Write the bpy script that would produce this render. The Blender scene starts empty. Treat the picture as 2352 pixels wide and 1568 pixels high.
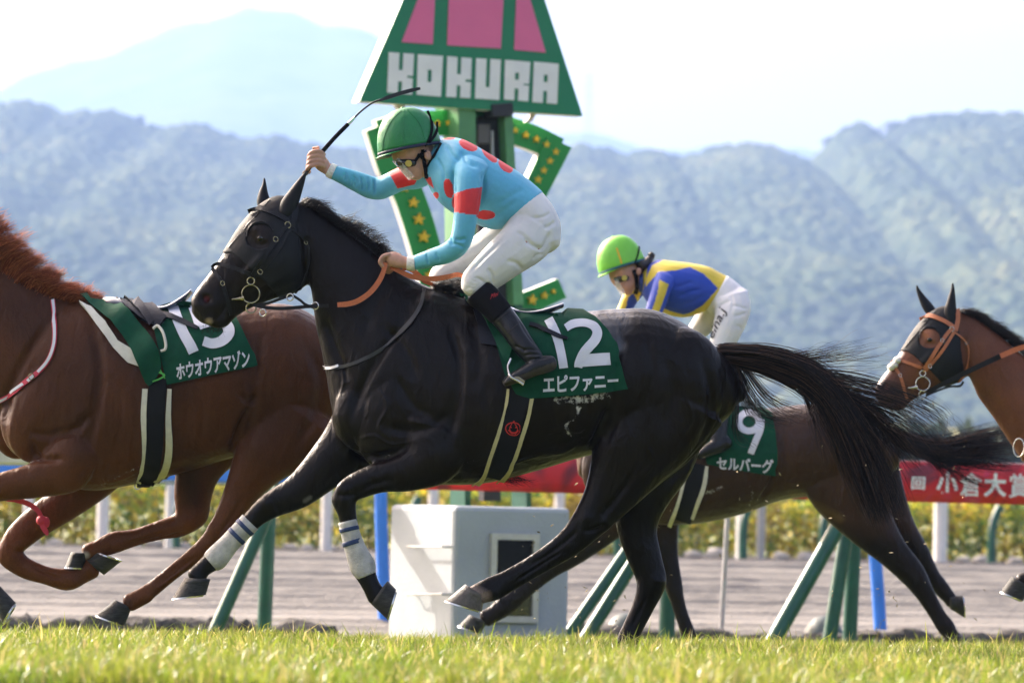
import bpy, bmesh, math, random
import numpy as np
from mathutils import Vector, Matrix, noise
from mathutils.bvhtree import BVHTree
from mathutils.geometry import delaunay_2d_cdt
random.seed(7); RNG = np.random.default_rng(7)
SC = bpy.context.scene
COL = SC.collection
V = Vector
# ------------------------------------------------------------------ camera, world, sun, exposure
FPX, CX, CY = 11025.0, 1176.0, 784.0          # focal length and centre in units of a 2352 px wide picture
ROLL, HORIZON, CAMZ = 0.022, 1194.0, 0.586
pitch = math.atan((HORIZON - CY) / FPX)
Fw = V((0, math.cos(pitch), math.sin(pitch))); Up0 = V((0, -math.sin(pitch), math.cos(pitch))); Rt0 = V((1, 0, 0))
Rt = Rt0 * math.cos(ROLL) + Up0 * math.sin(ROLL); Up = Up0 * math.cos(ROLL) - Rt0 * math.sin(ROLL)
CAM = V((0, 0, CAMZ))
cd = bpy.data.cameras.new('camera'); cam = bpy.data.objects.new('camera', cd); COL.objects.link(cam)
M = Matrix((Rt, Up, -Fw)).transposed().to_4x4(); M.translation = CAM
cam.matrix_world = M
cd.sensor_width = 36.0; cd.lens = FPX / 2352.0 * 36.0
cd.clip_start = 0.5; cd.clip_end = 20000
cd.dof.use_dof = True; cd.dof.focus_distance = 20.6; cd.dof.aperture_fstop = 4.9
SC.camera = cam
SUN_DIR = V((-0.64, 0.57, 0.50)).normalized()  # towards the sun: left, a little behind the horses
wd = bpy.data.worlds.new('World'); SC.world = wd; wd.use_nodes = True
nt = wd.node_tree; nt.nodes.clear()
sky = nt.nodes.new('ShaderNodeTexSky'); sky.sky_type = 'NISHITA'; sky.sun_disc = False
sky.sun_elevation = math.asin(SUN_DIR.z); sky.sun_rotation = math.atan2(SUN_DIR.x, SUN_DIR.y)
sky.air_density = 0.5; sky.dust_density = 8.0; sky.ozone_density = 0.0; sky.altitude = 10
bg = nt.nodes.new('ShaderNodeBackground'); bg.inputs[1].default_value = 0.145
wo = nt.nodes.new('ShaderNodeOutputWorld')
tint = nt.nodes.new('ShaderNodeMix'); tint.data_type = 'RGBA'; tint.blend_type = 'MULTIPLY'; tint.inputs[0].default_value = 1.0; tint.inputs[7].default_value = (1.10, 1.0, 0.92, 1)   # the camera's white balance
nt.links.new(sky.outputs[0], tint.inputs[6]); nt.links.new(tint.outputs[2], bg.inputs[0]); nt.links.new(bg.outputs[0], wo.inputs[0])
sl = bpy.data.lights.new('sun', 'SUN'); sl.energy = 2.25; sl.angle = math.radians(0.5); sl.color = (1.0, 0.93, 0.82)
so = bpy.data.objects.new('sun', sl); COL.objects.link(so)
so.rotation_euler = SUN_DIR.to_track_quat('Z', 'Y').to_euler()
SC.view_settings.view_transform = 'Standard'; SC.view_settings.look = 'None'
SC.view_settings.exposure = 2.25; SC.view_settings.gamma = 1.0
SC.render.engine = 'CYCLES'
cy = SC.cycles
cy.use_denoising = True; cy.max_bounces = 6; cy.diffuse_bounces = 2; cy.glossy_bounces = 2; cy.transmission_bounces = 3
cy.transparent_max_bounces = 6; cy.volume_bounces = 0; cy.caustics_reflective = False; cy.caustics_refractive = False
cy.sample_clamp_indirect = 6.0; cy.use_adaptive_sampling = True; cy.adaptive_threshold = 0.015

def P(px, py, Y):
    d = Fw + Rt * ((px - CX) / FPX) - Up * ((py - CY) / FPX)
    return CAM + d * (Y / d.y)
def PP(px, py, co, no):
    d = Fw + Rt * ((px - CX) / FPX) - Up * ((py - CY) / FPX)
    return CAM + d * ((co - CAM).dot(no) / d.dot(no))
def proj(w):
    d = V(w) - CAM; z = d.dot(Fw)
    return (CX + FPX * d.dot(Rt) / z, CY - FPX * d.dot(Up) / z)
def proj_np(A):
    d = A - np.array(CAM); z = d @ np.array(Fw)
    return np.stack([CX + FPX * (d @ np.array(Rt)) / z, CY - FPX * (d @ np.array(Up)) / z], 1)
# ------------------------------------------------------------------ materials
MATS = {}
def nodes(name):
    m = bpy.data.materials.new(name); m.use_nodes = True
    t = m.node_tree; t.nodes.clear()
    o = t.nodes.new('ShaderNodeOutputMaterial'); b = t.nodes.new('ShaderNodeBsdfPrincipled')
    t.links.new(b.outputs[0], o.inputs[0]); MATS[name] = m
    return m, t, b
def mat(name, col, rough=0.5, var=0.12, scale=30.0, bump=0.0, bscale=None, metal=0.0, spec=0.5, attr=False, coat=0.0,
        sheen=0.0, transl=0.0, stretch=None, detail=4.0, bdist=0.01):
    """principled colour with a noise variation of brightness, optional bump and vertex colour"""
    m, t, b = nodes(name)
    tc = t.nodes.new('ShaderNodeTexCoord'); src = tc.outputs['Object']
    if stretch:
        mp = t.nodes.new('ShaderNodeMapping'); mp.inputs['Scale'].default_value = stretch
        t.links.new(src, mp.inputs[0]); src = mp.outputs[0]
    n = t.nodes.new('ShaderNodeTexNoise'); n.inputs['Scale'].default_value = scale; n.inputs['Detail'].default_value = detail
    t.links.new(src, n.inputs['Vector'])
    r = t.nodes.new('ShaderNodeMapRange'); r.inputs[1].default_value = 0.25; r.inputs[2].default_value = 0.75
    r.inputs[3].default_value = 1 - var; r.inputs[4].default_value = 1 + var
    t.links.new(n.outputs[0], r.inputs[0])
    mx = t.nodes.new('ShaderNodeMix'); mx.data_type = 'RGBA'; mx.blend_type = 'MULTIPLY'; mx.inputs[0].default_value = 1.0
    if attr:
        a = t.nodes.new('ShaderNodeAttribute'); a.attribute_name = 'Col'; t.links.new(a.outputs[0], mx.inputs[6])
    else:
        mx.inputs[6].default_value = (*col, 1)
    t.links.new(r.outputs[0], mx.inputs[7]); t.links.new(mx.outputs[2], b.inputs['Base Color'])
    b.inputs['Roughness'].default_value = rough; b.inputs['Metallic'].default_value = metal
    b.inputs['Specular IOR Level'].default_value = spec; b.inputs['Coat Weight'].default_value = coat
    b.inputs['Coat Roughness'].default_value = 0.2
    b.inputs['Sheen Weight'].default_value = sheen
    if bump:
        n2 = t.nodes.new('ShaderNodeTexNoise'); n2.inputs['Scale'].default_value = bscale or scale * 3; n2.inputs['Detail'].default_value = 4
        t.links.new(src, n2.inputs['Vector'])
        bp = t.nodes.new('ShaderNodeBump'); bp.inputs['Strength'].default_value = bump; bp.inputs['Distance'].default_value = bdist
        t.links.new(n2.outputs[0], bp.inputs['Height']); t.links.new(bp.outputs[0], b.inputs['Normal'])
    if transl:
        tr = t.nodes.new('ShaderNodeBsdfTranslucent'); ms = t.nodes.new('ShaderNodeMixShader'); ms.inputs[0].default_value = transl
        t.links.new(mx.outputs[2], tr.inputs[0]); t.links.new(b.outputs[0], ms.inputs[1]); t.links.new(tr.outputs[0], ms.inputs[2])
        o = [x for x in t.nodes if x.type == 'OUTPUT_MATERIAL'][0]; t.links.new(ms.outputs[0], o.inputs[0])
    return m
# ------------------------------------------------------------------ object helpers
def root_off(o):
    v = V((0, 0, 0))
    while o is not None:
        v = v + o.location; o = o.parent
    return v
def mesh_np(name, verts, faces, material=None, parent=None, smooth=True, colors=None):
    """one mesh object from world coordinates; verts (n,3), faces list or (m,k) array"""
    A = np.asarray(verts, dtype=np.float64).reshape(-1, 3)
    off = root_off(parent) if parent is not None else V((0, 0, 0))
    A = A - np.array(off)
    me = bpy.data.meshes.new(name)
    if isinstance(faces, np.ndarray):
        k = faces.shape[1]; nf = len(faces)
        me.vertices.add(len(A)); me.vertices.foreach_set('co', A.astype(np.float32).ravel())
        me.loops.add(nf * k); me.loops.foreach_set('vertex_index', faces.astype(np.int32).ravel())
        me.polygons.add(nf); me.polygons.foreach_set('loop_start', np.arange(0, nf * k, k, dtype=np.int32))
        me.polygons.foreach_set('loop_total', np.full(nf, k, dtype=np.int32))
        me.update(calc_edges=True); me.validate()
    else:
        me.from_pydata(A.tolist(), [], [list(f) for f in faces]); me.update()
    if smooth: me.polygons.foreach_set('use_smooth', np.ones(len(me.polygons), dtype=bool))
    if colors is not None: set_col(me, colors)
    if material is not None: me.materials.append(material)
    o = bpy.data.objects.new(name, me); COL.objects.link(o)
    if parent is not None: o.parent = parent
    return o
def set_col(me, colors, name='Col'):
    c = np.asarray(colors, dtype=np.float32)
    if c.shape[1] == 3: c = np.concatenate([c, np.ones((len(c), 1), np.float32)], 1)
    a = me.color_attributes.new(name, 'FLOAT_COLOR', 'POINT'); a.data.foreach_set('color', c.ravel())
def thing(name, label, cat, loc=(0, 0, 0), group=None):
    o = bpy.data.objects.new(name, None); COL.objects.link(o); o.location = V(loc); o.empty_display_size = 0.1
    return tag(o, label, cat, group)
def tag(o, label=None, cat=None, group=None, kind=None):
    if label: o['label'] = label
    if cat: o['category'] = cat
    if group: o['group'] = group
    if kind: o['kind'] = kind
    return o
class MB:
    """collects shapes; build() links them as one mesh object"""
    def __init__(s): s.v = []; s.f = []
    def add(s, v, f):
        n = len(s.v); s.v += [V(x) for x in v]; s.f += [[i + n for i in q] for q in f]; return s
    def box(s, c, half, ax=None):
        ax = ax or (V((1, 0, 0)), V((0, 1, 0)), V((0, 0, 1))); c = V(c)
        v = [c + ax[0] * (half[0] * i) + ax[1] * (half[1] * j) + ax[2] * (half[2] * k) for i in (-1, 1) for j in (-1, 1) for k in (-1, 1)]
        return s.add(v, [(0, 1, 3, 2), (4, 6, 7, 5), (0, 4, 5, 1), (2, 3, 7, 6), (0, 2, 6, 4), (1, 5, 7, 3)])
    def tube(s, pts, r, n=10, cap=True):
        pts = [V(p) for p in pts]; rs = r if isinstance(r, (list, tuple)) else [r] * len(pts)
        vs, fs = [], []; ref = None
        for i, p in enumerate(pts):
            t = (pts[min(i + 1, len(pts) - 1)] - pts[max(i - 1, 0)]).normalized()
            if ref is None: ref = t.orthogonal().normalized()
            ref = (ref - t * ref.dot(t)); ref = ref.normalized() if ref.length > 1e-6 else t.orthogonal().normalized()
            b = t.cross(ref)
            for k in range(n):
                a = 2 * math.pi * k / n; vs.append(p + (ref * math.cos(a) + b * math.sin(a)) * rs[i])
        for i in range(len(pts) - 1):
            for k in range(n):
                k2 = (k + 1) % n; fs.append((i * n + k, i * n + k2, (i + 1) * n + k2, (i + 1) * n + k))
        if cap:
            fs.append(tuple(range(n))[::-1]); fs.append(tuple((len(pts) - 1) * n + k for k in range(n)))
        return s.add(vs, fs)
    def prism(s, poly, d):
        """poly: list of world points in a plane; d: thickness vector"""
        n = len(poly); v = [V(p) for p in poly] + [V(p) + V(d) for p in poly]
        f = [tuple(range(n)), tuple(range(n, 2 * n))[::-1]] + [(i, i + n, (i + 1) % n + n, (i + 1) % n) for i in range(n)]
        return s.add(v, f)
    def ball(s, c, r, nu=14, nv=9, ax=None):
        c = V(c); r = r if isinstance(r, (list, tuple)) else (r, r, r)
        ax = ax or (V((1, 0, 0)), V((0, 1, 0)), V((0, 0, 1)))
        vs = [c + ax[2] * r[2]]; fs = []
        for i in range(1, nv):
            th = math.pi * i / nv
            for k in range(nu):
                a = 2 * math.pi * k / nu
                vs.append(c + ax[0] * (r[0] * math.sin(th) * math.cos(a)) + ax[1] * (r[1] * math.sin(th) * math.sin(a)) + ax[2] * (r[2] * math.cos(th)))
        vs.append(c - ax[2] * r[2])
        for k in range(nu):
            fs.append((0, 1 + k, 1 + (k + 1) % nu)); e = len(vs) - 1; b = 1 + (nv - 2) * nu
            fs.append((e, b + (k + 1) % nu, b + k))
        for i in range(nv - 2):
            for k in range(nu):
                a0 = 1 + i * nu; fs.append((a0 + k, a0 + nu + k, a0 + nu + (k + 1) % nu, a0 + (k + 1) % nu))
        return s.add(vs, fs)
    def build(s, name, material, parent=None, smooth=False, bevel=0.0, autos=False):
        o = mesh_np(name, [tuple(v) for v in s.v], s.f, material, parent, smooth=smooth)
        bm = bmesh.new(); bm.from_mesh(o.data); bmesh.ops.recalc_face_normals(bm, faces=bm.faces); bm.to_mesh(o.data); bm.free()
        if smooth or autos:
            o.data.polygons.foreach_set('use_smooth', np.ones(len(o.data.polygons), dtype=bool))
            o.data.set_sharp_from_angle(angle=math.radians(38))
        if bevel:
            md = o.modifiers.new('bevel', 'BEVEL'); md.width = bevel; md.segments = 2; md.limit_method = 'ANGLE'
        return o
def catmull(pts, k):
    """pts (n,d) array -> dense array through them"""
    p = np.asarray(pts, float); n = len(p)
    if n < 3: 
        return np.array([p[0] + (p[-1] - p[0]) * t for t in np.linspace(0, 1, k * (n - 1) + 1)])
    out = []
    for i in range(n - 1):
        p0 = p[i - 1] if i > 0 else 2 * p[0] - p[1]; p1 = p[i]; p2 = p[i + 1]; p3 = p[i + 2] if i + 2 < n else 2 * p[-1] - p[-2]
        for j in range(k):
            t = j / k
            out.append(0.5 * ((2 * p1) + (-p0 + p2) * t + (2 * p0 - 5 * p1 + 4 * p2 - p3) * t * t + (-p0 + 3 * p1 - 3 * p2 + p3) * t ** 3))
    out.append(p[-1]); return np.array(out)
# ================================================================== THE SETTING
YAW = math.radians(25); TD = V((math.cos(YAW), math.sin(YAW), 0)); TN = V((math.sin(YAW), -math.cos(YAW), 0))   # the track's direction, and its normal towards the camera
# the profile of the ground across the track: distance (on the picture's centre line) and height below the camera
PROF = [(6, 0.40), (16, 0.50), (20.7, 0.586), (28, 0.755), (34.6, 0.935), (35.6, 0.94), (36.6, 0.875), (38, 0.845), (68, 0.535), (71, 0.50), (90, 0.3), (160, -0.3), (400, -1.0), (900, 0.0)]
PR = np.array(PROF)
def track_y(x, y):
    """distance along the centre line of the track-parallel line through (x, y); nearer ground is not skewed"""
    s = np.clip((y - 15) / 15.0, 0, 1)
    return y - np.asarray(x) * math.tan(YAW) * s * np.clip(1.2 - y / 600.0, 0, 1)
def gz(x, y):
    return CAMZ - np.interp(track_y(x, y), PR[:, 0], PR[:, 1])
def on_line(px, yc, py=1400):
    """point on the track-parallel line that crosses the centre at distance yc, at picture column px"""
    return PP(px, py, V((0, yc, 0)), TN)

M_grass = mat('turf soil', (0.10, 0.13, 0.03), 0.9, 0.35, 3.0)
def ground_sheet(name, y0, y1, material, ny, nx=60, wide=1.0, dz=0.0, xs=None):
    ys = np.linspace(y0, y1, ny); vv = []
    for yc in ys:
        W = (0.30 * yc + 4) * wide
        for u in np.linspace(-1, 1, nx):
            x = u * W; y = yc
            for _ in range(6): y = yc + (y - track_y(x, y))
            vv.append((x, float(y), CAMZ - float(np.interp(yc, PR[:, 0], PR[:, 1])) + dz))
    idx = np.arange(ny * nx).reshape(ny, nx)
    F = np.stack([idx[:-1, :-1], idx[:-1, 1:], idx[1:, 1:], idx[1:, :-1]], -1).reshape(-1, 4)
    return mesh_np(name, vv, F, material)
tag(ground_sheet('turf_track', 6, 36.2, M_grass, 60), kind='structure')
# sand: raked ripples as real relief
def sand_sheet():
    ys = np.linspace(36.2, 68.3, 600); nx = 240; vv = np.empty((600, nx, 3)); rng = np.random.default_rng(12)
    ridges = []; c = 37.2
    while c < 68:
        ridges.append((c, rng.uniform(.03, .085), rng.uniform(.06, .14), rng.uniform(.4, .9), rng.random() * 50)); c += rng.uniform(.7, 2.2)
    for i, yc in enumerate(ys):
        W = 0.16 * yc + 4; z0 = CAMZ - float(np.interp(yc, PR[:, 0], PR[:, 1])); x = np.linspace(-W, W, nx); y = np.full(nx, yc)
        for _ in range(6): y = yc + (y - track_y(x, y))
        r = np.zeros(nx)
        for c, h, w0, w1, sd in ridges:
            if abs(yc - c) > 2.5: continue
            for k in range(nx):
                q = noise.noise(V((x[k] * .5, sd, 0))); d = yc - (c + .06 * q); hh = h * (.9 + .22 * noise.noise(V((x[k] * 3.5, sd, 3))) + .2 * q)
                r[k] += hh * (math.exp(-(d / w0) ** 2) if d < 0 else math.exp(-(d / w1) ** 2))
        for k in range(nx): r[k] += 0.006 * noise.noise(V((x[k] * 1.2, yc * 4.5, 2))) + 0.005 * noise.noise(V((x[k] * 7.0, yc * 6, 8)))
        vv[i, :, 0] = x; vv[i, :, 1] = y; vv[i, :, 2] = z0 + r + 0.004
    idx = np.arange(600 * nx).reshape(600, nx)
    F = np.stack([idx[:-1, :-1], idx[:-1, 1:], idx[1:, 1:], idx[1:, :-1]], -1).reshape(-1, 4)
    return mesh_np('sand_track', vv.reshape(-1, 3), F, mat('sand', (0.160, 0.150, 0.137), 0.95, 0.14, 5.0, bump=0.6, bscale=22, bdist=0.03))
tag(sand_sheet(), kind='structure')
tag(ground_sheet('soil_strip', 68.3, 74, mat('bare soil', (0.11, 0.095, 0.085), 0.95, 0.4, 2.0), 6), kind='structure')
tag(ground_sheet('infield', 74, 900, mat('infield grass', (0.20, 0.22, 0.10), 0.95, 0.25, 0.08), 60, nx=30, wide=1.3), kind='structure')

# ---- grass blades
def grass():
    n_near, n_mid, n_far = 165000, 105000, 80000
    def pts(n, y0, y1):
        y = y0 + (y1 - y0) * RNG.random(n); x = (RNG.random(n) * 2 - 1) * (0.107 * y * 1.25 + 0.4)
        return x, y
    xs, ys = [], []
    for n, a, b in ((n_near, 12.5, 21.5), (n_mid, 21.5, 27.5), (n_far, 27.5, 39)):
        x, y = pts(n, a, b); xs.append(x); ys.append(y)
    x = np.concatenate(xs); y = np.concatenate(ys)
    ty = track_y(x, y); keep = ty < 35.75 + 0.25 * np.sin(x * 3); x, y, ty = x[keep], y[keep], ty[keep]
    n = len(x); z = CAMZ - np.interp(ty, PR[:, 0], PR[:, 1])
    tuft = np.array([noise.noise(V((a * 1.3, b * 0.9, 0))) for a, b in zip(x, y)])
    tuft2 = np.array([noise.noise(V((a * 4.5, b * 3.0, 9))) for a, b in zip(x, y)])
    h = (0.048 + 0.055 * RNG.random(n) ** 1.6) * (1 + 0.45 * tuft + 0.45 * tuft2) * np.where(RNG.random(n) < 0.03, 1.5, 1.0)
    w = 0.0018 + 0.0022 * RNG.random(n)
    a = RNG.random(n) * 6.2832; lean = 0.15 + 0.75 * RNG.random(n)
    dirx, diry = np.cos(a), np.sin(a); b = RNG.random(n) * 6.2832; wx, wy = np.cos(b), np.sin(b)
    base = np.stack([x, y, z - 0.01], 1); L = np.stack([dirx, diry, np.zeros(n)], 1); Wd = np.stack([wx, wy, np.zeros(n)], 1)
    Z = np.array([0, 0, 1.0])
    mid = base + Z * (h * 0.6)[:, None] + L * (h * lean * 0.25)[:, None]
    tip = base + Z * (h * (1.05 - 0.35 * lean))[:, None] + L * (h * lean * 0.85)[:, None]
    vv = np.stack([base - Wd * w[:, None], base + Wd * w[:, None], mid + Wd * (w * 0.8)[:, None], mid - Wd * (w * 0.8)[:, None], tip], 1).reshape(-1, 3)
    i = np.arange(n)[:, None] * 5
    F = np.concatenate([i + np.array([[0, 1, 2]]), i + np.array([[0, 2, 3]]), i + np.array([[3, 2, 4]])], 1).reshape(-1, 3)
    c0 = np.array([0.12, 0.21, 0.018]); c1 = np.array([0.29, 0.33, 0.04]); c2 = np.array([0.50, 0.42, 0.16])
    t = np.clip(RNG.random(n) * 0.8 + tuft * 0.5 + tuft2 * 0.7, 0, 1)[:, None]
    col = c0 * (1 - t) + c1 * t; s = RNG.random(n) < 0.17; col[s] = c2
    col *= (0.55 + 0.6 * RNG.random(n))[:, None]
    o = mesh_np('grass_blades', vv, F, mat('grass blade', (0, 0, 0), 0.35, 0.05, 5, attr=True, transl=0.5, spec=0.6), colors=np.repeat(col, 5, 0))
    tag(o, 'short bright green turf grass under the galloping horses', 'grass', kind='stuff')
grass()

# ---- dark rounded kerb logs along the turf edge
M_log = mat('dark stone', (0.075, 0.068, 0.062), 0.9, 0.45, 14, bump=0.9, bscale=30, bdist=0.03)
def lump(c, r, seed, ax=None, nu=16, nv=10, amp=0.42):
    b = MB(); b.ball(c, r, nu, nv, ax); c = V(c)
    for i, v in enumerate(b.v):
        d = v - c; q = 1 + amp * noise.noise(d * (1.6 / max(r)) * 2 + V((seed * 7.1, seed, 3))); b.v[i] = c + d * q
    return b
px = -120; k = 0
while px < 2480:
    wpx = random.uniform(60, 190)
    if not (800 < px + wpx / 2 < 1190):
        p = on_line(px + wpx / 2, 36.15); s = p.y / FPX; hgt = random.uniform(0.085, 0.115) if px < 1300 else random.uniform(0.05, 0.09)
        p.z = float(gz(p.x, p.y)) + hgt * 0.45
        o = lump(p, (wpx * s * 0.62, random.uniform(.10, .16), hgt), k, (TD, TN, V((0, 0, 1)))).build('kerb_stone', M_log, None, smooth=True)
        tag(o, 'rounded dark kerb stone laid along the edge of the turf before the sand', 'stone', 'kerb stones along the turf edge')
        k += 1
    px += wpx * 0.86
# ---- hills: canopy height fields
def canopy(name, ridge, Yr, Yf, zf, cell, crown_h, res, cols, label, seed=1, back=120, xpad=300, rough=1.0, nat=None):
    rg = np.array(ridge, float)
    ridge_w = np.array([list(P(a, b, Yr)) for a, b in ridge])
    x0, x1 = P(-xpad, 300, Yr).x, P(2352 + xpad, 300, Yr).x
    nx = int((x1 - x0) / res); xs = np.linspace(x0, x1, nx)
    ys = np.concatenate([np.arange(Yf, Yr, res), np.arange(Yr, Yr + back, res * 3)]); ny = len(ys)
    X, Y = np.meshgrid(xs, ys)
    zr = np.interp(xs * 1.0, ridge_w[:, 0], ridge_w[:, 2])[None, :]
    t = np.clip((Y - Yf) / (Yr - Yf), 0, 1)
    prof = t ** 0.9
    Z = zf + (zr - crown_h * 0.6 - zf) * prof - np.clip(Y - Yr, 0, None) * 0.5
    und = np.array([[noise.noise(V((a * 0.0045, b * 0.0045, seed))) for a in xs[::4]] for b in ys[::4]])
    und = np.repeat(np.repeat(und, 4, 0), 4, 1)[:ny, :nx]
    Z += und * 10 * np.sin(np.clip(t, 0, 1) * math.pi)
    rng = np.random.default_rng(seed)
    # crowns: jittered grid, each point takes the highest dome over it
    gx = np.floor((X - x0) / cell).astype(int); gy = np.floor((Y - Yf) / cell).astype(int)
    GX, GY = gx.max() + 3, gy.max() + 3
    jx, jy, jr, jc = rng.random((GY, GX)), rng.random((GY, GX)), rng.random((GY, GX)), rng.random((GY, GX))
    best = np.full(X.shape, 0.0); bc = np.zeros(X.shape)
    for dy in (-1, 0, 1):
        for dx in (-1, 0, 1):
            ix = np.clip(gx + dx, 0, GX - 1); iy = np.clip(gy + dy, 0, GY - 1)
            cxp = x0 + (gx + dx + jx[iy, ix]) * cell; cyp = Yf + (gy + dy + jy[iy, ix]) * cell
            rad = cell * (0.42 + 0.72 * jr[iy, ix]); d2 = ((X - cxp) ** 2 + (Y - cyp) ** 2) / rad ** 2
            hh = crown_h * (0.45 + 0.75 * jr[iy, ix]) * np.sqrt(np.clip(1 - d2, 0, 1))
            m = hh > best; best = np.where(m, hh, best); bc = np.where(m, jc[iy, ix], bc)
    Z = Z + best * rough + rng.random(X.shape) * crown_h * 0.10
    A = np.stack([X, Y, Z], -1).reshape(-1, 3)
    idx = np.arange(nx * ny).reshape(ny, nx)
    F = np.stack([idx[:-1, :-1], idx[:-1, 1:], idx[1:, 1:], idx[1:, :-1]], -1).reshape(-1, 4)
    cc = np.array(cols); big = np.clip(0.5 + 0.9 * np.repeat(np.repeat(np.array([[noise.noise(V((a * 0.012, b * 0.007, seed + 9))) for a in xs[::4]] for b in ys[::4]]), 4, 0), 4, 1)[:ny, :nx], 0, 0.999)
    ci = np.clip((0.30 * bc + 0.70 * big) * len(cc), 0, len(cc) - 0.01).astype(int)
    C = cc[ci].reshape(-1, 3)
    o = mesh_np(name, A, F, mat(name + ' leaves', (0, 0, 0), 0.9, 0.3, 0.6, attr=True, spec=0.1), colors=C, smooth=False)
    return tag(o, label, 'hill', kind='structure')
NEAR = [(-400, 260), (-100, 246), (0, 245), (60, 242), (110, 250), (150, 268), (200, 262), (260, 262), (300, 272), (330, 292), (380, 302), (420, 292), (455, 288), (490, 300), (540, 322), (590, 325), (640, 318), (690, 335), (760, 345), (840, 350), (930, 352), (1050, 350), (1200, 352), (1300, 345), (1345, 338), (1400, 352), (1440, 362), (1480, 352), (1520, 352), (1545, 370), (1590, 362), (1650, 344), (1720, 334), (1770, 344), (1830, 366), (1860, 380), (1885, 352), (1905, 322), (1950, 300), (1975, 290), (2000, 300), (2020, 325), (2060, 292), (2110, 276), (2160, 268), (2230, 262), (2290, 268), (2352, 268), (2800, 250)]
canopy('near_hill', NEAR, 2600, 1300, 2, 4.3, 5.5, 1.6, [(0.026, 0.042, 0.024), (0.032, 0.050, 0.026), (0.044, 0.070, 0.026), (0.062, 0.085, 0.032), (0.095, 0.115, 0.042), (0.14, 0.15, 0.055)], 'wooded hillside', seed=3)
FAR = [(-700, 420), (-300, 330), (-100, 262), (0, 216), (60, 184), (110, 162), (160, 148), (220, 133), (280, 108), (340, 88), (400, 68), (450, 52), (500, 40), (545, 26), (575, 20), (600, 30), (640, 36), (680, 40), (700, 54), (740, 66), (800, 70), (850, 80), (890, 104), (930, 145), (1000, 205), (1100, 270), (1180, 312), (1260, 330), (1330, 318), (1360, 308), (1400, 330), (1450, 350), (1600, 345), (1800, 338), (2000, 360), (2400, 380), (2900, 400)]
canopy('far_mountain', FAR, 8000, 5400, 37, 55, 20, 26.0, [(0.05, 0.07, 0.04), (0.06, 0.08, 0.05), (0.08, 0.09, 0.05)], 'distant mountain', seed=5, back=300, xpad=600)
# ---- ridge trees that stand clear of the near hill's skyline
M_leaf_far = mat('ridge foliage', (0.05, 0.065, 0.04), 0.9, 0.4, 0.8, attr=False, spec=0.1)
M_bark = mat('bark', (0.09, 0.07, 0.05), 0.9, 0.3, 6)
def ridge_tree(px, py_top, hpx, wpx, seed):
    Y = 2585.0; s = Y / FPX; top = P(px, py_top, Y); h = hpx * s; w = wpx * s
    t = thing('ridge_tree', 'umbrella shaped tree on the skyline of the wooded hill', 'tree', (top.x, top.y, top.z - h), 'trees along the skyline of the near hill')
    b = MB(); base = V((top.x, top.y, top.z - h - 3)); b.tube([base, base + V((0.3, 0, h * 0.5)), base + V((0.1, 0, h * 0.85))], [0.9, 0.6, 0.35], 6)
    rng = random.Random(seed)
    for k in range(5):
        a = rng.uniform(-1, 1); b.tube([base + V((0.2, 0, h * 0.6)), top + V((a * w * 0.4, rng.uniform(-1, 1), -h * rng.uniform(0.1, 0.3)))], [0.2, 0.08], 5)
    b.build('trunk', M_bark, t)
    vs, fs = [], []
    for k in range(260):
        u = V((rng.gauss(0, 0.42), rng.gauss(0, 0.42), 0)); 
        if u.length > 1: continue
        z = (1 - u.length_squared) * 0.5 - rng.random() * 0.55
        c = top + V((u.x * w * 0.55, u.y * w * 0.55, (z - 0.45) * h * 0.5)); r = rng.uniform(0.6, 1.4)
        n = len(vs)
        for q in range(4):
            vs.append(c + V((rng.uniform(-r, r), rng.uniform(-r, r), rng.uniform(-r, r) * 0.6)))
        fs += [(n, n + 1, n + 2), (n, n + 2, n + 3), (n + 1, n + 2, n + 3)]
    mesh_np('crown', [tuple(v) for v in vs], fs, M_leaf_far, t, smooth=False)
for k, a in enumerate([(1960, 288, 46, 80), (2000, 296, 40, 60), (1915, 316, 40, 66), (2060, 280, 50, 90), (2120, 268, 50, 110), (2180, 262, 40, 90), (2032, 312, 40, 50), (1660, 338, 30, 90), (1735, 330, 32, 80), (1480, 350, 24, 70), (445, 286, 30, 60), (640, 314, 26, 70), (250, 258, 26, 60), (322, 268, 36, 20), (80, 238, 26, 60), (2260, 260, 36, 90), (1545, 356, 24, 50)]):
    ridge_tree(*a, seed=k)
# ---- faint lattice pylon on the far ridge
def pylon(px, py0, py1, wpx, Y, label):
    t = thing('transmission_pylon', label, 'pylon', tuple(P(px, py1, Y)))
    mt = MATS.get('pylon steel') or mat('pylon steel', (0.25, 0.26, 0.28), 0.6, 0.1, 1, metal=0.3)
    a, b = P(px, py0, Y), P(px, py1 + 25, Y); s = Y / FPX; w = wpx * s; h = a.z - b.z
    m = MB(); n = 9
    def corner(i, q):
        f = 1 - i / n * 0.8; return V((b.x + q[0] * w * f / 2, b.y + q[1] * w * f / 2, b.z + h * i / n))
    C = [(-1, -1), (1, -1), (1, 1), (-1, 1)]
    for q in C: m.tube([corner(0, q), corner(n, q)], 0.22, 5)
    for i in range(n):
        for k in range(4):
            m.tube([corner(i, C[k]), corner(i + 1, C[(k + 1) % 4])], 0.13, 4); m.tube([corner(i, C[(k + 1) % 4]), corner(i + 1, C[k])], 0.13, 4)
    m.build('lattice_mast', mt, t)
    for z in (0.96, 0.84, 0.72):
        c = V((b.x, b.y, b.z + h * z)); MB().box(c, (w * 0.75, 0.3, 0.3)).build('cross_arm', mt, t)
pylon(1350, 168, 330, 22, 4600, 'faint lattice pylon rising beyond the dip in the hills')
pylon(572, -30, 24, 16, 7950, 'faint aerial mast on the summit of the distant mountain')

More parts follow.
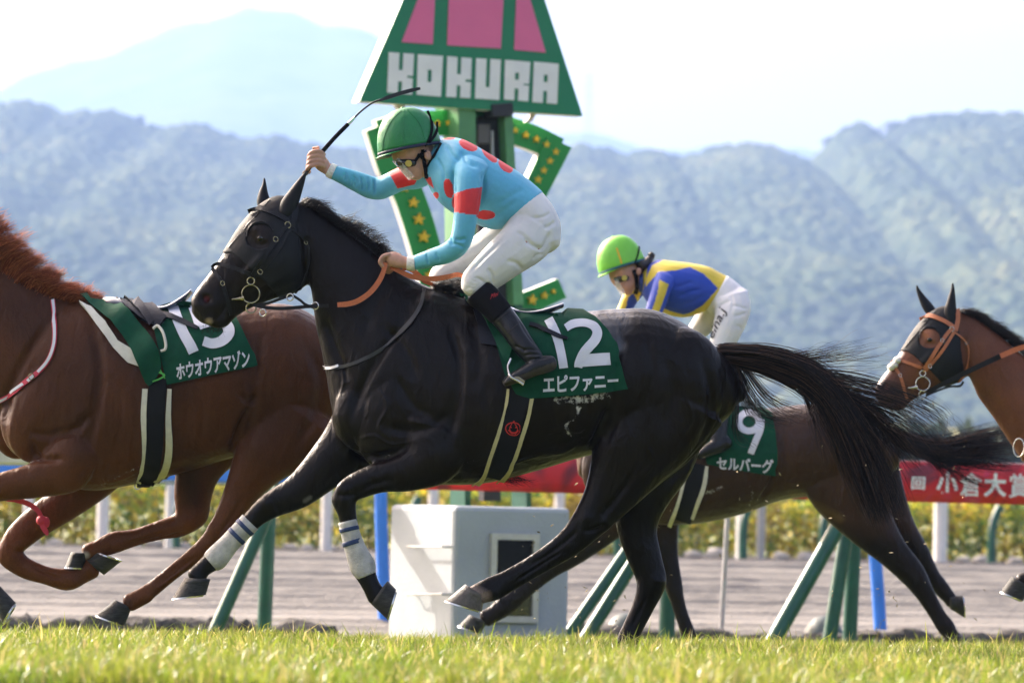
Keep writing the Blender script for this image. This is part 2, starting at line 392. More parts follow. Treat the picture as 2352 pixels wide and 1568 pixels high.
# ---- bank with a clipped dark hedge across the infield
def bank():
    vv = []; nx = 60; prof = [(-14, -1), (0, 4.6), (3, 5.4), (14, 5.9), (60, 5.0), (160, 3), (420, 0)]
    for u in np.linspace(-70, 70, nx):
        for dy, z in prof:
            yb = 235 + u * 0.12; vv.append((u * (1 + dy / 300), yb + dy, z + 0.25 * noise.noise(V((u * 0.1, dy, 0))) + u * 0.004))
    n = len(prof); idx = np.arange(nx * n).reshape(nx, n)
    F = np.stack([idx[:-1, :-1], idx[1:, :-1], idx[1:, 1:], idx[:-1, 1:]], -1).reshape(-1, 4)
    tag(mesh_np('grass_bank', vv, F, mat('dry grass bank', (0.33, 0.32, 0.15), 0.95, 0.2, 0.3)), kind='structure')
bank()
def leaf_hedge(name, label, A, B, h, d, n, cols, leaf, group=None, zf=None, seed=2, trunks=True, cat='hedge'):
    rng = np.random.default_rng(seed); A = V(A); B = V(B); L = (B - A).length; dr = (B - A).normalized(); nr = V((-dr.y, dr.x, 0)).normalized()
    t = thing(name, label, cat, tuple(A), group)
    u = rng.random(n) * L; v = (rng.random(n) * 2 - 1); w = rng.random(n)
    prof = np.array([noise.noise(V((a * 0.7, 3.3, seed))) for a in u])
    # more leaves near the outside of the hedge
    v = np.sign(v) * np.abs(v) ** 0.5; z = (w ** 0.85) * h * (1 + 0.16 * prof)
    c = np.array(A)[None] + np.outer(u, np.array(dr)) + np.outer(v * d, np.array(nr)) + np.stack([np.zeros(n), np.zeros(n), z], 1)
    R = rng.normal(size=(n, 4, 3)) * leaf
    vv = (c[:, None, :] + R).reshape(-1, 3); i = np.arange(n)[:, None] * 4
    F = np.concatenate([i + np.array([[0, 1, 2]]), i + np.array([[0, 2, 3]])], 1).reshape(-1, 3)
    big = np.array([noise.noise(V((a * 0.9, b * 1.5, 7))) for a, b in zip(u, z)])
    k = np.clip((rng.random(n) * 0.75 + 0.25 + big * 0.6) * len(cols), 0, len(cols) - 0.01).astype(int)
    col = np.array(cols)[k] * (0.7 + 0.6 * rng.random(n))[:, None]
    nm = name + ' leaf ' + str(seed)
    mesh_np('foliage', vv, F, mat(nm, (0, 0, 0), 0.6, 0.1, 2, attr=True, transl=0.35), t, smooth=False, colors=np.repeat(col, 4, 0))
    if trunks:
        m = MB()
        for q in np.arange(0.2, L, 0.42):
            p = A + dr * q; m.tube([p + V((0, 0, -0.1)), p + dr * 0.06 + V((0, 0, h * 0.4)), p - dr * 0.05 + V((0, 0, h * 0.85))], [0.03, 0.022, 0.01], 5)
        o = m.build('stems', MATS['bark'], t); tag(o, kind='stuff')
    return t
def gp(px, yc):
    p = on_line(px, yc); p.z = float(gz(p.x, p.y)); return p
leaf_hedge('flowering_hedge', 'yellow and green leafy hedge growing behind the white posts', gp(-250, 72.3), gp(2650, 72.3), 0.92, 0.45, 30000,
           [(0.05, 0.11, 0.02), (0.08, 0.17, 0.025), (0.14, 0.25, 0.03), (0.26, 0.34, 0.035), (0.50, 0.50, 0.04), (0.72, 0.56, 0.04), (0.34, 0.26, 0.05)], 0.034)
leaf_hedge('infield_hedge', 'long dark clipped hedge below the grass bank', (-45, 219, 0.6), (45, 232, 0.9), 4.6, 1.2, 16000,
           [(0.03, 0.05, 0.035), (0.04, 0.06, 0.04), (0.05, 0.07, 0.04)], 0.28, seed=4, trunks=False)
# pale stones and leaf litter at the hedge foot
M_pale = mat('pale stone', (0.45, 0.42, 0.38), 0.9, 0.25, 9, bump=0.5)
for k, a in enumerate([60, 120, 300, 350, 420, 560, 665, 700, 760, 800, 1460, 1500, 1590, 1640, 1700, 1790, 1850, 1930, 2060, 2090, 2210, 2250, 2330]):
    p = gp(a, 70.6); r = 0.06 + 0.06 * random.random()
    tag(lump(p + V((0, 0, r * 0.5)), (r * 1.6, r, r * 0.9), k + 50, nu=9, nv=6).build('pale_stone', M_pale, None, smooth=True), 'pale stone lying at the foot of the yellow hedge', 'stone', 'pale stones under the hedge')

# ---- rails
M_green = mat('green paint', (0.008, 0.085, 0.050), 0.35, 0.18, 9, bump=0.15)
M_white = mat('white paint', (0.78, 0.77, 0.74), 0.4, 0.06, 6)
M_blue = mat('blue paint', (0.03, 0.20, 0.72), 0.4, 0.08, 6)
M_cream = mat('cream paint', (0.62, 0.58, 0.50), 0.4, 0.08, 6)
M_greyp = mat('galvanised', (0.42, 0.42, 0.41), 0.45, 0.15, 20, metal=0.3)
M_steel = mat('steel', (0.62, 0.61, 0.58), 0.25, 0.1, 60, metal=0.9)
M_brass = mat('brassy steel', (0.36, 0.32, 0.20), 0.25, 0.1, 60, metal=0.9)
YR = 35.2
def beam(name, pts, yc, depth, material, parent, n=None):
    """bar along the track: pts = [(px, top, bottom)...]"""
    vs, fs = [], []
    for px_, a, b in pts:
        A, B = on_line(px_, yc, a), on_line(px_, yc, b); d = -TN * depth; m = (A - B)
        ring = [B + m * 0.1, B + d * 0.15, B + d * 0.85, B + d + m * 0.1, A + d - m * 0.1, A + d * 0.85, A + d * 0.15, A - m * 0.1]
        vs += ring
    k = 8
    for i in range(len(pts) - 1):
        for j in range(k): fs.append((i * k + j, i * k + (j + 1) % k, (i + 1) * k + (j + 1) % k, (i + 1) * k + j))
    fs += [tuple(range(k)), tuple(range((len(pts) - 1) * k, len(pts) * k))[::-1]]
    return MB().add(vs, fs).build(name, material, parent, autos=True)
rail = thing('turf_rail', 'white turf rail with a red race banner hung along it', 'rail', tuple(gp(1176, YR)))
beam('beam', [(-300, 998, 1061), (720, 1023, 1082), (1600, 1044, 1102), (2700, 1073, 1130)], YR, 0.14, M_cream, rail)
def pole(name, parent, pts, yc, half, material, n=12, depth_off=0.0, sink=True):
    q = [on_line(a, yc, b) - TN * depth_off for a, b in pts]; s = q[0].y / FPX
    if sink: q[-1] = q[-1] + (q[-1] - q[-2]).normalized() * 0.12
    return MB().tube(q, half * s, n).build(name, material, parent, smooth=True)
pole('post', rail, [(633, 1092), (619, 1455)], YR, 17, M_green, depth_off=0.1)
pole('brace', rail, [(640, 1120), (604, 1202), (489, 1460)], YR - 0.5, 16, M_green)
MB().box(on_line(636, YR, 1092) - TN * 0.07, (0.07, 0.07, 0.022), (TD, TN, V((0, 0, 1)))).build('bracket', M_green, rail)
pole('post', rail, [(1562, 1110), (1555, 1201), (1545, 1466)], YR, 19, M_green, depth_off=0.1)
pole('brace', rail, [(1522, 1150), (1442, 1262), (1300, 1465)], YR - 0.7, 14, M_green)
pole('brace', rail, [(1548, 1150), (1453, 1295), (1346, 1465)], YR - 0.6, 16, M_green)
MB().box(on_line(1562, YR, 1120) - TN * 0.07, (0.07, 0.07, 0.022), (TD, TN, V((0, 0, 1)))).build('bracket', M_green, rail)
pole('brace', rail, [(1960, 1155), (1927, 1205), (1776, 1472)], YR - 0.6, 19, M_green)
pole('brace', rail, [(1952, 1190), (1945, 1216), (1905, 1470)], YR - 0.2, 17, M_green)
pole('post', rail, [(1982, 1120), (1978, 1216), (1966, 1472)], YR, 17, M_green, depth_off=0.1)
MB().box(on_line(1982, YR, 1130) - TN * 0.07, (0.07, 0.07, 0.022), (TD, TN, V((0, 0, 1)))).build('bracket', M_green, rail)
# race banner on the rail
def banner_mat():
    m, t, b = nodes('banner print')
    tc = t.nodes.new('ShaderNodeTexCoord'); n = t.nodes.new('ShaderNodeTexNoise'); n.inputs['Scale'].default_value = 1.6; n.inputs['Detail'].default_value = 2
    n.inputs['Distortion'].default_value = 1.5
    t.links.new(tc.outputs['Object'], n.inputs[0])
    r = t.nodes.new('ShaderNodeValToRGB'); e = r.color_ramp.elements
    e[0].position = 0.30; e[0].color = (0.20, 0.008, 0.02, 1); e[1].position = 0.75; e[1].color = (0.75, 0.22, 0.02, 1)
    for p, c in ((0.40, (0.62, 0.012, 0.022, 1)), (0.56, (0.66, 0.02, 0.03, 1)), (0.63, (0.60, 0.03, 0.14, 1))):
        x = e.new(p); x.color = c
    t.links.new(n.outputs[0], r.inputs[0]); t.links.new(r.outputs[0], b.inputs['Base Color']); b.inputs['Roughness'].default_value = 0.45
    return m
M_banner = banner_mat()
ban = thing('race_banner', 'red race banner with white Japanese lettering on the turf rail', 'banner', tuple(on_line(1500, YR - 0.05, 1100)))
bv, bf = [], []
for i in range(60):
    a = 720 + (2700 - 720) * i / 59
    for j in range(5):
        f = j / 4; yy = (1023 + (a - 720) * 0.02635) * (1 - f) + (1117 + (a - 720) * 0.0253) * f
        p = on_line(a, YR - 0.02, yy) + TN * (0.015 + 0.02 * math.sin(f * 3.1) + 0.006 * math.sin(a * 0.05 + f * 4)); bv.append(p)
for i in range(59):
    for j in range(4): bf.append((i * 5 + j, i * 5 + j + 1, i * 5 + j + 6, i * 5 + j + 5))
bo = MB().add(bv, bf).build('sheet', M_banner, ban, smooth=True)
md = bo.modifiers.new('thick', 'SOLIDIFY'); md.thickness = 0.006

def text_tris(s, bold=0.0, res=3, shear=0.0, font=None):
    """text as a flat triangle list in its own box (0..1 wide, 0..1 high), and its aspect"""
    cu = bpy.data.curves.new('txt', 'FONT'); cu.body = s; cu.size = 1.0; cu.offset = bold; cu.resolution_u = res; cu.shear = shear
    ob = bpy.data.objects.new('txt', cu); COL.objects.link(ob)
    dg = bpy.context.evaluated_depsgraph_get(); me = bpy.data.meshes.new_from_object(ob.evaluated_get(dg))
    bpy.data.objects.remove(ob); bpy.data.curves.remove(cu)
    bm = bmesh.new(); bm.from_mesh(me); bmesh.ops.triangulate(bm, faces=bm.faces); bpy.data.meshes.remove(me)
    vs = np.array([list(v.co)[:2] for v in bm.verts]); fs = [tuple(v.index for v in f.verts) for f in bm.faces]; bm.free()
    lo, hi = vs.min(0), vs.max(0); return (vs - lo) / (hi - lo), fs, (hi - lo)[0] / (hi - lo)[1]
def quad_map(uv, q):
    """uv in 0..1 (v up) into the picture quad q = TL, TR, BR, BL"""
    u, v = uv[:, 0:1], 1 - uv[:, 1:2]; q = np.array(q, float)
    return (q[0] * (1 - u) + q[1] * u) * (1 - v) + (q[3] * (1 - u) + q[2] * u) * v
def sheet_text(name, s, q, yc, out, material, parent, bold=0.01, thick=0.004):
    uv, fs, _ = text_tris(s, bold); xy = quad_map(uv, q)
    v = [on_line(a, yc, b) + TN * out for a, b in xy]
    mesh_np(name, [tuple(p) for p in v] , fs, material, parent, smooth=False)
M_print = mat('white print', (0.84, 0.83, 0.81), 0.5, 0.05, 8)
for ch, x0_, x1_, y0_, y1_ in (('回', 2081, 2112, 1094, 1123), ('小', 2138, 2188, 1082, 1137), ('倉', 2192, 2243, 1084, 1139), ('大', 2247, 2299, 1085, 1140), ('賞', 2304, 2356, 1087, 1142)):
    sheet_text('lettering', ch, [(x0_ + 1, y0_), (x1_ + 1, y0_ + 1), (x1_ - 1, y1_ + 1), (x0_ - 1, y1_)], YR - 0.02, 0.085, M_print, ban, bold=0.03 if ch in '回小大' else 0.012)
# blue rail behind
br = thing('blue_rail', 'bright blue rail on curved posts behind the turf rail', 'rail', tuple(gp(900, 38.6)))
beam('beam', [(-300, 1046, 1084), (440, 1068, 1104), (700, 1074, 1110), (2700, 1100, 1140)], 38.6, 0.10, M_blue, br)
pole('post', br, [(880, 1090), (874, 1132), (876, 1213), (880, 1323), (884, 1452)], 38.4, 15, M_blue)
pole('post', br, [(1996, 1120), (2006, 1226), (2015, 1334), (2023, 1453)], 37.6, 15, M_blue)
# white rail along the hedge
wr = thing('white_rail', 'white railing posts standing in front of the yellow hedge', 'rail', tuple(gp(1176, 69.2)))
beam('beam', [(-300, 1086, 1101), (440, 1099, 1113), (1300, 1112, 1128), (2700, 1140, 1158)], 69.2, 0.12, M_white, wr)
for a, w in ((231, 14), (386, 12), (745, 13), (1700, 13), (2157, 16), (-150, 13), (1280, 12), (2520, 15), (990, 12), (60, 12)):
    p0 = on_line(a + 4, 69.2, 1100); b0 = gp(a, 69.2); s = b0.y / FPX
    MB().tube([V((b0.x, b0.y, b0.z - 0.1)), V((b0.x, b0.y, p0.z))], w * s, 12).build('post', M_white, wr, smooth=True)
gr2 = thing('green_outer_rail', 'thin green rail on bent posts beside the hedge', 'rail', tuple(gp(1176, 68.6)))
beam('beam', [(-300, 1092, 1099), (1176, 1118, 1125), (2700, 1150, 1158)], 68.6, 0.06, M_green, gr2)
for a in (2276, 403, 1417, 1745 - 40, 640 + 300, 1888):
    q = [on_line(a + 22, 68.6, 1162 - (2276 - a) * 0.016), on_line(a + 4, 68.6, 1212 - (2276 - a) * 0.016), gp(a, 68.6)]; q[-1].z -= 0.1
    MB().tube([V(x) for x in catmull([list(x) for x in q], 5)], 10 * q[0].y / FPX, 8).build('post', M_green, gr2, smooth=True)
# single poles and domes between the rails
q = [on_line(1673, 36.9, 1150), on_line(1655, 36.9, 1462)]; q[1].z -= 0.1
tag(MB().tube(q, 6 * q[0].y / FPX, 10).build('marker_pole', M_greyp, None, smooth=True), 'thin leaning grey pole standing at the edge of the sand', 'pole')
q = [gp(1744, 69.0), on_line(1750, 69.0, 1140)]; q[0].z -= 0.1
tag(MB().tube(q, 10 * q[0].y / FPX, 10).build('grey_post', M_greyp, None, smooth=True), 'grey post beside a white post in front of the hedge', 'post')
M_dome = mat('grey green resin', (0.075, 0.10, 0.098), 0.55, 0.12, 8)
for cx_, l in ((1893, 'grey green dome footing between the green braces and the blue post'), (1437, 'grey green dome footing behind the planted foreleg beside leaning green braces')):
    p = gp(cx_, 36.6); b = MB(); b.ball(p + V((0, 0, -0.02)), (0.165, 0.165, 0.20), 24, 14); b.tube([p + V((0, 0, -0.05)), p + V((0, 0, 0.02))], 0.185, 24)
    tag(b.build('dome_footing', M_dome, None, smooth=True), l, 'footing')

# ---- concrete box below the winning post
M_conc = mat('painted concrete', (0.36, 0.39, 0.42), 0.7, 0.10, 3.0, bump=0.25, bscale=40)
e = gp(1040, 33.4); e.z -= 0.12
top_z = PP(1043, 1160, e, TN).z; hgt = top_z - e.z; A1, A2 = TD, -TN
w1, w2 = 263 / math.cos(YAW) * e.y / FPX * 1.02, 158 / math.sin(YAW) * e.y / FPX
bx = thing('concrete_box', 'pale grey concrete box with a small window at the foot of the winning post', 'box', tuple(e + A1 * w1 / 2 + A2 * w2 / 2))
c = e + A1 * (w1 / 2) + A2 * (w2 / 2) + V((0, 0, hgt / 2))
MB().box(c, (w1 / 2, w2 / 2, hgt / 2), (A1, A2, V((0, 0, 1)))).build('body', M_conc, bx, bevel=0.035)
wa, wb = PP(1132, 1231, e, TN), PP(1225, 1422, e, TN)
u0, u1 = (wa - e).dot(TD), (wb - e).dot(TD); z0_, z1_ = wb.z, wa.z; cw = e + TD * ((u0 + u1) / 2); cw.z = (z0_ + z1_) / 2
hw_, hh_ = (u1 - u0) / 2, (z1_ - z0_) / 2; ax3 = (TD, TN, V((0, 0, 1)))
M_frame = mat('aluminium frame', (0.50, 0.49, 0.45), 0.4, 0.1, 20, metal=0.4)
fr = MB()
for sx in (-1, 1): fr.box(cw + TD * (sx * hw_) + TN * 0.008, (0.022, 0.025, hh_ + 0.022), ax3)
for sz in (-1, 1): fr.box(cw + V((0, 0, sz * hh_)) + TN * 0.010, (hw_ - 0.022, 0.025, 0.022), ax3)
wo_ = fr.build('window', M_frame, bx)
mg, tg, bgx = nodes('dark window glass'); bgx.inputs['Base Color'].default_value = (0.012, 0.013, 0.012, 1); bgx.inputs['Roughness'].default_value = 0.06; bgx.inputs['Specular IOR Level'].default_value = 0.8
MB().box(cw + TN * 0.004, (hw_ - 0.01, 0.004, hh_ - 0.01), ax3).build('pane', mg, wo_)
for yy in (1255, 1364):
    pl = PP(975, yy, e, TD); 
    r0, r1 = PP(936, yy, e - TD * 0.07, TD), PP(1016, yy, e - TD * 0.07, TD)
    MB().tube([r0 + TD * 0.085, r0, r1, r1 + TD * 0.085], 0.008, 8).build('rung', M_greyp, bx, smooth=True)

# ---- the winning post: sign board, star bands, column
YS = 36.6; SO = V((on_line(1120, YS, 300).x, on_line(1120, YS, 300).y, 0))
def SP(a, b, out=0.0): return PP(a, b, SO + TN * out, TN) 
def zs(l, ox=808.5, oy=0.0, k=0.24605): return [(ox + a * k, oy + b * k) for a, b in l]
M_sgreen = mat('sign green', (0.008, 0.21, 0.09), 0.4, 0.05, 4)
M_bgreen = mat('band green', (0.012, 0.26, 0.04), 0.4, 0.05, 4)
M_pink = mat('sign pink', (0.80, 0.16, 0.33), 0.45, 0.04, 4)
M_swhite = mat('sign white', (0.80, 0.79, 0.76), 0.45, 0.04, 4)
M_yellow = mat('star yellow', (0.80, 0.50, 0.02), 0.45, 0.06, 10)
M_lgreen = mat('pale green steel', (0.09, 0.27, 0.11), 0.45, 0.12, 6)
M_dark = mat('dark machinery', (0.02, 0.021, 0.024), 0.5, 0.2, 12)
sg = thing('winning_post_sign', 'green and pink trapezoid KOKURA sign board on the winning post', 'sign', tuple(SP(1080, 260)))
B0 = [(824.5, 233.7), (1338.7, 267), (1251.4, 0), (1156, -290), (1046, -290), (925.4, 0)]
bo_ = [SP(a, b, 0.10) for a, b in B0]
MB().prism([p - TN * 0.012 for p in bo_], -TN * 0.12).build('board', M_swhite, sg)
MB().prism(bo_, -TN * 0.01).build('face', M_sgreen, sg)
for l in ([(465, 395), (755, 415), (775, 0), (795, -420), (790, -420), (615, 0)], [(890, 425), (1390, 455), (1415, 0), (1440, -560), (925, -560), (905, 0)], [(1515, 468), (1810, 493), (1665, 0), (1560, -420), (1555, -420), (1535, 0)]):
    MB().prism([SP(a, b, 0.108) for a, b in zs(l)], -TN * 0.006).build('pink_panel', M_pink, sg)
GL = {'K': [(0, 0, .42, 1), (.58, 0, 1, .54), (.58, .60, 1, 1), (.42, .42, .58, .70), (.58, .54, .78, .60)],
      'O': [(0, 0, .42, 1), (.58, 0, 1, 1), (.42, 0, .58, .36), (.42, .66, .58, 1)], 'U': [(0, 0, .42, 1), (.58, 0, 1, 1), (.42, .70, .58, 1)],
      'R': [(0, 0, .42, 1), (.42, 0, .58, .30), (.58, 0, 1, .56), (.58, .60, 1, 1), (.42, .48, .58, .70), (.58, .56, .78, .60)],
      'A': [(0, 0, .42, 1), (.58, 0, 1, 1), (.42, 0, .58, .30), (.42, .48, .58, .70)]}
cells = [((345, 488), (580, 505), (560, 885), (330, 865)), ((615, 508), (850, 525), (830, 905), (605, 885)), ((890, 527), (1118, 545), (1105, 918), (880, 905)),
         ((1160, 545), (1390, 558), (1375, 935), (1150, 920)), ((1430, 560), (1665, 580), (1645, 948), (1420, 930)), ((1700, 577), (1930, 597), (1915, 972), (1685, 955))]
for ch, q in zip('KOKURA', cells):
    b = MB(); q = zs(q)
    for (a0, b0_, a1, b1) in GL[ch]:
        xy = quad_map(np.array([(a0, 1 - b0_), (a1, 1 - b0_), (a1, 1 - b1), (a0, 1 - b1)]), q)
        b.prism([SP(x, y, 0.110) for x, y in xy], -TN * 0.006)
    b.build('letter', M_print, sg)
for l in ([(1000, 236), (1012, 236), (1030, 300), (1018, 300)][:0], [(905, 238), (926, 239), (940, 262), (922, 262)], [(1222, 262), (1232, 262), (1222, 280), (1208, 280)]):
    if l: MB().prism([SP(a, b, 0.02) for a, b in l], -TN * 0.05).build('bracket', M_cream, sg)
# star bands (a broken horseshoe round the column)
hs = thing('star_band_ornament', 'green horseshoe ornament studded with yellow stars around the winning post', 'ornament', tuple(SP(1080, 700)))
def zb(l): return [(826.9 + a * .30464, 238.9 + b * .30464) for a, b in l]
def band(name, ctr, half, out, e0=None):
    c = catmull(np.array(zb(ctr)), 6); hf = np.interp(np.linspace(0, 1, len(c)), np.linspace(0, 1, len(half)), half) * .30464
    tg_ = np.gradient(c, axis=0); tg_ /= np.linalg.norm(tg_, axis=1)[:, None]; nn = np.stack([tg_[:, 1], -tg_[:, 0]], 1)
    Lq = c + nn * hf[:, None]; Rq = c - nn * hf[:, None]
    for nm, o_, th, mt in (('backing', out - 0.014, 0.09, M_swhite), (name, out, 0.012, M_bgreen)):
        vs, fs = [], []
        for a, b in zip(Lq, Rq):
            p, r = SP(*a, o_), SP(*b, o_); vs += [p, r, r - TN * th, p - TN * th]
        m = len(Lq)
        for i in range(m - 1):
            for j in range(4): fs.append((i * 4 + j, i * 4 + (j + 1) % 4, i * 4 + 4 + (j + 1) % 4, i * 4 + 4 + j))
        fs += [(0, 3, 2, 1), (m * 4 - 4, m * 4 - 3, m * 4 - 2, m * 4 - 1)]
        MB().add(vs, fs).build(nm, mt, hs)
band('band', [(140, 170), (250, 470), (350, 640), (412, 800), (460, 950), (502, 1100), (535, 1250), (580, 1400), (700, 1520), (900, 1580), (1100, 1560), (1300, 1485), (1525, 1388)], [95, 110, 110, 112, 112, 110, 100, 100, 100, 100, 95, 85, 78], -0.15)
band('band', [(150, 215), (330, 165), (560, 145), (750, 145), (960, 150), (1160, 205), (1330, 265), (1500, 345)], [95, 95, 95, 95, 95, 97, 95, 90], -0.135)
band('band', [(1505, 285), (1440, 420), (1370, 560), (1290, 720), (1220, 860)], [100, 98, 95, 92, 88], -0.12)
def star(a, b, r, rot=0.1):
    p = [(a + (r if k % 2 == 0 else r * 0.42) * math.sin(rot + k * math.pi / 5), b - (r if k % 2 == 0 else r * 0.42) * math.cos(rot + k * math.pi / 5)) for k in range(10)]
    MB().prism([SP(*q, -0.112) for q in zb(p)], -TN * 0.03).build('star', M_yellow, hs)
for a, b, r in [(675, 140, 27), (590, 145, 27), (1175, 200, 26), (1255, 235, 30), (1335, 265, 30), (1410, 305, 30), (1480, 360, 30), (1435, 430, 31), (1388, 500, 32), (1345, 570, 34), (345, 630, 36), (410, 742, 42), (450, 868, 47), (488, 1000, 48), (520, 1140, 48), (535, 1290, 44), (640, 1440, 44), (1305, 1475, 42), (1397, 1442, 30), (1465, 1412, 20), (1150, 1540, 46)]:
    star(a, b, r)
cl = thing('winning_post_column', 'pale green steel column with dark machinery carrying the sign board', 'post', tuple(gp(1120, YS)))
def colm(name, q, out, th, mt):
    MB().prism([SP(a, b, out) for a, b in q], -TN * th).build(name, mt, cl, bevel=0.004)
colm('column_leg', [(1053, 246), (1093, 246), (1095, 500), (1090, 720), (1062, 720), (1058, 500)], 0.06, 0.3, M_lgreen)
colm('column_leg', [(1157, 246), (1177, 246), (1185, 400), (1203, 700), (1180, 700), (1166, 400)], 0.06, 0.3, M_lgreen)
colm('column_foot', [(1064, 720), (1088, 720), (1082, 1100), (1080, 1480), (1068, 1480), (1068, 1100)], 0.05, 0.28, M_green)
colm('column_foot', [(1182, 700), (1201, 700), (1221, 1140), (1224, 1480), (1214, 1480), (1210, 1140)], 0.05, 0.28, M_green)
colm('cap', [(1046, 234), (1072, 228), (1180, 232), (1180, 247), (1050, 247)], 0.09, 0.4, M_lgreen)
colm('machinery', [(1097, 268), (1150, 268), (1152, 420), (1165, 700), (1150, 1150), (1112, 1150), (1100, 700)], -0.06, 0.1, M_dark)
colm('lamp_head', [(1130, 240), (1178, 236), (1180, 262), (1172, 268), (1132, 268)], 0.12, 0.16, M_dark)
colm('pipe', [(1128, 300), (1134, 300), (1144, 700), (1138, 700)], 0.0, 0.03, M_greyp)
colm('motor', [(1098, 286), (1126, 286), (1126, 330), (1098, 330)], 0.02, 0.1, mat('motor housing', (0.10, 0.09, 0.08), 0.5))
# ---- haze
hz = MB().box((0, 4190, 420), (3400, 4280, 432)).build('haze', None, None)
mh = bpy.data.materials.new('haze'); mh.use_nodes = True; th_ = mh.node_tree; th_.nodes.clear()
ho = th_.nodes.new('ShaderNodeOutputMaterial'); pv = th_.nodes.new('ShaderNodeVolumePrincipled')
pv.inputs['Color'].default_value = (0.25, 0.395, 0.73, 1); pv.inputs['Density'].default_value = 0.00024; pv.inputs['Anisotropy'].default_value = 0.25
th_.links.new(pv.outputs[0], ho.inputs['Volume']); hz.data.materials.append(mh)
tag(hz, 'pale blue haze hanging over the course and the hills', 'haze', kind='stuff')
# ================================================================== BODIES: lofts, voxel union, relief
def loft_secs(secs, k=5, n=22, capf=0.55, sup=2.0):
    """secs rows: centre(3), a(3), b(3); returns closed mesh arrays"""
    S = catmull(np.array(secs, float), k)
    def dome(S0, S1, sgn):
        d = S0[:3] - S1[:3]; d = d / (np.linalg.norm(d) + 1e-9); ra = min(np.linalg.norm(S0[3:6]), np.linalg.norm(S0[6:9]))
        out = []
        for t in (0.5, 0.85):
            q = S0.copy(); q[:3] = q[:3] + d * ra * capf * math.sin(t * math.pi / 2); q[3:] *= math.cos(t * math.pi / 2) * 0.98 + 0.02; out.append(q)
        tip = S0[:3] + d * ra * capf; return out, tip
    h0, t0 = dome(S[0], S[1], 1); h1, t1 = dome(S[-1], S[-2], 1)
    S = np.array(h0[::-1] + list(S) + h1)
    th = np.arange(n) * 2 * math.pi / n; c, s = np.cos(th), np.sin(th)
    e = 2.0 / sup; c = np.sign(c) * np.abs(c) ** e; s = np.sign(s) * np.abs(s) ** e
    ring = S[:, None, :3] + S[:, None, 3:6] * c[None, :, None] + S[:, None, 6:9] * s[None, :, None]
    m = len(S); vv = np.concatenate([ring.reshape(-1, 3), [t0], [t1]]); ff = []
    for i in range(m - 1):
        for j in range(n): ff.append((i * n + j, i * n + (j + 1) % n, (i + 1) * n + (j + 1) % n, (i + 1) * n + j))
    a, b = m * n, m * n + 1
    for j in range(n): ff.append((a, (j + 1) % n, j)); ff.append((b, (m - 1) * n + j, (m - 1) * n + (j + 1) % n))
    return vv, ff
def trunk(rows, Y0, k=5, n=26, sup=2.0, capf=0.55):
    """rows: (top px, top py, bottom px, bottom py, half width m[, dy])"""
    secs = []
    for r in rows:
        Y = Y0 + (r[5] if len(r) > 5 else 0); A, B = P(r[0], r[1], Y), P(r[2], r[3], Y)
        secs.append(list((A + B) / 2) + list((A - B) / 2) + [0, r[4], 0])
    return loft_secs(secs, k, n, capf, sup)
def limb(rows, Y0, k=5, n=18, capf=0.6, dy=0.0):
    """rows: (px, py, half px, half width m[, dy]) along the limb"""
    R = np.array([list(r[:4]) + [r[4] if len(r) > 4 else 0] for r in rows], float)
    tg_ = np.gradient(R[:, :2], axis=0); tg_ /= np.linalg.norm(tg_, axis=1)[:, None] + 1e-9
    secs = []
    for r, t in zip(R, tg_):
        Y = Y0 + r[4] + dy; nx, ny = t[1], -t[0]
        A, B = P(r[0] + nx * r[2], r[1] + ny * r[2], Y), P(r[0] - nx * r[2], r[1] - ny * r[2], Y)
        secs.append(list((A + B) / 2) + list((A - B) / 2) + [0, r[3], 0])
    return loft_secs(secs, k, n, capf)
def blob(px, py, rx, ry, rz, Y, rot=0.0):
    """ellipsoid: rx, rz in px in the picture plane (turned by rot), ry in m"""
    s = Y / FPX; c, s_ = math.cos(rot), math.sin(rot)
    b = MB(); b.ball(P(px, py, Y), (rx * s, ry, rz * s), 20, 14, (Rt * c + Up * s_, V((0, 1, 0)), Up * c - Rt * s_))
    return np.array([list(v) for v in b.v]), b.f
def union(parts, voxel, smooth=6, fac=0.5):
    vs, fs, n = [], [], 0
    for v, f in parts:
        vs.append(np.asarray(v, float)); fs += [tuple(i + n for i in q) for q in f]; n += len(v)
    me = bpy.data.meshes.new('u'); me.from_pydata(np.concatenate(vs).tolist(), [], fs); me.update()
    bm = bmesh.new(); bm.from_mesh(me); bmesh.ops.recalc_face_normals(bm, faces=bm.faces); bm.to_mesh(me); bm.free()
    ob = bpy.data.objects.new('u', me); COL.objects.link(ob)
    r = ob.modifiers.new('r', 'REMESH'); r.mode = 'VOXEL'; r.voxel_size = voxel
    s = ob.modifiers.new('s', 'SMOOTH'); s.factor = fac; s.iterations = smooth
    dg = bpy.context.evaluated_depsgraph_get(); out = bpy.data.meshes.new_from_object(ob.evaluated_get(dg))
    bpy.data.objects.remove(ob); bpy.data.meshes.remove(me)
    nv = len(out.vertices); co = np.empty(nv * 3, np.float32); out.vertices.foreach_get('co', co)
    F = np.empty(len(out.loops), np.int32); out.loops.foreach_get('vertex_index', F)
    if all(p.loop_total == 4 for p in out.polygons): F = F.reshape(-1, 4)
    else: F = [tuple(p.vertices) for p in out.polygons]
    bpy.data.meshes.remove(out)
    return co.reshape(-1, 3).astype(float), F
def vnormals(v, F):
    F = np.asarray(F); a = np.cross(v[F[:, 2]] - v[F[:, 0]], v[F[:, 3]] - v[F[:, 1]]); N = np.zeros_like(v)
    for k in range(4): np.add.at(N, F[:, k], a)
    return N / (np.linalg.norm(N, axis=1)[:, None] + 1e-12)
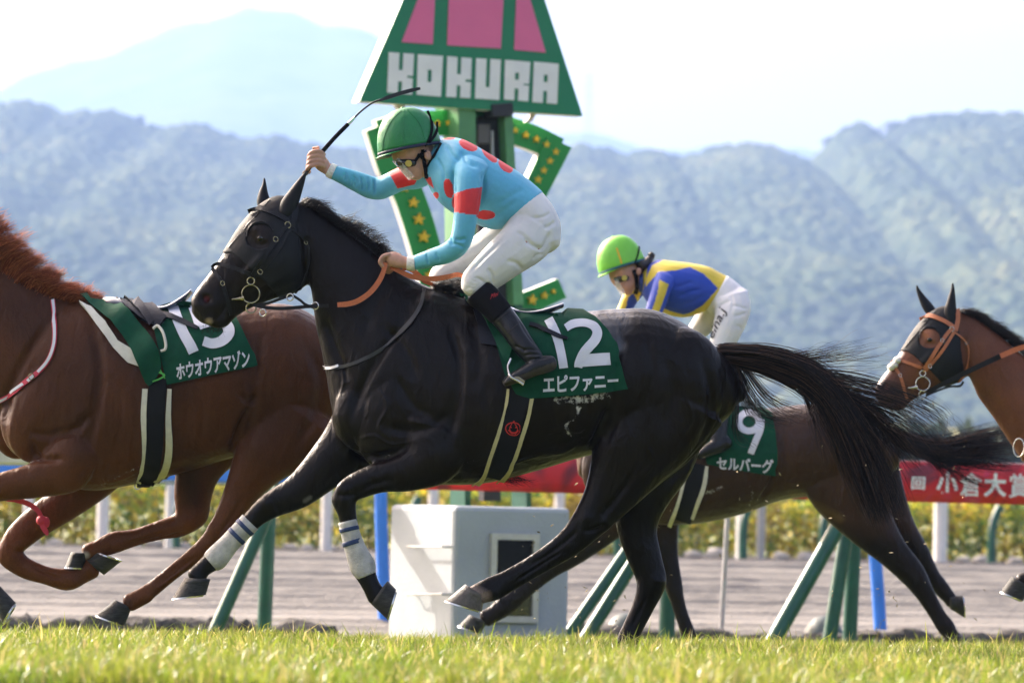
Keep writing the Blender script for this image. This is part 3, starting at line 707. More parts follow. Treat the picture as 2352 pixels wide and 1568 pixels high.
def seg_dist(q, poly):
    """distance of points q (n,2) to polyline, plus parameter 0..1 along it"""
    poly = np.asarray(poly, float); best = np.full(len(q), 1e9); par = np.zeros(len(q)); m = len(poly) - 1
    for i in range(m):
        a, b = poly[i], poly[i + 1]; d = b - a; t = np.clip(((q - a) @ d) / (d @ d + 1e-9), 0, 1)
        dd = np.linalg.norm(q - a - t[:, None] * d, axis=1); k = dd < best; best = np.where(k, dd, best); par = np.where(k, (i + t) / m, par)
    return best, par
def inside(q, poly):
    poly = np.asarray(poly, float); x, y = q[:, 0], q[:, 1]; r = np.zeros(len(q), bool); j = len(poly) - 1
    for i in range(len(poly)):
        xi, yi = poly[i]; xj, yj = poly[j]
        c = ((yi > y) != (yj > y)) & (x < (xj - xi) * (y - yi) / (yj - yi + 1e-12) + xi); r ^= c; j = i
    return r
class Body:
    """continuous mesh with picture coordinates for relief and colour"""
    def __init__(s, parts, voxel, smooth=6, Y0=None, fac=0.5):
        s.k = 1.0; s.kw = 1.0; s.v, s.f = union(parts, voxel, smooth, fac); s.Y0 = Y0; s.upd()
    def upd(s):
        s.n = vnormals(s.v, s.f); s.q = proj_np(s.v); s.bv = None
        # picture coordinates as seen from either flank: mirror the far side through the horse's middle plane
        if s.Y0 is not None:
            m = s.v.copy(); k = m[:, 1] > s.Y0; m[k, 1] = 2 * s.Y0 - m[k, 1]; s.qm = proj_np(m)
        else: s.qm = s.q
    def line(s, pts, width, depth, side=0, taper=True, k=4):
        """crease (depth>0) or ridge (depth<0) along a picture line; side -1: near flank only"""
        pl = catmull(np.array(pts, float), k); d, t = seg_dist(s.qm, pl); w = np.exp(-(d / (width * s.kw)) ** 2)
        if taper: w = w * np.clip(np.sin(np.clip(t, 0.02, 0.98) * math.pi) * 1.6, 0, 1)
        w = w * np.clip(np.abs(s.n[:, 1]) * 1.6, 0, 1)
        if side < 0: w = w * (s.v[:, 1] < s.Y0 + 0.0)
        s.v = s.v - s.n * (w * depth * s.k)[:, None]; return s
    def bump(s, px, py, rx, ry, h, rot=0.0, side=0):
        c, sn = math.cos(rot), math.sin(rot); d = s.qm - np.array([px, py]); u = d[:, 0] * c + d[:, 1] * sn; w_ = -d[:, 0] * sn + d[:, 1] * c
        w = np.exp(-((u / rx) ** 2 + (w_ / ry) ** 2)) * np.clip(np.abs(s.n[:, 1]) * 1.6, 0, 1)
        if side < 0: w = w * (s.v[:, 1] < s.Y0)
        s.v = s.v + s.n * (w * h)[:, None]; return s
    def bvh(s):
        if s.bv is None: s.bv = BVHTree.FromPolygons([V(x) for x in s.v], [tuple(map(int, q)) for q in s.f])
        return s.bv
    def hit(s, px, py):
        d = (Fw + Rt * ((px - CX) / FPX) - Up * ((py - CY) / FPX)).normalized()
        h = s.bvh().ray_cast(CAM, d)
        return (h[0], h[1]) if h[0] is not None else None
class Surf:
    """any list of (verts, faces) as a surface to lay things on"""
    def __init__(s, objs):
        vs, fs, n = [], [], 0
        for v, f in objs:
            vs += [V(x) for x in v]; fs += [tuple(int(i) + n for i in q) for q in f]; n = len(vs)
        s.bv = BVHTree.FromPolygons(vs, fs)
    def hit(s, px, py):
        d = (Fw + Rt * ((px - CX) / FPX) - Up * ((py - CY) / FPX)).normalized(); h = s.bv.ray_cast(CAM, d)
        return (h[0], h[1]) if h[0] is not None else None
def lay(surf, xy, off, Yf):
    """points of the picture laid on the surface, lifted by off along its normal; misses are filled from neighbours"""
    pts = []; nrm = []
    for a, b in xy:
        h = surf.hit(a, b); pts.append(h[0] if h else None); nrm.append(h[1] if h else None)
    lastY = None
    ok = [i for i, p in enumerate(pts) if p is not None]
    out = []
    for i, (a, b) in enumerate(xy):
        if pts[i] is None:
            if ok:
                j = min(ok, key=lambda q: (xy[q][0] - a) ** 2 + (xy[q][1] - b) ** 2); Y = pts[j].y
            else: Y = Yf
            p = P(a, b, Y); n = V((0, -1, 0))
        else: p, n = pts[i], nrm[i]
        if n.y > 0: n = -n
        n = (n + V((0, -0.35, 0))).normalized()
        out.append((p + n * off, n))
    return out
def mirror_pts(vs, Y0): return [V((v.x, 2 * Y0 - v.y, v.z)) for v in vs]
def strap(name, surf, pts, width, parent, material, Y0, off=0.004, thick=0.004, mirror=False, step=7.0, dense=6):
    """leather strap laid along a picture line on a surface"""
    c = catmull(np.array(pts, float), dense); L = np.concatenate([[0], np.cumsum(np.linalg.norm(np.diff(c, axis=0), axis=1))])
    m = max(3, int(L[-1] / step) + 1); u = np.linspace(0, L[-1], m); c = np.stack([np.interp(u, L, c[:, 0]), np.interp(u, L, c[:, 1])], 1)
    t = np.gradient(c, axis=0); t /= np.linalg.norm(t, axis=1)[:, None] + 1e-9; nn = np.stack([t[:, 1], -t[:, 0]], 1)
    w = np.interp(np.linspace(0, 1, m), np.linspace(0, 1, len(width)), width) if isinstance(width, (list, tuple)) else np.full(m, width)
    A = lay(surf, (c + nn * w[:, None] / 2).tolist(), off, Y0); B = lay(surf, (c - nn * w[:, None] / 2).tolist(), off, Y0)
    for S in (A, B):          # keep the strap from diving into small hollows
        ys = np.array([p.y for p, _ in S])
        if m > 4:
            ys2 = np.convolve(np.pad(ys, 2, mode='edge'), [.1, .2, .4, .2, .1], 'valid')
            for i in range(m):
                p, n = S[i]; S[i] = (p + V((0, min(ys2[i], ys[i]) - ys[i], 0)), n)
    b = MB(); vs, fs = [], []
    for (p, n), (q, n2) in zip(A, B): vs += [p, p + n * thick, q + n2 * thick, q]
    for i in range(m - 1):
        for j in range(4): fs.append((i * 4 + j, i * 4 + (j + 1) % 4, i * 4 + 4 + (j + 1) % 4, i * 4 + 4 + j))
    fs += [(0, 3, 2, 1), (m * 4 - 4, m * 4 - 3, m * 4 - 2, m * 4 - 1)]
    b.add(vs, fs)
    if mirror: MB().add(mirror_pts(vs, Y0), [f[::-1] for f in fs]).build(name, material, parent, autos=True)
    return b.build(name, material, parent, autos=True)
def patch(name, surf, poly, parent, material, Y0, off=0.008, thick=0.006, step=14.0, mirror=False, holes=(), wave=None, dense=0, both=False):
    """cloth cut to a picture outline and laid on a surface"""
    pl = np.array(poly, float)
    if dense: pl = catmull(np.vstack([pl, pl[:1]]), dense)[:-1]
    def ring(pl):
        out = []
        for i in range(len(pl)):
            a, b = pl[i], pl[(i + 1) % len(pl)]; k = max(1, int(np.linalg.norm(b - a) / step)); out += [a + (b - a) * j / k for j in range(k)]
        return out
    R = ring(pl); pts = list(R); ed = [(i, (i + 1) % len(R)) for i in range(len(R))]
    for h in holes:
        H = ring(np.array(h, float)); n0 = len(pts); pts += H; ed += [(n0 + i, n0 + (i + 1) % len(H)) for i in range(len(H))]
    lo, hi = pl.min(0), pl.max(0)
    G = np.array([(x + (step * 0.5 if j % 2 else 0), y) for j, y in enumerate(np.arange(lo[1], hi[1], step * 0.87)) for x in np.arange(lo[0], hi[0], step)])
    if len(G):
        k = inside(G, pl)
        d, _ = seg_dist(G, np.vstack([pl, pl[:1]])); k &= d > step * 0.4
        for h in holes:
            k &= ~inside(G, h); d, _ = seg_dist(G, np.vstack([h, h[:1]])); k &= d > step * 0.35
        pts += [g for g in G[k]]
    v2, e2, f2, _, _, _ = delaunay_2d_cdt([V((float(a), float(b))) for a, b in pts], ed, [], 1, 1e-4)
    xy = [(v.x, v.y) for v in v2]
    if holes:
        cen = np.array([[sum(xy[i][0] for i in f) / len(f), sum(xy[i][1] for i in f) / len(f)] for f in f2]); kk = np.ones(len(f2), bool)
        for h in holes: kk &= ~inside(cen, h)
        f2 = [f for f, g in zip(f2, kk) if g]
    L = lay(surf, xy, off, Y0)
    if wave: L = [(p + n * wave(a, b), n) for (p, n), (a, b) in zip(L, xy)]
    top = [p + n * thick for p, n in L]; bot = [p for p, n in L]; n = len(top)
    fs = [tuple(f) for f in f2]; cnt = {}
    for f in fs:
        for i in range(len(f)):
            e_ = (f[i], f[(i + 1) % len(f)]); cnt[e_] = 1
    rim = [e_ for e_ in cnt if (e_[1], e_[0]) not in cnt]
    vs = top + bot; F = fs + [tuple(i + n for i in f[::-1]) for f in fs] + [(a, a + n, b + n, b) for a, b in rim]
    b = MB().add(vs, F)
    if mirror: MB().add(mirror_pts(vs, Y0), [f[::-1] for f in F]).build(name, material, parent, autos=True)
    o = b.build(name, material, parent, autos=True)
    return o, Surf([(vs, F)])
def decal(name, surf, uvxy, tris, parent, material, Y0, off=0.003, maxe=12.0):
    """flat print (triangles in picture coordinates) laid on a surface"""
    bm = bmesh.new(); vs = [bm.verts.new((a, b, 0)) for a, b in uvxy]
    for f in tris:
        try: bm.faces.new([vs[i] for i in f])
        except ValueError: pass
    for _ in range(3):
        long_ = [e_ for e_ in bm.edges if e_.calc_length() > maxe]
        if not long_: break
        bmesh.ops.subdivide_edges(bm, edges=long_, cuts=1); bmesh.ops.triangulate(bm, faces=bm.faces)
    bm.verts.index_update(); xy = [(v.co.x, v.co.y) for v in bm.verts]; F = [tuple(v.index for v in f.verts) for f in bm.faces]; bm.free()
    L = lay(surf, xy, off, Y0)
    return mesh_np(name, [tuple(p) for p, n in L], F, material, parent, smooth=False)
def stroke_tris(path, w, dense=8):
    """a brush stroke in the picture: polyline with widths -> triangles"""
    c = catmull(np.array(path, float), dense) if len(path) > 2 else np.array(path, float)
    t = np.gradient(c, axis=0); t /= np.linalg.norm(t, axis=1)[:, None] + 1e-9; nn = np.stack([t[:, 1], -t[:, 0]], 1)
    ww = np.interp(np.linspace(0, 1, len(c)), np.linspace(0, 1, len(w)), w)[:, None] if isinstance(w, (list, tuple)) else w
    A, B = c + nn * ww / 2, c - nn * ww / 2; m = len(c); xy = np.concatenate([A, B]); f = []
    for i in range(m - 1): f += [(i, i + 1, m + i + 1), (i, m + i + 1, m + i)]
    return xy, f
def text_on(name, surf, s, q, parent, material, Y0, bold=0.02, off=0.003, shear=0.0):
    uv, fs, _ = text_tris(s, bold, shear=shear); return decal(name, surf, quad_map(uv, q).tolist(), fs, parent, material, Y0, off)
def hairs(name, strands, parent, material, r0=0.0012, colors=None):
    """strands: list of (k,3) arrays -> tapered three-sided hairs in one mesh"""
    vs, fs, n = [], [], 0; cols = []
    ring = np.array([[1, 0], [-0.5, 0.87], [-0.5, -0.87]])
    for i, s in enumerate(strands):
        m = len(s); rad = r0 * np.linspace(1, 0.25, m); t = np.gradient(s, axis=0); t /= np.linalg.norm(t, axis=1)[:, None] + 1e-9
        a = np.cross(t, [0.3, 0.9, 0.2]); a /= np.linalg.norm(a, axis=1)[:, None] + 1e-9; b = np.cross(t, a)
        vs.append((s[:, None, :] + (a[:, None, :] * ring[None, :, 0:1] + b[:, None, :] * ring[None, :, 1:2]) * rad[:, None, None]).reshape(-1, 3))
        idx = n + np.arange(m * 3).reshape(m, 3)
        for k in range(3): fs.append(np.stack([idx[:-1, k], idx[:-1, (k + 1) % 3], idx[1:, (k + 1) % 3], idx[1:, k]], 1))
        n += m * 3
        if colors is not None: cols.append(np.repeat(np.array([colors[i]]), m * 3, 0))
    o = mesh_np(name, np.concatenate(vs), np.concatenate(fs), material, parent, colors=np.concatenate(cols) if colors is not None else None)
    return tag(o, kind='stuff')
def guide_hair(groups, Y0, seed=1, seg=12, clump=0.0):
    """groups: (n, list of guide polylines [(px,py,dy)..], spread px, spread m, curl) -> strands blended between guides"""
    rng = np.random.default_rng(seed); out = []
    for n, guides, sp, sm, curl in groups:
        G = [catmull(np.array(g, float), 8) for g in guides]
        G = [np.stack([np.interp(np.linspace(0, 1, seg), np.linspace(0, 1, len(g)), g[:, k]) for k in range(3)], 1) for g in G]
        CL = rng.normal(size=(max(4, n // 14), 3)) * clump
        for i in range(n):
            if len(G) > 1:
                a = rng.random() * (len(G) - 1); k = min(int(a), len(G) - 2); f = a - k; g = G[k] * (1 - f) + G[k + 1] * f
            else: g = G[0]
            g = g.copy(); L = rng.uniform(0.6, 1.08); tt = np.linspace(0, L, seg)
            g = np.stack([np.interp(np.clip(tt, 0, 1), np.linspace(0, 1, seg), g[:, k]) for k in range(3)], 1)
            u = np.linspace(0, 1, seg); o = rng.normal(size=2); ph = rng.random() * 6.28; amp = curl * rng.random()
            g[:, 0] += o[0] * sp * (0.35 + 0.65 * u) + amp * np.sin(u * rng.uniform(3, 9) + ph) * u
            g[:, 1] += o[1] * sp * (0.35 + 0.65 * u) + amp * np.cos(u * rng.uniform(3, 9) + ph) * u
            g[:, 2] += rng.normal() * sm * (0.4 + 0.6 * u)
            if clump:
                cv = CL[int(a * 7.3 + rng.integers(0, 2)) % len(CL)] if len(G) > 1 else CL[rng.integers(0, len(CL))]; wv = np.sin(u * 5 + cv[2])
                g[:, 0] += cv[0] * u + 0.5 * cv[1] * wv * u; g[:, 1] += cv[1] * u + 0.5 * cv[0] * wv * u
            out.append(np.array([list(P(a, b, Y0 + c)) for a, b, c in g]))
    return out
def hoof(parent, cf, ch, st, sh, Y, w=0.052, material=None, shoe=True, name='hoof'):
    """hoof from picture points: coronet front, coronet heel, sole toe, sole heel"""
    cf, ch, st, sh = [np.array(p, float) for p in (cf, ch, st, sh)]
    secs = []
    for t, k in ((-0.16, 0.84), (-0.04, 0.97), (0.08, 1.01), (0.18, 0.99), (0.5, 1.05), (0.93, 1.13), (1.0, 1.11)):
        A, B = cf + (st - cf) * t, ch + (sh - ch) * t
        a, b = P(*A, Y), P(*B, Y); secs.append(list((a + b) / 2) + list((a - b) / 2) + [0, w * k, 0])
    v, f = loft_secs(secs, 3, 20, 0.05); h = mesh_np(name, v, f, material, parent)
    h.data.set_sharp_from_angle(angle=math.radians(50))
    if shoe:
        n = (P(*st, Y) + P(*sh, Y)) / 2 - (P(*cf, Y) + P(*ch, Y)) / 2; n.normalize()
        a, b = P(*st, Y), P(*sh, Y); c = (a + b) / 2; A = (a - b) / 2; vs, fs = [], []; m = 22
        for i in range(m + 1):
            th = -2.55 + 5.1 * i / m
            d = A * math.cos(th) + V((0, w * 1.10, 0)) * math.sin(th)
            for q in (1.03, 0.72):
                for z in (0.0, 0.008): vs.append(c + d * q + n * z)
        for i in range(m):
            o = i * 4
            for p, q in ((0, 1), (1, 3), (3, 2), (2, 0)): fs.append((o + p, o + q, o + 4 + q, o + 4 + p))
        fs += [(0, 2, 3, 1), (m * 4, m * 4 + 1, m * 4 + 3, m * 4 + 2)]
        MB().add(vs, fs).build('horseshoe', M_steel, h, autos=True)
    return h
def ring3(name, c, r, tube, parent, material, nrm=V((0, -1, 0.0)), el=1.0, n=28, rot=0.0):
    """metal ring lying in the plane with the given normal"""
    c = V(c); nrm = V(nrm).normalized(); u = V((0, 0, 1)).cross(nrm).normalized(); w = nrm.cross(u)
    u, w = u * math.cos(rot) + w * math.sin(rot), w * math.cos(rot) - u * math.sin(rot)
    pts = [c + u * (r * math.cos(2 * math.pi * k / n)) + w * (r * el * math.sin(2 * math.pi * k / n)) for k in range(n + 1)]
    return MB().tube(pts, tube, 8, cap=False).build(name, material, parent, smooth=True)
def coat_mat(name, rough, foamcol=(0.55, 0.53, 0.5), hair=260, var=0.25, coat=0.0, spec=0.5):
    """horse coat: vertex colour, fine hair grain, dried foam where the 'foam' attribute says so, wet gloss where 'wet' says so"""
    m, t, b = nodes(name); L = t.links.new
    tc = t.nodes.new('ShaderNodeTexCoord'); a = t.nodes.new('ShaderNodeAttribute'); a.attribute_name = 'Col'
    n1 = t.nodes.new('ShaderNodeTexNoise'); n1.inputs['Scale'].default_value = 5; n1.inputs['Detail'].default_value = 5; L(tc.outputs['Object'], n1.inputs[0])
    mp = t.nodes.new('ShaderNodeMapping'); mp.inputs['Scale'].default_value = (1, 1, 0.35); mp.inputs['Rotation'].default_value = (0, 0.5, 0); L(tc.outputs['Object'], mp.inputs[0])
    n2 = t.nodes.new('ShaderNodeTexNoise'); n2.inputs['Scale'].default_value = hair; n2.inputs['Detail'].default_value = 2; L(mp.outputs[0], n2.inputs[0])
    ad = t.nodes.new('ShaderNodeMath'); ad.operation = 'ADD'; L(n1.outputs[0], ad.inputs[0]); L(n2.outputs[0], ad.inputs[1])
    r = t.nodes.new('ShaderNodeMapRange'); r.inputs[1].default_value = 0.65; r.inputs[2].default_value = 1.35; r.inputs[3].default_value = 1 - var; r.inputs[4].default_value = 1 + var; L(ad.outputs[0], r.inputs[0])
    mx = t.nodes.new('ShaderNodeMix'); mx.data_type = 'RGBA'; mx.blend_type = 'MULTIPLY'; mx.inputs[0].default_value = 1; L(a.outputs[0], mx.inputs[6]); L(r.outputs[0], mx.inputs[7])
    fo = t.nodes.new('ShaderNodeAttribute'); fo.attribute_name = 'Mark'; sp = t.nodes.new('ShaderNodeSeparateColor'); L(fo.outputs[0], sp.inputs[0])
    n3 = t.nodes.new('ShaderNodeTexNoise'); n3.inputs['Scale'].default_value = 45; n3.inputs['Detail'].default_value = 6; n3.inputs['Roughness'].default_value = 0.7; L(tc.outputs['Object'], n3.inputs[0])
    s1 = t.nodes.new('ShaderNodeMath'); s1.operation = 'SUBTRACT'; s1.inputs[0].default_value = 1.0; L(sp.outputs[0], s1.inputs[1])
    g = t.nodes.new('ShaderNodeMapRange'); L(n3.outputs[0], g.inputs[0]); L(s1.outputs[0], g.inputs[1]); 
    ad2 = t.nodes.new('ShaderNodeMath'); ad2.operation = 'ADD'; ad2.inputs[1].default_value = 0.16; L(s1.outputs[0], ad2.inputs[0]); L(ad2.outputs[0], g.inputs[2])
    mx2 = t.nodes.new('ShaderNodeMix'); mx2.data_type = 'RGBA'; L(g.outputs[0], mx2.inputs[0]); L(mx.outputs[2], mx2.inputs[6]); mx2.inputs[7].default_value = (*foamcol, 1)
    L(mx2.outputs[2], b.inputs['Base Color'])
    rr = t.nodes.new('ShaderNodeMapRange'); rr.inputs[3].default_value = rough; rr.inputs[4].default_value = 0.2; L(sp.outputs[1], rr.inputs[0]); L(rr.outputs[0], b.inputs['Roughness'])
    rs = t.nodes.new('ShaderNodeMapRange'); rs.inputs[3].default_value = spec; rs.inputs[4].default_value = 0.9; L(sp.outputs[1], rs.inputs[0]); L(rs.outputs[0], b.inputs['Specular IOR Level'])
    b.inputs['Coat Weight'].default_value = coat; b.inputs['Coat Roughness'].default_value = 0.3
    bp = t.nodes.new('ShaderNodeBump'); bp.inputs['Strength'].default_value = 0.18; bp.inputs['Distance'].default_value = 0.004; L(ad.outputs[0], bp.inputs['Height'])
    mp2 = t.nodes.new('ShaderNodeMapping'); mp2.inputs['Scale'].default_value = (1.6, 1, 0.8); mp2.inputs['Rotation'].default_value = (0, -0.6, 0); L(tc.outputs['Object'], mp2.inputs[0])
    n4 = t.nodes.new('ShaderNodeTexNoise'); n4.inputs['Scale'].default_value = 11; n4.inputs['Detail'].default_value = 3; n4.inputs['Distortion'].default_value = 0.8; L(mp2.outputs[0], n4.inputs[0])
    b2 = t.nodes.new('ShaderNodeBump'); b2.inputs['Strength'].default_value = 0.45; b2.inputs['Distance'].default_value = 0.022; L(n4.outputs[0], b2.inputs['Height']); L(bp.outputs[0], b2.inputs['Normal']); L(b2.outputs[0], b.inputs['Normal'])
    return m
def smooth01(d, w): return np.clip(1 - d / w, 0, 1) ** 0.7
def finish(B, name, parent, material, col, mark=None):
    B.upd(); o = mesh_np(name, B.v, B.f if isinstance(B.f, np.ndarray) else B.f, material, parent, colors=col)
    set_col(o.data, np.zeros((len(B.v), 3)) if mark is None else mark, 'Mark'); return o
def submesh(B, keep, off, name, material, parent, thick=0.0, relax=6):
    """the part of a body's skin whose vertices are kept, lifted off it: a tight hood or sleeve"""
    F = np.asarray(B.f); k = keep[F].all(1); F = F[k]; used = np.unique(F); mp = -np.ones(len(B.v), int); mp[used] = np.arange(len(used)); F = mp[F]
    v = B.v[used].copy(); n = B.n[used]
    e = np.concatenate([F[:, [0, 1]], F[:, [1, 2]], F[:, [2, 3]], F[:, [3, 0]]]); es = np.sort(e, 1); u, cnt = np.unique(es, axis=0, return_counts=True); be = u[cnt == 1]
    for _ in range(relax):
        acc = np.zeros_like(v); c = np.zeros(len(v)); np.add.at(acc, be[:, 0], v[be[:, 1]]); np.add.at(acc, be[:, 1], v[be[:, 0]]); np.add.at(c, be[:, 0], 1); np.add.at(c, be[:, 1], 1)
        m = c > 0; v[m] = v[m] * 0.5 + 0.5 * acc[m] / c[m][:, None]
    top = v + n * off; bot = v - n * 0.002; m = len(v)
    bl = {}
    for q in F:
        for i in range(4): bl[(q[i], q[(i + 1) % 4])] = 1
    rim = [(a, b) for a, b in bl if (b, a) not in bl]
    faces = np.concatenate([F, np.array([(b, a, a + m, b + m) for a, b in rim])]) if rim else F
    return mesh_np(name, np.concatenate([top, bot]), faces, material, parent)
# ================================================================== HORSES
M_hoof = mat('hoof horn', (0.034, 0.034, 0.032), 0.55, 0.5, 30, bump=0.4, stretch=(1, 1, 4), spec=0.25)
M_hoofl = mat('pale hoof horn', (0.10, 0.085, 0.07), 0.5, 0.35, 40, bump=0.3)
M_eye = mat('eye', (0.008, 0.006, 0.005), 0.08, 0.0)
M_blackleather = mat('black leather', (0.007, 0.007, 0.009), 0.42, 0.3, 60, bump=0.3, spec=0.25)
M_hairblk = mat('black horse hair', (0.010, 0.008, 0.008), 0.42, 0.1, 40, attr=True, spec=0.25)
M_hood = mat('black stretch hood', (0.0065, 0.0075, 0.010), 0.6, 0.35, 700, bump=0.5, bscale=900, bdist=0.002, spec=0.25)
Y12, Y15, YBY, Y9 = 20.7, 22.3, 25.6, 27.6
M_coat12 = coat_mat('dark brown coat', 0.36, hair=300, var=0.35, spec=0.17)
M_coat15 = coat_mat('chestnut coat', 0.40, hair=280, var=0.3, spec=0.13)
M_coatb = coat_mat('bay coat', 0.40, hair=250, var=0.25, spec=0.2)
def z8(l): return [(422.6 + a * .2461, 385.9 + b * .2461) for a, b in l]
HEAD12 = [(676, 456, 722, 610, .070), (632, 452, 708, 650, .088), (588, 478, 684, 668, .100), (552, 518, 640, 684, .094), (524, 562, 604, 696, .075), (499, 602, 566, 713, .060),
          (474, 636, 540, 730, .054), (452, 664, 522, 748, .056), (439, 688, 500, 755, .052), (441, 706, 474, 745, .038)]
def map_rows(rows, f): return [tuple(f(r[0], r[1])) + tuple(f(r[2], r[3])) + tuple(r[4:]) for r in rows]
def head_details(B, f, sc=1.0):
    """relief of a horse's head, given in the main horse's picture coordinates and mapped by f"""
    F = lambda l: [f(a, b) for a, b in l]
    B.line(F([(700, 560), (706, 610), (694, 645), (664, 664), (630, 676)]), 12 * sc, 0.010, taper=False)     # jowl edge
    B.bump(*f(655, 600), 46 * sc, 50 * sc, 0.012); B.upd()
    B.line(F([(610, 582), (580, 612), (556, 640)]), 9 * sc, -0.008)
    B.bump(*f(590, 528), 22 * sc, 13 * sc, 0.016, 0.5); B.bump(*f(600, 547), 12 * sc, 9 * sc, 0.008)           # brow and eye
    B.line(F([(584, 556), (600, 562), (616, 556)]), 5 * sc, 0.006)
    B.upd()
    B.bump(*f(474, 688), 26 * sc, 21 * sc, 0.010); B.upd()
    B.bump(*f(473, 686), 12 * sc, 9.5 * sc, -0.034, 0.3); B.upd()                                               # nostril
    B.line(F([(521, 700), (508, 722), (494, 738)]), 4.5 * sc, 0.007); B.upd()                                   # mouth
    B.bump(*f(478, 735), 16 * sc, 12 * sc, 0.008); B.bump(*f(512, 742), 16 * sc, 12 * sc, 0.008); B.upd()
def paint(B, base, items):
    """items: (colour, weight array)"""
    c = np.repeat(np.array([base], float), len(B.v), 0)
    for k, w in items: c = c * (1 - w[:, None]) + np.array(k) * w[:, None]
    return c
def near_line(B, pts, w, mir=True):
    d, t = seg_dist(B.qm if mir else B.q, catmull(np.array(pts, float), 4)); return np.clip(1.3 - d / w, 0, 1)
def near_pt(B, px, py, r, mir=True): 
    return np.clip(1.4 - np.linalg.norm((B.qm if mir else B.q) - np.array([px, py]), axis=1) / r, 0, 1)

# ---------------------------------------------------------------- horse 12
def horse12():
    Y0 = Y12
    neck = [(672, 460, 716, 668, .066), (722, 476, 720, 706, .070), (775, 514, 726, 752, .078), (838, 560, 738, 806, .094), (898, 608, 750, 868, .118), (958, 646, 762, 940, .150), (1022, 672, 786, 1015, .185), (1080, 694, 860, 1065, .20)]
    body = [(905, 690, 815, 1000, .165), (985, 664, 880, 1075, .205), (1060, 684, 985, 1110, .235), (1150, 708, 1110, 1110, .275), (1250, 718, 1225, 1083, .30), (1340, 715, 1335, 1050, .295), (1420, 709, 1430, 1030, .28), (1500, 711, 1515, 1020, .275), (1575, 745, 1580, 1010, .25), (1635, 790, 1640, 985, .19), (1676, 832, 1680, 950, .125), (1692, 862, 1694, 926, .07)]
    nf = [(1010, 985, 95, .085), (985, 1060, 66, .075), (930, 1082, 48, .062), (868, 1097, 36, .050), (805, 1124, 30, .044), (790, 1150, 29, .042), (797, 1178, 22, .034), (805, 1220, 20, .031), (817, 1262, 22, .032), (832, 1300, 27, .036), (850, 1340, 21, .034), (868, 1372, 24, .040)]
    ff = [(840, 985, 90, .08), (790, 1035, 66, .075), (736, 1084, 50, .062), (682, 1130, 40, .052), (617, 1163, 30, .044), (576, 1197, 23, .036), (530, 1244, 21, .032), (497, 1281, 25, .034), (465, 1306, 20, .034), (452, 1326, 26, .040)]
    nh = [(1530, 900, 150, .12), (1480, 990, 128, .115), (1442, 1062, 92, .095), (1398, 1138, 60, .068), (1352, 1200, 42, .050), (1302, 1250, 32, .038), (1232, 1296, 26, .032), (1168, 1333, 26, .032), (1134, 1350, 29, .036), (1102, 1362, 25, .036), (1090, 1370, 26, .04)]
    fh = [(1520, 930, 120, .11), (1496, 1060, 96, .10), (1470, 1150, 64, .08), (1464, 1219, 46, .064), (1482, 1285, 39, .055), (1496, 1338, 35, .050), (1477, 1392, 26, .036), (1454, 1440, 24, .033), (1443, 1468, 26, .037), (1430, 1490, 20, .036), (1422, 1500, 20, .04)]
    parts = [trunk(neck, Y0), trunk(HEAD12, Y0, capf=0.5), trunk(body, Y0, n=32, capf=0.7, sup=2.25),
             limb(nf, Y0, dy=-.16), limb(ff, Y0, dy=.15), limb(nh, Y0, dy=-.14), limb(fh, Y0, dy=.13),
             blob(930, 940, 100, .095, 150, Y0 - .115, -0.5), blob(930, 940, 100, .095, 150, Y0 + .115, -0.5),
             blob(838, 955, 74, .085, 84, Y0 - .075), blob(836, 955, 74, .085, 84, Y0 + .075),
             blob(1560, 880, 110, .14, 130, Y0 - .12), blob(1560, 880, 110, .14, 130, Y0 + .12),
             blob(1450, 870, 100, .10, 125, Y0 - .155, 0.2), blob(1450, 870, 100, .10, 125, Y0 + .155, 0.2), 
             limb([(1650, 812, 22, .03), (1700, 816, 17, .025), (1760, 822, 12, .018), (1830, 845, 7, .012)], Y0)]
    B = Body(parts, 0.0068, 7, Y0)
    head_details(B, lambda a, b: (a, b))
    B.k, B.kw = 1.7, 0.8
    # muscles
    B.line([(1028, 720), (1052, 820), (1046, 930), (1022, 1040)], 16, 0.012, k=6)
    B.line([(960, 700), (880, 800), (826, 900), (800, 985)], 14, 0.010)
    B.line([(1046, 935), (990, 980), (930, 990), (880, 975)], 14, 0.010)
    B.line([(905, 860), (950, 930), (1000, 960)], 12, 0.006)
    B.line([(742, 720), (770, 800), (800, 880)], 12, 0.008); B.upd()
    B.line([(800, 985), (820, 1040), (870, 1050), (930, 1035)], 12, 0.012)
    B.bump(1000, 1050, 46, 36, 0.012); B.upd()
    B.line([(1432, 760), (1412, 860), (1408, 960), (1384, 1030)], 16, 0.010)
    B.line([(1400, 930), (1378, 985), (1352, 1040)], 10, 0.014)
    B.line([(1600, 800), (1632, 880), (1630, 970), (1580, 1070), (1500, 1120)], 15, 0.010)
    B.line([(1520, 800), (1545, 900), (1520, 1010)], 18, 0.007)
    B.bump(1430, 1030, 40, 44, 0.012); B.upd()
    B.line([(1460, 1080), (1420, 1140), (1378, 1190)], 9, 0.008); B.line([(1330, 1215), (1280, 1258), (1200, 1308)], 7, 0.006)
    B.line([(905, 1100), (860, 1112), (825, 1128)], 7, 0.005)
    for x in range(1110, 1340, 38): B.line([(x, 860), (x + 12, 950), (x - 6, 1040)], 10, 0.0022)
    for pl in ([(800, 1180), (808, 1225), (818, 1265)], [(560, 1210), (520, 1252), (498, 1276)], [(1296, 1262), (1232, 1304), (1176, 1340)], [(1490, 1365), (1470, 1410), (1452, 1446)]): B.line(pl, 4, .006)
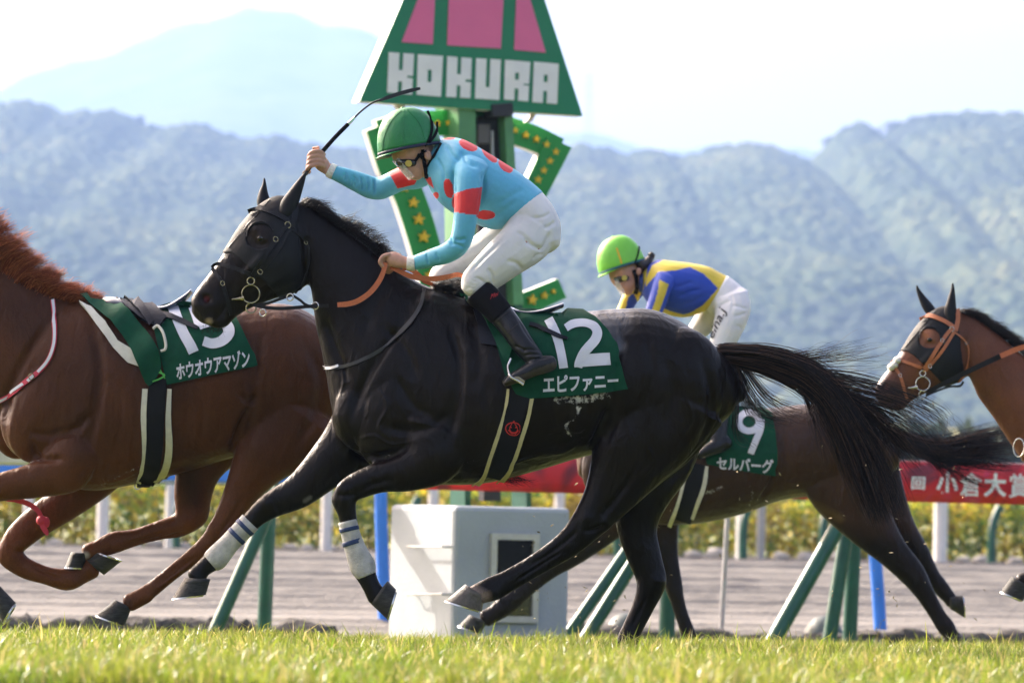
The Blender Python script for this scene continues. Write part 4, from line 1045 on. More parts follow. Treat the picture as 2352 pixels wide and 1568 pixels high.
    for a, b, r, h in ((784, 1118, 15, .010), (792, 1150, 13, .007), (606, 1150, 15, .010), (1390, 1206, 16, .012), (1350, 1190, 14, .008), (1140, 1362, 13, .010), (1516, 1336, 14, .012)): B.bump(a, b, r, r, h)
    B.upd()
    B.line([(775, 1135), (800, 1138), (822, 1134)], 4, .004); B.line([(618, 1140), (628, 1160), (640, 1178)], 4, .004); B.line([(1340, 1220), (1372, 1215), (1398, 1200)], 6, .006)
    for pl in ([(860, 880), (890, 930), (870, 980), (900, 1010)], [(1240, 1000), (1290, 985), (1330, 990), (1360, 960)], [(1190, 1060), (1250, 1040), (1300, 1042)], [(1480, 1010), (1500, 1060), (1470, 1100)], [(1570, 900), (1590, 960), (1560, 1010)], [(640, 640), (600, 660), (570, 690)], [(780, 820), (790, 880), (770, 930)]): B.line(pl, 4.5, -.0028)
    B.line([(870, 740), (930, 800), (960, 880)], 14, .006); B.line([(1080, 720), (1100, 820), (1090, 900)], 16, .005); B.line([(1480, 760), (1500, 850), (1480, 940)], 16, .006); B.line([(1660, 860), (1665, 930), (1620, 1030)], 10, .006); B.line([(900, 640), (860, 700), (830, 780)], 18, .005); B.upd()
    # veins
    B.line([(820, 1010), (860, 1000), (900, 1020), (960, 1010)], 4, -0.003); B.line([(1150, 1075), (1220, 1050), (1290, 1040), (1340, 1010)], 4, -0.003)
    B.upd()
    root = thing('dark_racehorse', 'dark brown racehorse number 12 galloping with white bandages on its forelegs', 'horse', tuple(P(1200, 1505, Y0)))
    q = B.q; leg = np.clip((q[:, 1] - 1080) / 90, 0, 1)
    brown = np.clip(0.5 + 0.5 * np.array([noise.noise(V((a * 0.006, b * 0.006, 1))) for a, b in q]), 0, 1)
    nos = near_pt(B, 473, 686, 10)
    col = paint(B, (0.0145, 0.0095, 0.0075), [((0.024, 0.013, 0.0085), brown * 0.6), ((0.008, 0.0065, 0.006), leg * 0.8), ((0.035, 0.018, 0.011), near_line(B, [(505, 640), (560, 640), (600, 640)], 26) * 0.5),
        ((0.09, 0.06, 0.045), near_pt(B, 594, 534, 20) * .55), ((0.17, 0.035, 0.04), near_pt(B, 474, 686, 7)), ((0.006, 0.005, 0.005), np.clip(nos - near_pt(B, 474, 686, 7), 0, 1)),  # brow painted lighter, as if light caught it; then the nostril
        ((0.34, 0.25, 0.17), near_pt(B, 480, 738, 8)), ((0.30, 0.25, 0.22), near_line(B, [(446, 672), (462, 650), (482, 622)], 7) * 0.9),  # pale lip; nose strip is part white snip, part painted sun highlight
        ((0.32, 0.24, 0.20), np.clip(near_line(B, [(1062, 1346), (1100, 1366), (1112, 1372)], 18, False) * (B.v[:, 1] < Y0), 0, 1)),
        ((0.22, 0.14, 0.11), near_pt(B, 1316, 1168, 10, False) * 0.8), ((0.16, 0.15, 0.14), np.clip(near_line(B, [(700, 1150), (712, 1142)], 6, False), 0, 1))])
    foam = np.zeros((len(B.v), 3)); near = (B.v[:, 1] < Y0)
    foam[:, 0] = np.clip(0.56 * near_line(B, [(1280, 912), (1330, 918), (1390, 906)], 22) + 0.50 * near_line(B, [(1330, 940), (1322, 960), (1300, 975), (1310, 1000)], 9) + .46 * near_line(B, [(1070, 1064), (1110, 1052)], 6) + .5 * near_line(B, [(880, 1050), (906, 1040)], 5), 0, 0.58) * near
    foam[:, 1] = np.clip(0.8 * near_pt(B, 1420, 736, 30) + near_line(B, [(1362, 728), (1400, 758), (1424, 795)], 16), 0, 1)
    eyez = (np.clip(near_pt(B, 597, 545, 24), 0, 1) * .9)[:, None]; col = col * np.where(col.max(1, keepdims=True) < .06, .34, .8); col = col * (1 - eyez) + np.array([[.017, .0105, .008]]) * eyez  # eye zone painted a lighter brown, so the skin reads as lit
    finish(B, 'body', root, M_coat12, col, foam)
    for s in (-1, 1):
        h = B.hit(599, 547); c = h[0] + V((0, 0.010, 0)) if s < 0 else V((h[0].x, 2 * Y0 - h[0].y - 0.010, h[0].z))
        MB().ball(c, (.017, .014, .014), 16, 10).build('eye', M_eye, root, smooth=True)
    hoof(root, (857, 1391), (893, 1336), (889, 1421), (910, 1353), Y0 - .16, .052, M_hoof)
    hoof(root, (420, 1333), (482, 1334), (396, 1373), (473, 1365), Y0 + .15, .052, M_hoof)
    hoof(root, (1062, 1346), (1112, 1374), (1023, 1378), (1107, 1404), Y0 - .14, .050, M_hoofl)
    hoof(root, (1412, 1496), (1440, 1500), (1396, 1520), (1444, 1522), Y0 + .13, .050, M_hoof)
    # fetlock tufts
    rng = np.random.default_rng(5); st = []
    for (a, b, dx, dy, Y) in ((1150, 1372, 14, 22, Y0 - .15), (845, 1318, 16, 14, Y0 - .17), (1456, 1478, 10, 18, Y0 + .12), (1160, 1100, 30, 8, Y0), (1180, 1096, 34, 10, Y0), (482, 752, -2, 9, Y0 - .02), (500, 754, 0, 10, Y0 - .02)):
        for k in range(46):
            u = np.linspace(0, 1, 5)[:, None]; o = rng.normal(size=2) * 8; e_ = rng.normal(size=2) * 7
            xy = np.array([[a, b]]) + o * np.array([1, .5]) + u * np.array([[dx, dy]]) * rng.uniform(.5, 1.2) + u ** 2 * e_; Yq = Y + rng.normal() * .015
            st.append(np.array([list(P(*t, Yq)) for t in xy]))
    hairs('fetlock_hair', st, root, M_hairblk, 0.0009, colors=[(0.012, 0.010, 0.009)] * len(st))
    return root, B

def mane_strands(roots, vec, n, Y0, seed, sp=5, lift=0.3, sm=0.018, curl=6, clump=5):
    """roots: crest line px; vec: end offsets px at its ends"""
    g = []
    m = len(roots)
    for i, (a, b) in enumerate(roots):
        t = i / (m - 1); dx, dy = [vec[0][k] * (1 - t) + vec[1][k] * t for k in (0, 1)]
        g.append([(a, b + 6, 0), (a + dx * .3, b + dy * .45 - abs(dx) * lift * .3, -.01), (a + dx * .7, b + dy * .85 - abs(dx) * lift * .2, -.018), (a + dx, b + dy, -.022)])
    return guide_hair([(n, g, sp, sm, curl)], Y0, seed, seg=8, clump=clump)
def haircols(n, base, alt, p, seed):
    rng = np.random.default_rng(seed); c = np.array([base] * n, float); k = rng.random(n) < p; c[k] = alt
    return c * rng.uniform(.6, 1.5, (n, 1))
H12, B12 = horse12()
st = mane_strands([(688, 468), (712, 478), (742, 496), (775, 518), (810, 542), (845, 568), (880, 598), (905, 618)], ((62, 26), (24, 6)), 1500, Y12, 3, sp=5, lift=0.75)
st += mane_strands([(690, 466), (716, 474), (745, 494)], ((34, 10), (30, 14)), 420, Y12, 4, sp=6, lift=1.1)
st += mane_strands([(775, 512), (815, 532), (855, 560), (890, 594)], ((44, -12), (24, -4)), 420, Y12, 14, sp=4, lift=0.3, curl=9)
st += mane_strands([(985, 664), (1010, 668), (1040, 678)], ((44, -14), (40, -20)), 260, Y12, 5, sp=4, lift=0.5, curl=9)
hairs('mane', st, H12, M_hairblk, 0.0014, colors=haircols(len(st), (0.006, 0.005, 0.005), (0.03, 0.02, 0.016), .06, 1))
T = guide_hair([
    (4300, [[(1655, 800, -.01), (1760, 806, -.02), (1860, 838, -.03), (1935, 905, -.02), (2000, 1005, 0), (2046, 1095, 0), (2072, 1170, 0)],
            [(1662, 815, 0), (1770, 830, 0), (1870, 872, 0), (1940, 960, 0), (1990, 1070, 0), (2030, 1180, 0)],
            [(1672, 830, .01), (1770, 856, .02), (1866, 905, .02), (1915, 985, .02), (1960, 1090, .02), (2008, 1195, .02)]], 13, .045, 9),
    (230, [[(1860, 850, 0), (1960, 862, -.02), (2060, 895, -.05), (2130, 925, -.06), (2175, 962, -.06), (2172, 1002, -.05)],
           [(1880, 880, 0), (1980, 905, -.02), (2070, 930, -.05), (2130, 965, -.06), (2168, 1000, -.05)], [(1900, 890, 0), (1980, 930, -.02), (2060, 965, -.05), (2120, 1005, -.06), (2150, 1040, -.05)]], 16, .05, 12),
    (300, [[(1900, 890, 0), (1990, 925, -.02), (2060, 985, -.05), (2100, 1030, -.04), (2140, 1060, -.04)], [(1900, 900, 0), (1980, 960, .02), (2050, 1030, .02), (2090, 1090, .03)]], 12, .04, 14),
    (70, [[(1800, 825, 0), (1880, 822, .02), (1960, 806, .03), (2050, 786, .04)], [(1780, 818, 0), (1850, 808, 0), (1900, 800, 0), (1960, 775, .02)], [(1840, 840, 0), (1940, 845, .02), (2040, 838, .04), (2100, 830, .04)]], 9, .04, 14),
    (150, [[(1690, 838, -.02), (1712, 900, -.04), (1752, 945, -.05), (1800, 958, -.05), (1832, 950, -.04)], [(1685, 845, -.02), (1700, 910, -.03), (1722, 965, -.04), (1790, 985, -.04)], [(1720, 850, 0), (1770, 905, 0), (1830, 930, 0), (1870, 940, 0)]], 8, .02, 9),
    (46, [[(1690, 850, -.04), (1700, 930, -.05), (1695, 985, -.05), (1740, 1020, -.05)], [(1684, 850, -.04), (1680, 920, -.05), (1690, 990, -.05), (1716, 1010, -.05)]], 5, .01, 9),
    (26, [[(1850, 900, 0), (1880, 980, 0), (1890, 1010, 0), (1905, 1060, 0)]], 12, .02, 14)], Y12, 11, seg=16, clump=6)
hairs('tail', T, H12, M_hairblk, 0.0012, colors=haircols(len(T), (0.010, 0.008, 0.0075), (0.075, 0.04, 0.026), .22, 2))

# ---------------------------------------------------------------- horse 15
def z5(l): return [(r[0] * .3281, 992.3 + r[1] * .3281, r[2] * .3281) + tuple(r[3:]) for r in l]
def z5p(*l): return [(a * .3281, 992.3 + b * .3281) for a, b in l]
def horse15():
    Y0 = Y15
    neck = [(230, 692, 130, 1060, .20), (140, 674, 28, 1010, .170), (66, 636, -42, 905, .132), (-8, 590, -104, 800, .105), (-80, 536, -130, 712, .082), (-130, 490, -96, 655, .072)]
    body = [(60, 780, 48, 1030, .15), (120, 705, 100, 1085, .20), (195, 690, 195, 1126, .24), (300, 704, 310, 1112, .285), (420, 712, 432, 1082, .31), (520, 706, 530, 1052, .30), (600, 698, 618, 1030, .285), (675, 702, 690, 1010, .275), (745, 742, 755, 990, .23), (805, 800, 812, 940, .13)]
    f = lambda a, b: (-128 + .93 * (a - 676), 474 + .93 * (b - 456))
    nf = z5([(560, 90, 180, .085), (450, 250, 190, .08), (250, 335, 128, .062), (0, 385, 100, .05), (-170, 440, 90, .046), (-190, 560, 70, .036), (-165, 800, 60, .032), (-110, 1000, 78, .036), (-60, 1100, 66, .034), (-30, 1150, 70, .04)])
    ff = z5([(820, 200, 150, .08), (640, 345, 150, .078), (430, 510, 128, .066), (240, 640, 112, .055), (100, 770, 92, .048), (72, 860, 92, .046), (170, 945, 76, .036), (320, 1000, 66, .032), (470, 1030, 80, .037), (590, 985, 68, .034), (650, 950, 72, .04)])
    nh = z5([(2080, -150, 420, .12), (1930, 60, 290, .11), (1760, 300, 165, .085), (1640, 510, 108, .062), (1530, 700, 84, .048), (1400, 830, 64, .038), (1210, 980, 54, .032), (1080, 1085, 56, .033), (990, 1150, 62, .037), (900, 1195, 66, .040)])
    fh = z5([(1500, 40, 260, .10), (1390, 260, 165, .08), (1350, 440, 135, .062), (1335, 580, 120, .05), (1250, 650, 86, .042), (1120, 685, 70, .034), (950, 735, 62, .031), (800, 770, 78, .036), (690, 815, 66, .034), (610, 845, 66, .04)])
    parts = [trunk(neck, Y0), trunk(map_rows(HEAD12, f), Y0, capf=.5), trunk(body, Y0, n=32, capf=.7, sup=2.25), limb(nf, Y0, dy=-.16), limb(ff, Y0, dy=.14), limb(nh, Y0, dy=-.14), limb(fh, Y0, dy=.14),
             blob(120, 935, 95, .10, 140, Y0 - .12, -0.5), blob(120, 935, 95, .10, 140, Y0 + .12, -0.5), blob(40, 965, 66, .085, 90, Y0 + .085), blob(66, 965, 66, .085, 90, Y0 - .08),
             blob(640, 850, 110, .12, 130, Y0 - .145), blob(640, 850, 110, .12, 130, Y0 + .145), blob(775, 860, 60, .12, 90, Y0)]
    B = Body(parts, 0.0075, 7, Y0); B.k, B.kw = 1.7, 0.8
    B.line([(205, 730), (228, 830), (222, 930), (200, 1050)], 15, .012); B.line([(140, 700), (70, 800), (20, 900), (10, 980)], 13, .010)
    B.line([(222, 935), (170, 985), (110, 1000), (60, 985)], 13, .010); B.line([(70, 1010), (90, 1050), (150, 1055)], 10, .012); B.bump(180, 1060, 44, 36, .012); B.upd()
    B.line([(600, 760), (585, 860), (580, 950), (556, 1030)], 15, .010); B.line([(574, 930), (548, 985), (530, 1040)], 9, .016); B.line([(545, 900), (575, 925), (590, 905)], 8, .008)
    B.line([(690, 770), (735, 860), (720, 960), (660, 1050)], 15, .009); B.bump(590, 1030, 40, 40, .012); B.upd()
    B.line(z5p((1720, 420), (1620, 600), (1500, 760)), 8, .007); B.line(z5p((1350, 860), (1200, 970), (1080, 1060)), 6, .005); B.line(z5p((1300, 690), (1100, 745), (850, 800)), 5, .006)
    for x in range(270, 500, 38): B.line([(x, 860), (x + 10, 950), (x - 6, 1040)], 10, .0022)
    B.line([(120, 1000), (170, 990), (200, 1010)], 4, -.003); B.line([(250, 1110), (300, 1090), (330, 1070)], 4, -.003); B.upd()
    for pl in (z5p((180, 930), (320, 1005), (420, 1030)), z5p((1180, 690), (1000, 745), (860, 780)), z5p((1380, 860), (1220, 985), (1100, 1075))): B.line(pl, 4, .006)
    for a, b, r, h in ((95, 800, 50, .010), (60, 880, 40, .008), (490, 1060, 40, .010), (1310, 640, 60, .010), (1480, 660, 50, .010), (790, 800, 40, .009), (1050, 1180, 40, .010), (1545, 720, 60, .010)): B.bump(*z5p((a, b))[0], r * .3281, r * .3281, h)
    B.upd()
    root = thing('chestnut_racehorse', 'riderless chestnut racehorse number 15 galloping ahead with an empty saddle', 'horse', tuple(P(300, 1490, Y0)))
    q = B.q; nz = np.array([noise.noise(V((a * .007, b * .007, 4))) for a, b in q]); low = np.clip((q[:, 1] - 960) / 250, 0, 1)
    col = paint(B, (0.088, 0.031, 0.0115), [((0.054, 0.020, 0.009), np.clip(.5 + nz * 1.6, 0, 1) * .8), ((0.135, 0.046, 0.015), low * .85), ((0.020, 0.010, 0.008), near_line(B, z5p((1330, 300), (1350, 480)), 26, False) * .6),
        ((0.45, 0.42, 0.36), near_line(B, z5p((490, 850), (600, 860)), 9, False) * (B.v[:, 1] > Y0)), ((0.055, 0.025, .015), near_line(B, z5p((900, 1190), (780, 1180)), 9, False) * .6)])
    mk = np.zeros((len(B.v), 3)); mk[:, 0] = np.clip(.52 * near_line(B, z5p((190, 215), (290, 190)), 4, False) + .44 * near_line(B, [(225, 1115), (270, 1095), (318, 1072)], 7), 0, .55) * (B.v[:, 1] < Y0)
    finish(B, 'body', root, M_coat15, col * .9, mk)
    hp = z5p
    hoof(root, *hp((-60, 1190), (10, 1085), (20, 1335), (110, 1190)), Y0 - .16, .052, M_hoof)
    hoof(root, *hp((745, 985), (610, 880), (845, 905), (668, 842)), Y0 + .14, .052, M_hoof)
    hoof(root, *hp((785, 1185), (915, 1245), (675, 1278), (872, 1352)), Y0 - .14, .050, M_hoof)
    hoof(root, *hp((490, 852), (612, 862), (455, 940), (590, 950)), Y0 + .14, .050, M_hoof)
    st = mane_strands([(-110, 502), (-60, 546), (-20, 580), (30, 616), (80, 648), (130, 674), (180, 690), (205, 694)], ((64, -66), (36, -6)), 2600, Y0, 21, sp=5, lift=.3, sm=.028, curl=5, clump=9)
    st += mane_strands([(-60, 580), (0, 624), (40, 662), (90, 676), (140, 686), (180, 694)], ((80, -52), (40, -4)), 1700, Y0 - .05, 22, sp=7, lift=.3, sm=.02, curl=5, clump=8)
    hairs('mane', st, root, mat('chestnut hair', (0, 0, 0), .5, .1, 40, attr=True, transl=.5, spec=.3), .0014, colors=haircols(len(st), (0.26, 0.066, 0.022), (0.60, 0.21, 0.075), .45, 3))
    T = guide_hair([(500, [[(800, 800, 0), (900, 830, 0), (980, 900, 0), (1040, 1000, 0)], [(805, 820, 0), (890, 860, 0), (950, 930, 0), (1000, 1010, 0)]], 7, .02, 5)], Y0, 23)
    hairs('tail', T, root, MATS['chestnut hair'], .0013, colors=haircols(len(T), (0.11, 0.030, 0.013), (0.22, 0.07, 0.028), .35, 4))
    return root, B
H15, B15 = horse15()

# ---------------------------------------------------------------- horse 9
def z3(l): return [(1506.8 + r[0] * .3595, 1010.7 + r[1] * .3595, r[2] * .3595) + tuple(r[3:]) for r in l]
def z3p(*l): return [(1506.8 + a * .3595, 1010.7 + b * .3595) for a, b in l]
def horse9():
    Y0 = Y9
    neck = [(1470, 900, 1400, 1140, .18), (1400, 885, 1350, 1080, .15), (1330, 870, 1290, 1020, .11), (1250, 850, 1225, 970, .08), (1190, 838, 1185, 930, .065)]
    f = lambda a, b: (1185 + .62 * (a - 676), 840 + .55 * (b - 456))
    body = [(1375, 960, 1350, 1110, .13), (1420, 905, 1390, 1165, .20), (1500, 905, 1470, 1200, .24), (1590, 922, 1585, 1204, .28), (1690, 935, 1700, 1182, .30), (1770, 936, 1790, 1150, .29), (1850, 928, 1860, 1140, .28), (1925, 934, 1935, 1140, .275), (1990, 962, 1995, 1130, .23), (2038, 1000, 2040, 1090, .14)]
    nf = [(1490, 1080, 70, .085), (1446, 1150, 52, .072), (1396, 1206, 39, .060), (1336, 1256, 31, .050), (1304, 1280, 27, .046), (1262, 1308, 22, .036), (1212, 1347, 21, .033), (1164, 1388, 24, .037), (1134, 1409, 20, .035), (1114, 1420, 21, .04)]
    ff = [(1520, 1130, 56, .07), (1524, 1200, 36, .055), (1532, 1273, 26, .045), (1546, 1340, 22, .042), (1556, 1378, 17, .034), (1566, 1412, 16, .032), (1580, 1450, 17, .035), (1590, 1470, 16, .036)]
    nh = [(1930, 1040, 115, .11), (1955, 1130, 92, .10), (2000, 1208, 58, .075), (2050, 1268, 38, .055), (2096, 1318, 31, .047), (2126, 1365, 22, .036), (2154, 1412, 19, .032), (2172, 1438, 21, .036), (2186, 1458, 17, .035), (2194, 1468, 18, .04)]
    fh = [(1970, 1060, 100, .10), (2020, 1150, 66, .08), (2070, 1210, 34, .055), (2112, 1272, 25, .047), (2140, 1318, 18, .034), (2162, 1350, 19, .035), (2180, 1372, 16, .034), (2188, 1382, 17, .04)]
    parts = [trunk(neck, Y0), trunk(map_rows(HEAD12, f), Y0, capf=.5), trunk(body, Y0, n=28, capf=.7, sup=2.25), limb(nf, Y0, dy=-.16), limb(ff, Y0, dy=.14), limb(nh, Y0, dy=-.14), limb(fh, Y0, dy=.13),
             blob(1420, 1060, 80, .10, 100, Y0 - .12, -.5), blob(1420, 1060, 80, .10, 100, Y0 + .12, -.5), blob(1930, 1040, 85, .12, 100, Y0 - .14), blob(1930, 1040, 85, .12, 100, Y0 + .14), blob(2020, 1050, 40, .11, 60, Y0),
             limb([(2020, 988, 16, .03), (2070, 1000, 12, .025), (2120, 1012, 9, .018)], Y0)]
    B = Body(parts, 0.0090, 5, Y0); B.k, B.kw = 1.7, 0.8
    B.line([(1800, 980), (1796, 1060), (1786, 1130)], 10, .010); B.line([(1785, 1060), (1770, 1110), (1745, 1150)], 7, .012); B.line([(1990, 990), (2006, 1060), (1970, 1130)], 12, .009); B.bump(1850, 1130, 30, 30, .012); B.upd()
    for x in range(1560, 1740, 30): B.line([(x, 1030), (x + 8, 1090), (x - 4, 1160)], 8, .0022)
    B.upd()
    root = thing('dark_bay_racehorse', 'dark bay racehorse number 9 planting its forelegs behind the dark brown horse', 'horse', tuple(P(1650, 1487, Y0)))
    q = B.q; leg = np.clip((q[:, 1] - 1190) / 70, 0, 1)
    nz = np.array([noise.noise(V((a * .008, b * .008, 6))) for a, b in q])
    col = paint(B, (0.040, 0.019, 0.010), [((0.024, 0.013, 0.009), np.clip(.5 + nz, 0, 1) * .7), ((0.012, 0.009, 0.008), leg * .85), ((0.10, 0.06, .02), near_line(B, [(1820, 1140), (1870, 1160), (1930, 1190)], 12) * .5), ((0.12, 0.055, 0.03), near_line(B, [(1330, 1030), (1322, 1080), (1335, 1140)], 12, False) * .6)])
    mk = np.zeros((len(B.v), 3)); mk[:, 0] = np.clip(.5 * near_line(B, [(1600, 1130), (1640, 1126), (1660, 1118)], 12) + .5 * near_line(B, [(1712, 1095), (1728, 1130), (1722, 1160)], 7), 0, .56) * (B.v[:, 1] < Y0)
    finish(B, 'body', root, M_coatb, col * (1.25 - .65 * leg[:, None]), mk)
    hoof(root, (1075, 1414), (1117, 1432), (1053, 1436), (1104, 1454), Y0 - .16, .055, M_hoof); hoof(root, (1584, 1470), (1602, 1468), (1576, 1492), (1608, 1490), Y0 + .14, .05, M_hoof)
    hoof(root, (2180, 1464), (2206, 1458), (2186, 1488), (2218, 1470), Y0 - .14, .05, M_hoof); hoof(root, (2186, 1400), (2184, 1366), (2214, 1417), (2210, 1366), Y0 + .13, .05, M_hoof)
    T = guide_hair([(800, [[(2030, 985, 0), (2100, 1002, 0), (2170, 1010, 0), (2240, 990, 0), (2320, 972, 0), (2350, 985, 0)], [(2040, 1000, 0), (2110, 1025, 0), (2180, 1045, 0), (2260, 1040, 0), (2340, 1030, 0)], [(2040, 1010, 0), (2120, 1045, 0), (2190, 1060, 0), (2250, 1070, 0), (2330, 1090, 0)]], 9, .03, 8),
        (60, [[(2120, 1040, 0), (2160, 1080, 0), (2190, 1105, 0), (2290, 1120, 0)], [(2150, 1060, 0), (2230, 1085, 0), (2300, 1100, 0)]], 8, .03, 10)], Y0, 31, seg=14, clump=9)
    hairs('tail', T, root, M_hairblk, .0022, colors=haircols(len(T), (0.010, 0.008, .008), (0.06, 0.03, .02), .15, 5))
    return root, B
H9, B9 = horse9()

# ---------------------------------------------------------------- bay horse entering on the right
FBAY = lambda a, b: (2181 + .79 * (a - 655), 707 + .79 * (b - 455))
def horse_bay():
    Y0 = YBY
    neck = [(2196, 712, 2238, 890, .062), (2236, 726, 2250, 916, .070), (2290, 765, 2284, 962, .088), (2350, 815, 2322, 1020, .115), (2420, 870, 2372, 1090, .155), (2500, 898, 2440, 1160, .19)]
    body = [(2430, 930, 2390, 1110, .13), (2480, 896, 2440, 1170, .20), (2570, 905, 2540, 1212, .25), (2690, 922, 2690, 1206, .30), (2800, 925, 2810, 1172, .30), (2900, 918, 2910, 1150, .28), (2990, 930, 2990, 1140, .25), (3060, 975, 3055, 1110, .15)]
    nf = [(2500, 1130, 70, .08), (2480, 1200, 42, .06), (2452, 1252, 28, .05), (2420, 1290, 20, .036), (2385, 1318, 19, .034), (2360, 1330, 20, .036), (2344, 1336, 20, .038)]
    ff = [(2500, 1140, 60, .07), (2470, 1240, 32, .05), (2468, 1330, 22, .04), (2490, 1410, 18, .034), (2500, 1470, 20, .04)]
    nh = [(2970, 1060, 110, .11), (2950, 1160, 70, .09), (2985, 1260, 34, .055), (2970, 1370, 22, .036), (2960, 1450, 20, .036), (2950, 1475, 20, .04)]
    fh = [(2960, 1070, 100, .10), (3000, 1180, 60, .08), (3060, 1260, 32, .05), (3110, 1350, 22, .036), (3140, 1420, 20, .036)]
    parts = [trunk(neck, Y0), trunk(map_rows(HEAD12, FBAY), Y0, capf=.5), trunk(body, Y0, n=28, capf=.7, sup=2.25), limb(nf, Y0, dy=-.15), limb(ff, Y0, dy=.15), limb(nh, Y0, dy=-.14), limb(fh, Y0, dy=.14), blob(2470, 1080, 70, .1, 100, Y0 - .12, -.4), blob(2470, 1080, 70, .1, 100, Y0 + .12, -.4)]
    B = Body(parts, 0.0078, 6, Y0); head_details(B, FBAY, .79); B.line([(2258, 900), (2290, 930), (2330, 990)], 12, .008); B.upd()
    root = thing('bay_racehorse', 'bay racehorse in a black hood and tan bridle following the tails', 'horse', tuple(P(2500, 1500, Y0)))
    q = B.q; leg = np.clip((q[:, 1] - 1200) / 60, 0, 1); nz = np.array([noise.noise(V((a * .01, b * .01, 8))) for a, b in q])
    f = FBAY
    col = paint(B, (0.105, 0.038, 0.018), [((0.075, 0.028, .015), np.clip(.5 + nz, 0, 1) * .6), ((0.012, .009, .008), leg), ((0.02, 0.012, 0.010), near_pt(B, *f(470, 712), 44)), ((0.62, 0.54, 0.50), near_line(B, [f(446, 676), f(466, 648), f(488, 618), f(512, 585)], 8)),
        ((0.17, 0.05, .05), near_pt(B, *f(474, 686), 6)), ((0.14, 0.055, .03), near_pt(B, *f(598, 548), 20)), ((0.26, 0.10, .05), near_pt(B, *f(590, 528), 13))])  # nostril; eye zone and brow painted lighter to offset the shade there
    finish(B, 'body', root, M_coatb, col * 1.3)
    for s in (-1, 1):
        h = B.hit(*f(599, 547)); c = h[0] + V((0, .010, 0)) if s < 0 else V((h[0].x, 2 * Y0 - h[0].y - .010, h[0].z)); MB().ball(c, (.017, .014, .014), 14, 9).build('eye', M_eye, root, smooth=True)
    hoof(root, (2320, 1328), (2362, 1352), (2298, 1358), (2350, 1380), Y0 - .15, .052, M_hoof); hoof(root, (2484, 1478), (2516, 1476), (2476, 1502), (2522, 1500), Y0 + .15, .05, M_hoof)
    hoof(root, (2936, 1480), (2964, 1480), (2926, 1504), (2970, 1502), Y0 - .14, .05, M_hoof); hoof(root, (3146, 1430), (3160, 1410), (3160, 1452), (3180, 1424), Y0 + .14, .05, M_hoof)
    st = mane_strands([(2198, 712), (2230, 722), (2262, 740), (2300, 770), (2340, 800), (2400, 850)], ((46, 14), (44, 8)), 1300, Y0, 41, sp=5, lift=.35, sm=.02, curl=7)
    hairs('mane', st, root, M_hairblk, .0015, colors=haircols(len(st), (0.010, .008, .008), (.05, .03, .02), .1, 6))
    T = guide_hair([(300, [[(3060, 985, 0), (3140, 1010, 0), (3230, 1080, 0), (3280, 1180, 0)]], 14, .03, 5)], Y0, 43); hairs('tail', T, root, M_hairblk, .0015, colors=haircols(len(T), (0.010, .008, .008), (.05, .03, .02), .1, 7))
    return root, B
HB, BB = horse_bay()
# ================================================================== TACK
def band3(name, pts, w, parent, material, thick=0.004, dense=5):
    """free strap through points (px, py, Y): w px wide in the picture"""
    c = catmull(np.array(pts, float), dense); t = np.gradient(c[:, :2], axis=0); t /= np.linalg.norm(t, axis=1)[:, None] + 1e-9
    ww = np.interp(np.linspace(0, 1, len(c)), np.linspace(0, 1, len(w)), w) if isinstance(w, (list, tuple)) else np.full(len(c), w); vs, fs = [], []
    for p, d, q in zip(c, t, ww):
        a = P(p[0] + d[1] * q / 2, p[1] - d[0] * q / 2, p[2]); b = P(p[0] - d[1] * q / 2, p[1] + d[0] * q / 2, p[2]); o = V((0, -thick, 0)); vs += [a, a + o, b + o, b]
    for i in range(len(c) - 1):
        for j in range(4): fs.append((i * 4 + j, i * 4 + (j + 1) % 4, i * 4 + 4 + (j + 1) % 4, i * 4 + 4 + j))
    m = len(c); fs += [(0, 3, 2, 1), (m * 4 - 4, m * 4 - 3, m * 4 - 2, m * 4 - 1)]
    return MB().add(vs, fs).build(name, material, parent, autos=True)
def buckle(surf, px, py, r, parent, Y0, material, name='buckle', rot=0.0, off=0.012):
    (p, n), = lay(surf, [(px, py)], off, Y0); s = p.y / FPX
    return ring3(name, p, r * s, r * s * .2, parent, material, V((0, -1, 0)), el=1.2, n=16, rot=rot)
M_tan = mat('tan leather', (0.42, 0.13, 0.045), 0.5, 0.2, 60, bump=0.2)
M_orange = mat('orange rubber rein', (0.52, 0.14, 0.05), 0.6, 0.12, 120, bump=0.8, bscale=220, bdist=0.004)
M_greycord = mat('grey black strap', (0.022, 0.023, 0.025), 0.5, 0.2, 40)
M_cloth = mat('green saddle cloth', (0.003, 0.058, 0.028), 0.8, 0.16, 25, bump=0.35, bscale=18, bdist=0.01, spec=0.2)
M_num = mat('cloth print white', (0.62, 0.63, 0.68), 0.6, 0.06, 12)
M_girthb = mat('black webbing', (0.004, 0.0045, 0.007), 0.6, 0.3, 200, bump=0.3, spec=0.2)
M_girthy = mat('yellowed sheepskin edge', (0.50, 0.45, 0.24), 0.8, 0.12, 30)
M_girthw = mat('white girth pad', (0.62, 0.60, 0.52), 0.75, 0.1, 30)
M_wrap = mat('dirty white bandage', (0.46, 0.45, 0.42), 0.85, 0.32, 24, bump=0.5, bscale=140, detail=8)
M_bluetape = mat('navy tape', (0.014, 0.035, 0.11), 0.6, 0.15, 40)
M_seat = mat('grey blue saddle leather', (0.05, 0.06, 0.09), 0.25, 0.2, 30, coat=0.6)
M_saddle = mat('black saddle leather', (0.007, 0.008, 0.014), 0.34, 0.25, 30, bump=0.15, spec=0.2)
M_redp = mat('red emblem', (0.50, 0.02, 0.02), 0.6, 0.05, 10)
M_redstrap = mat('red webbing', (0.55, 0.03, 0.06), 0.6, 0.1, 120, bump=0.4)
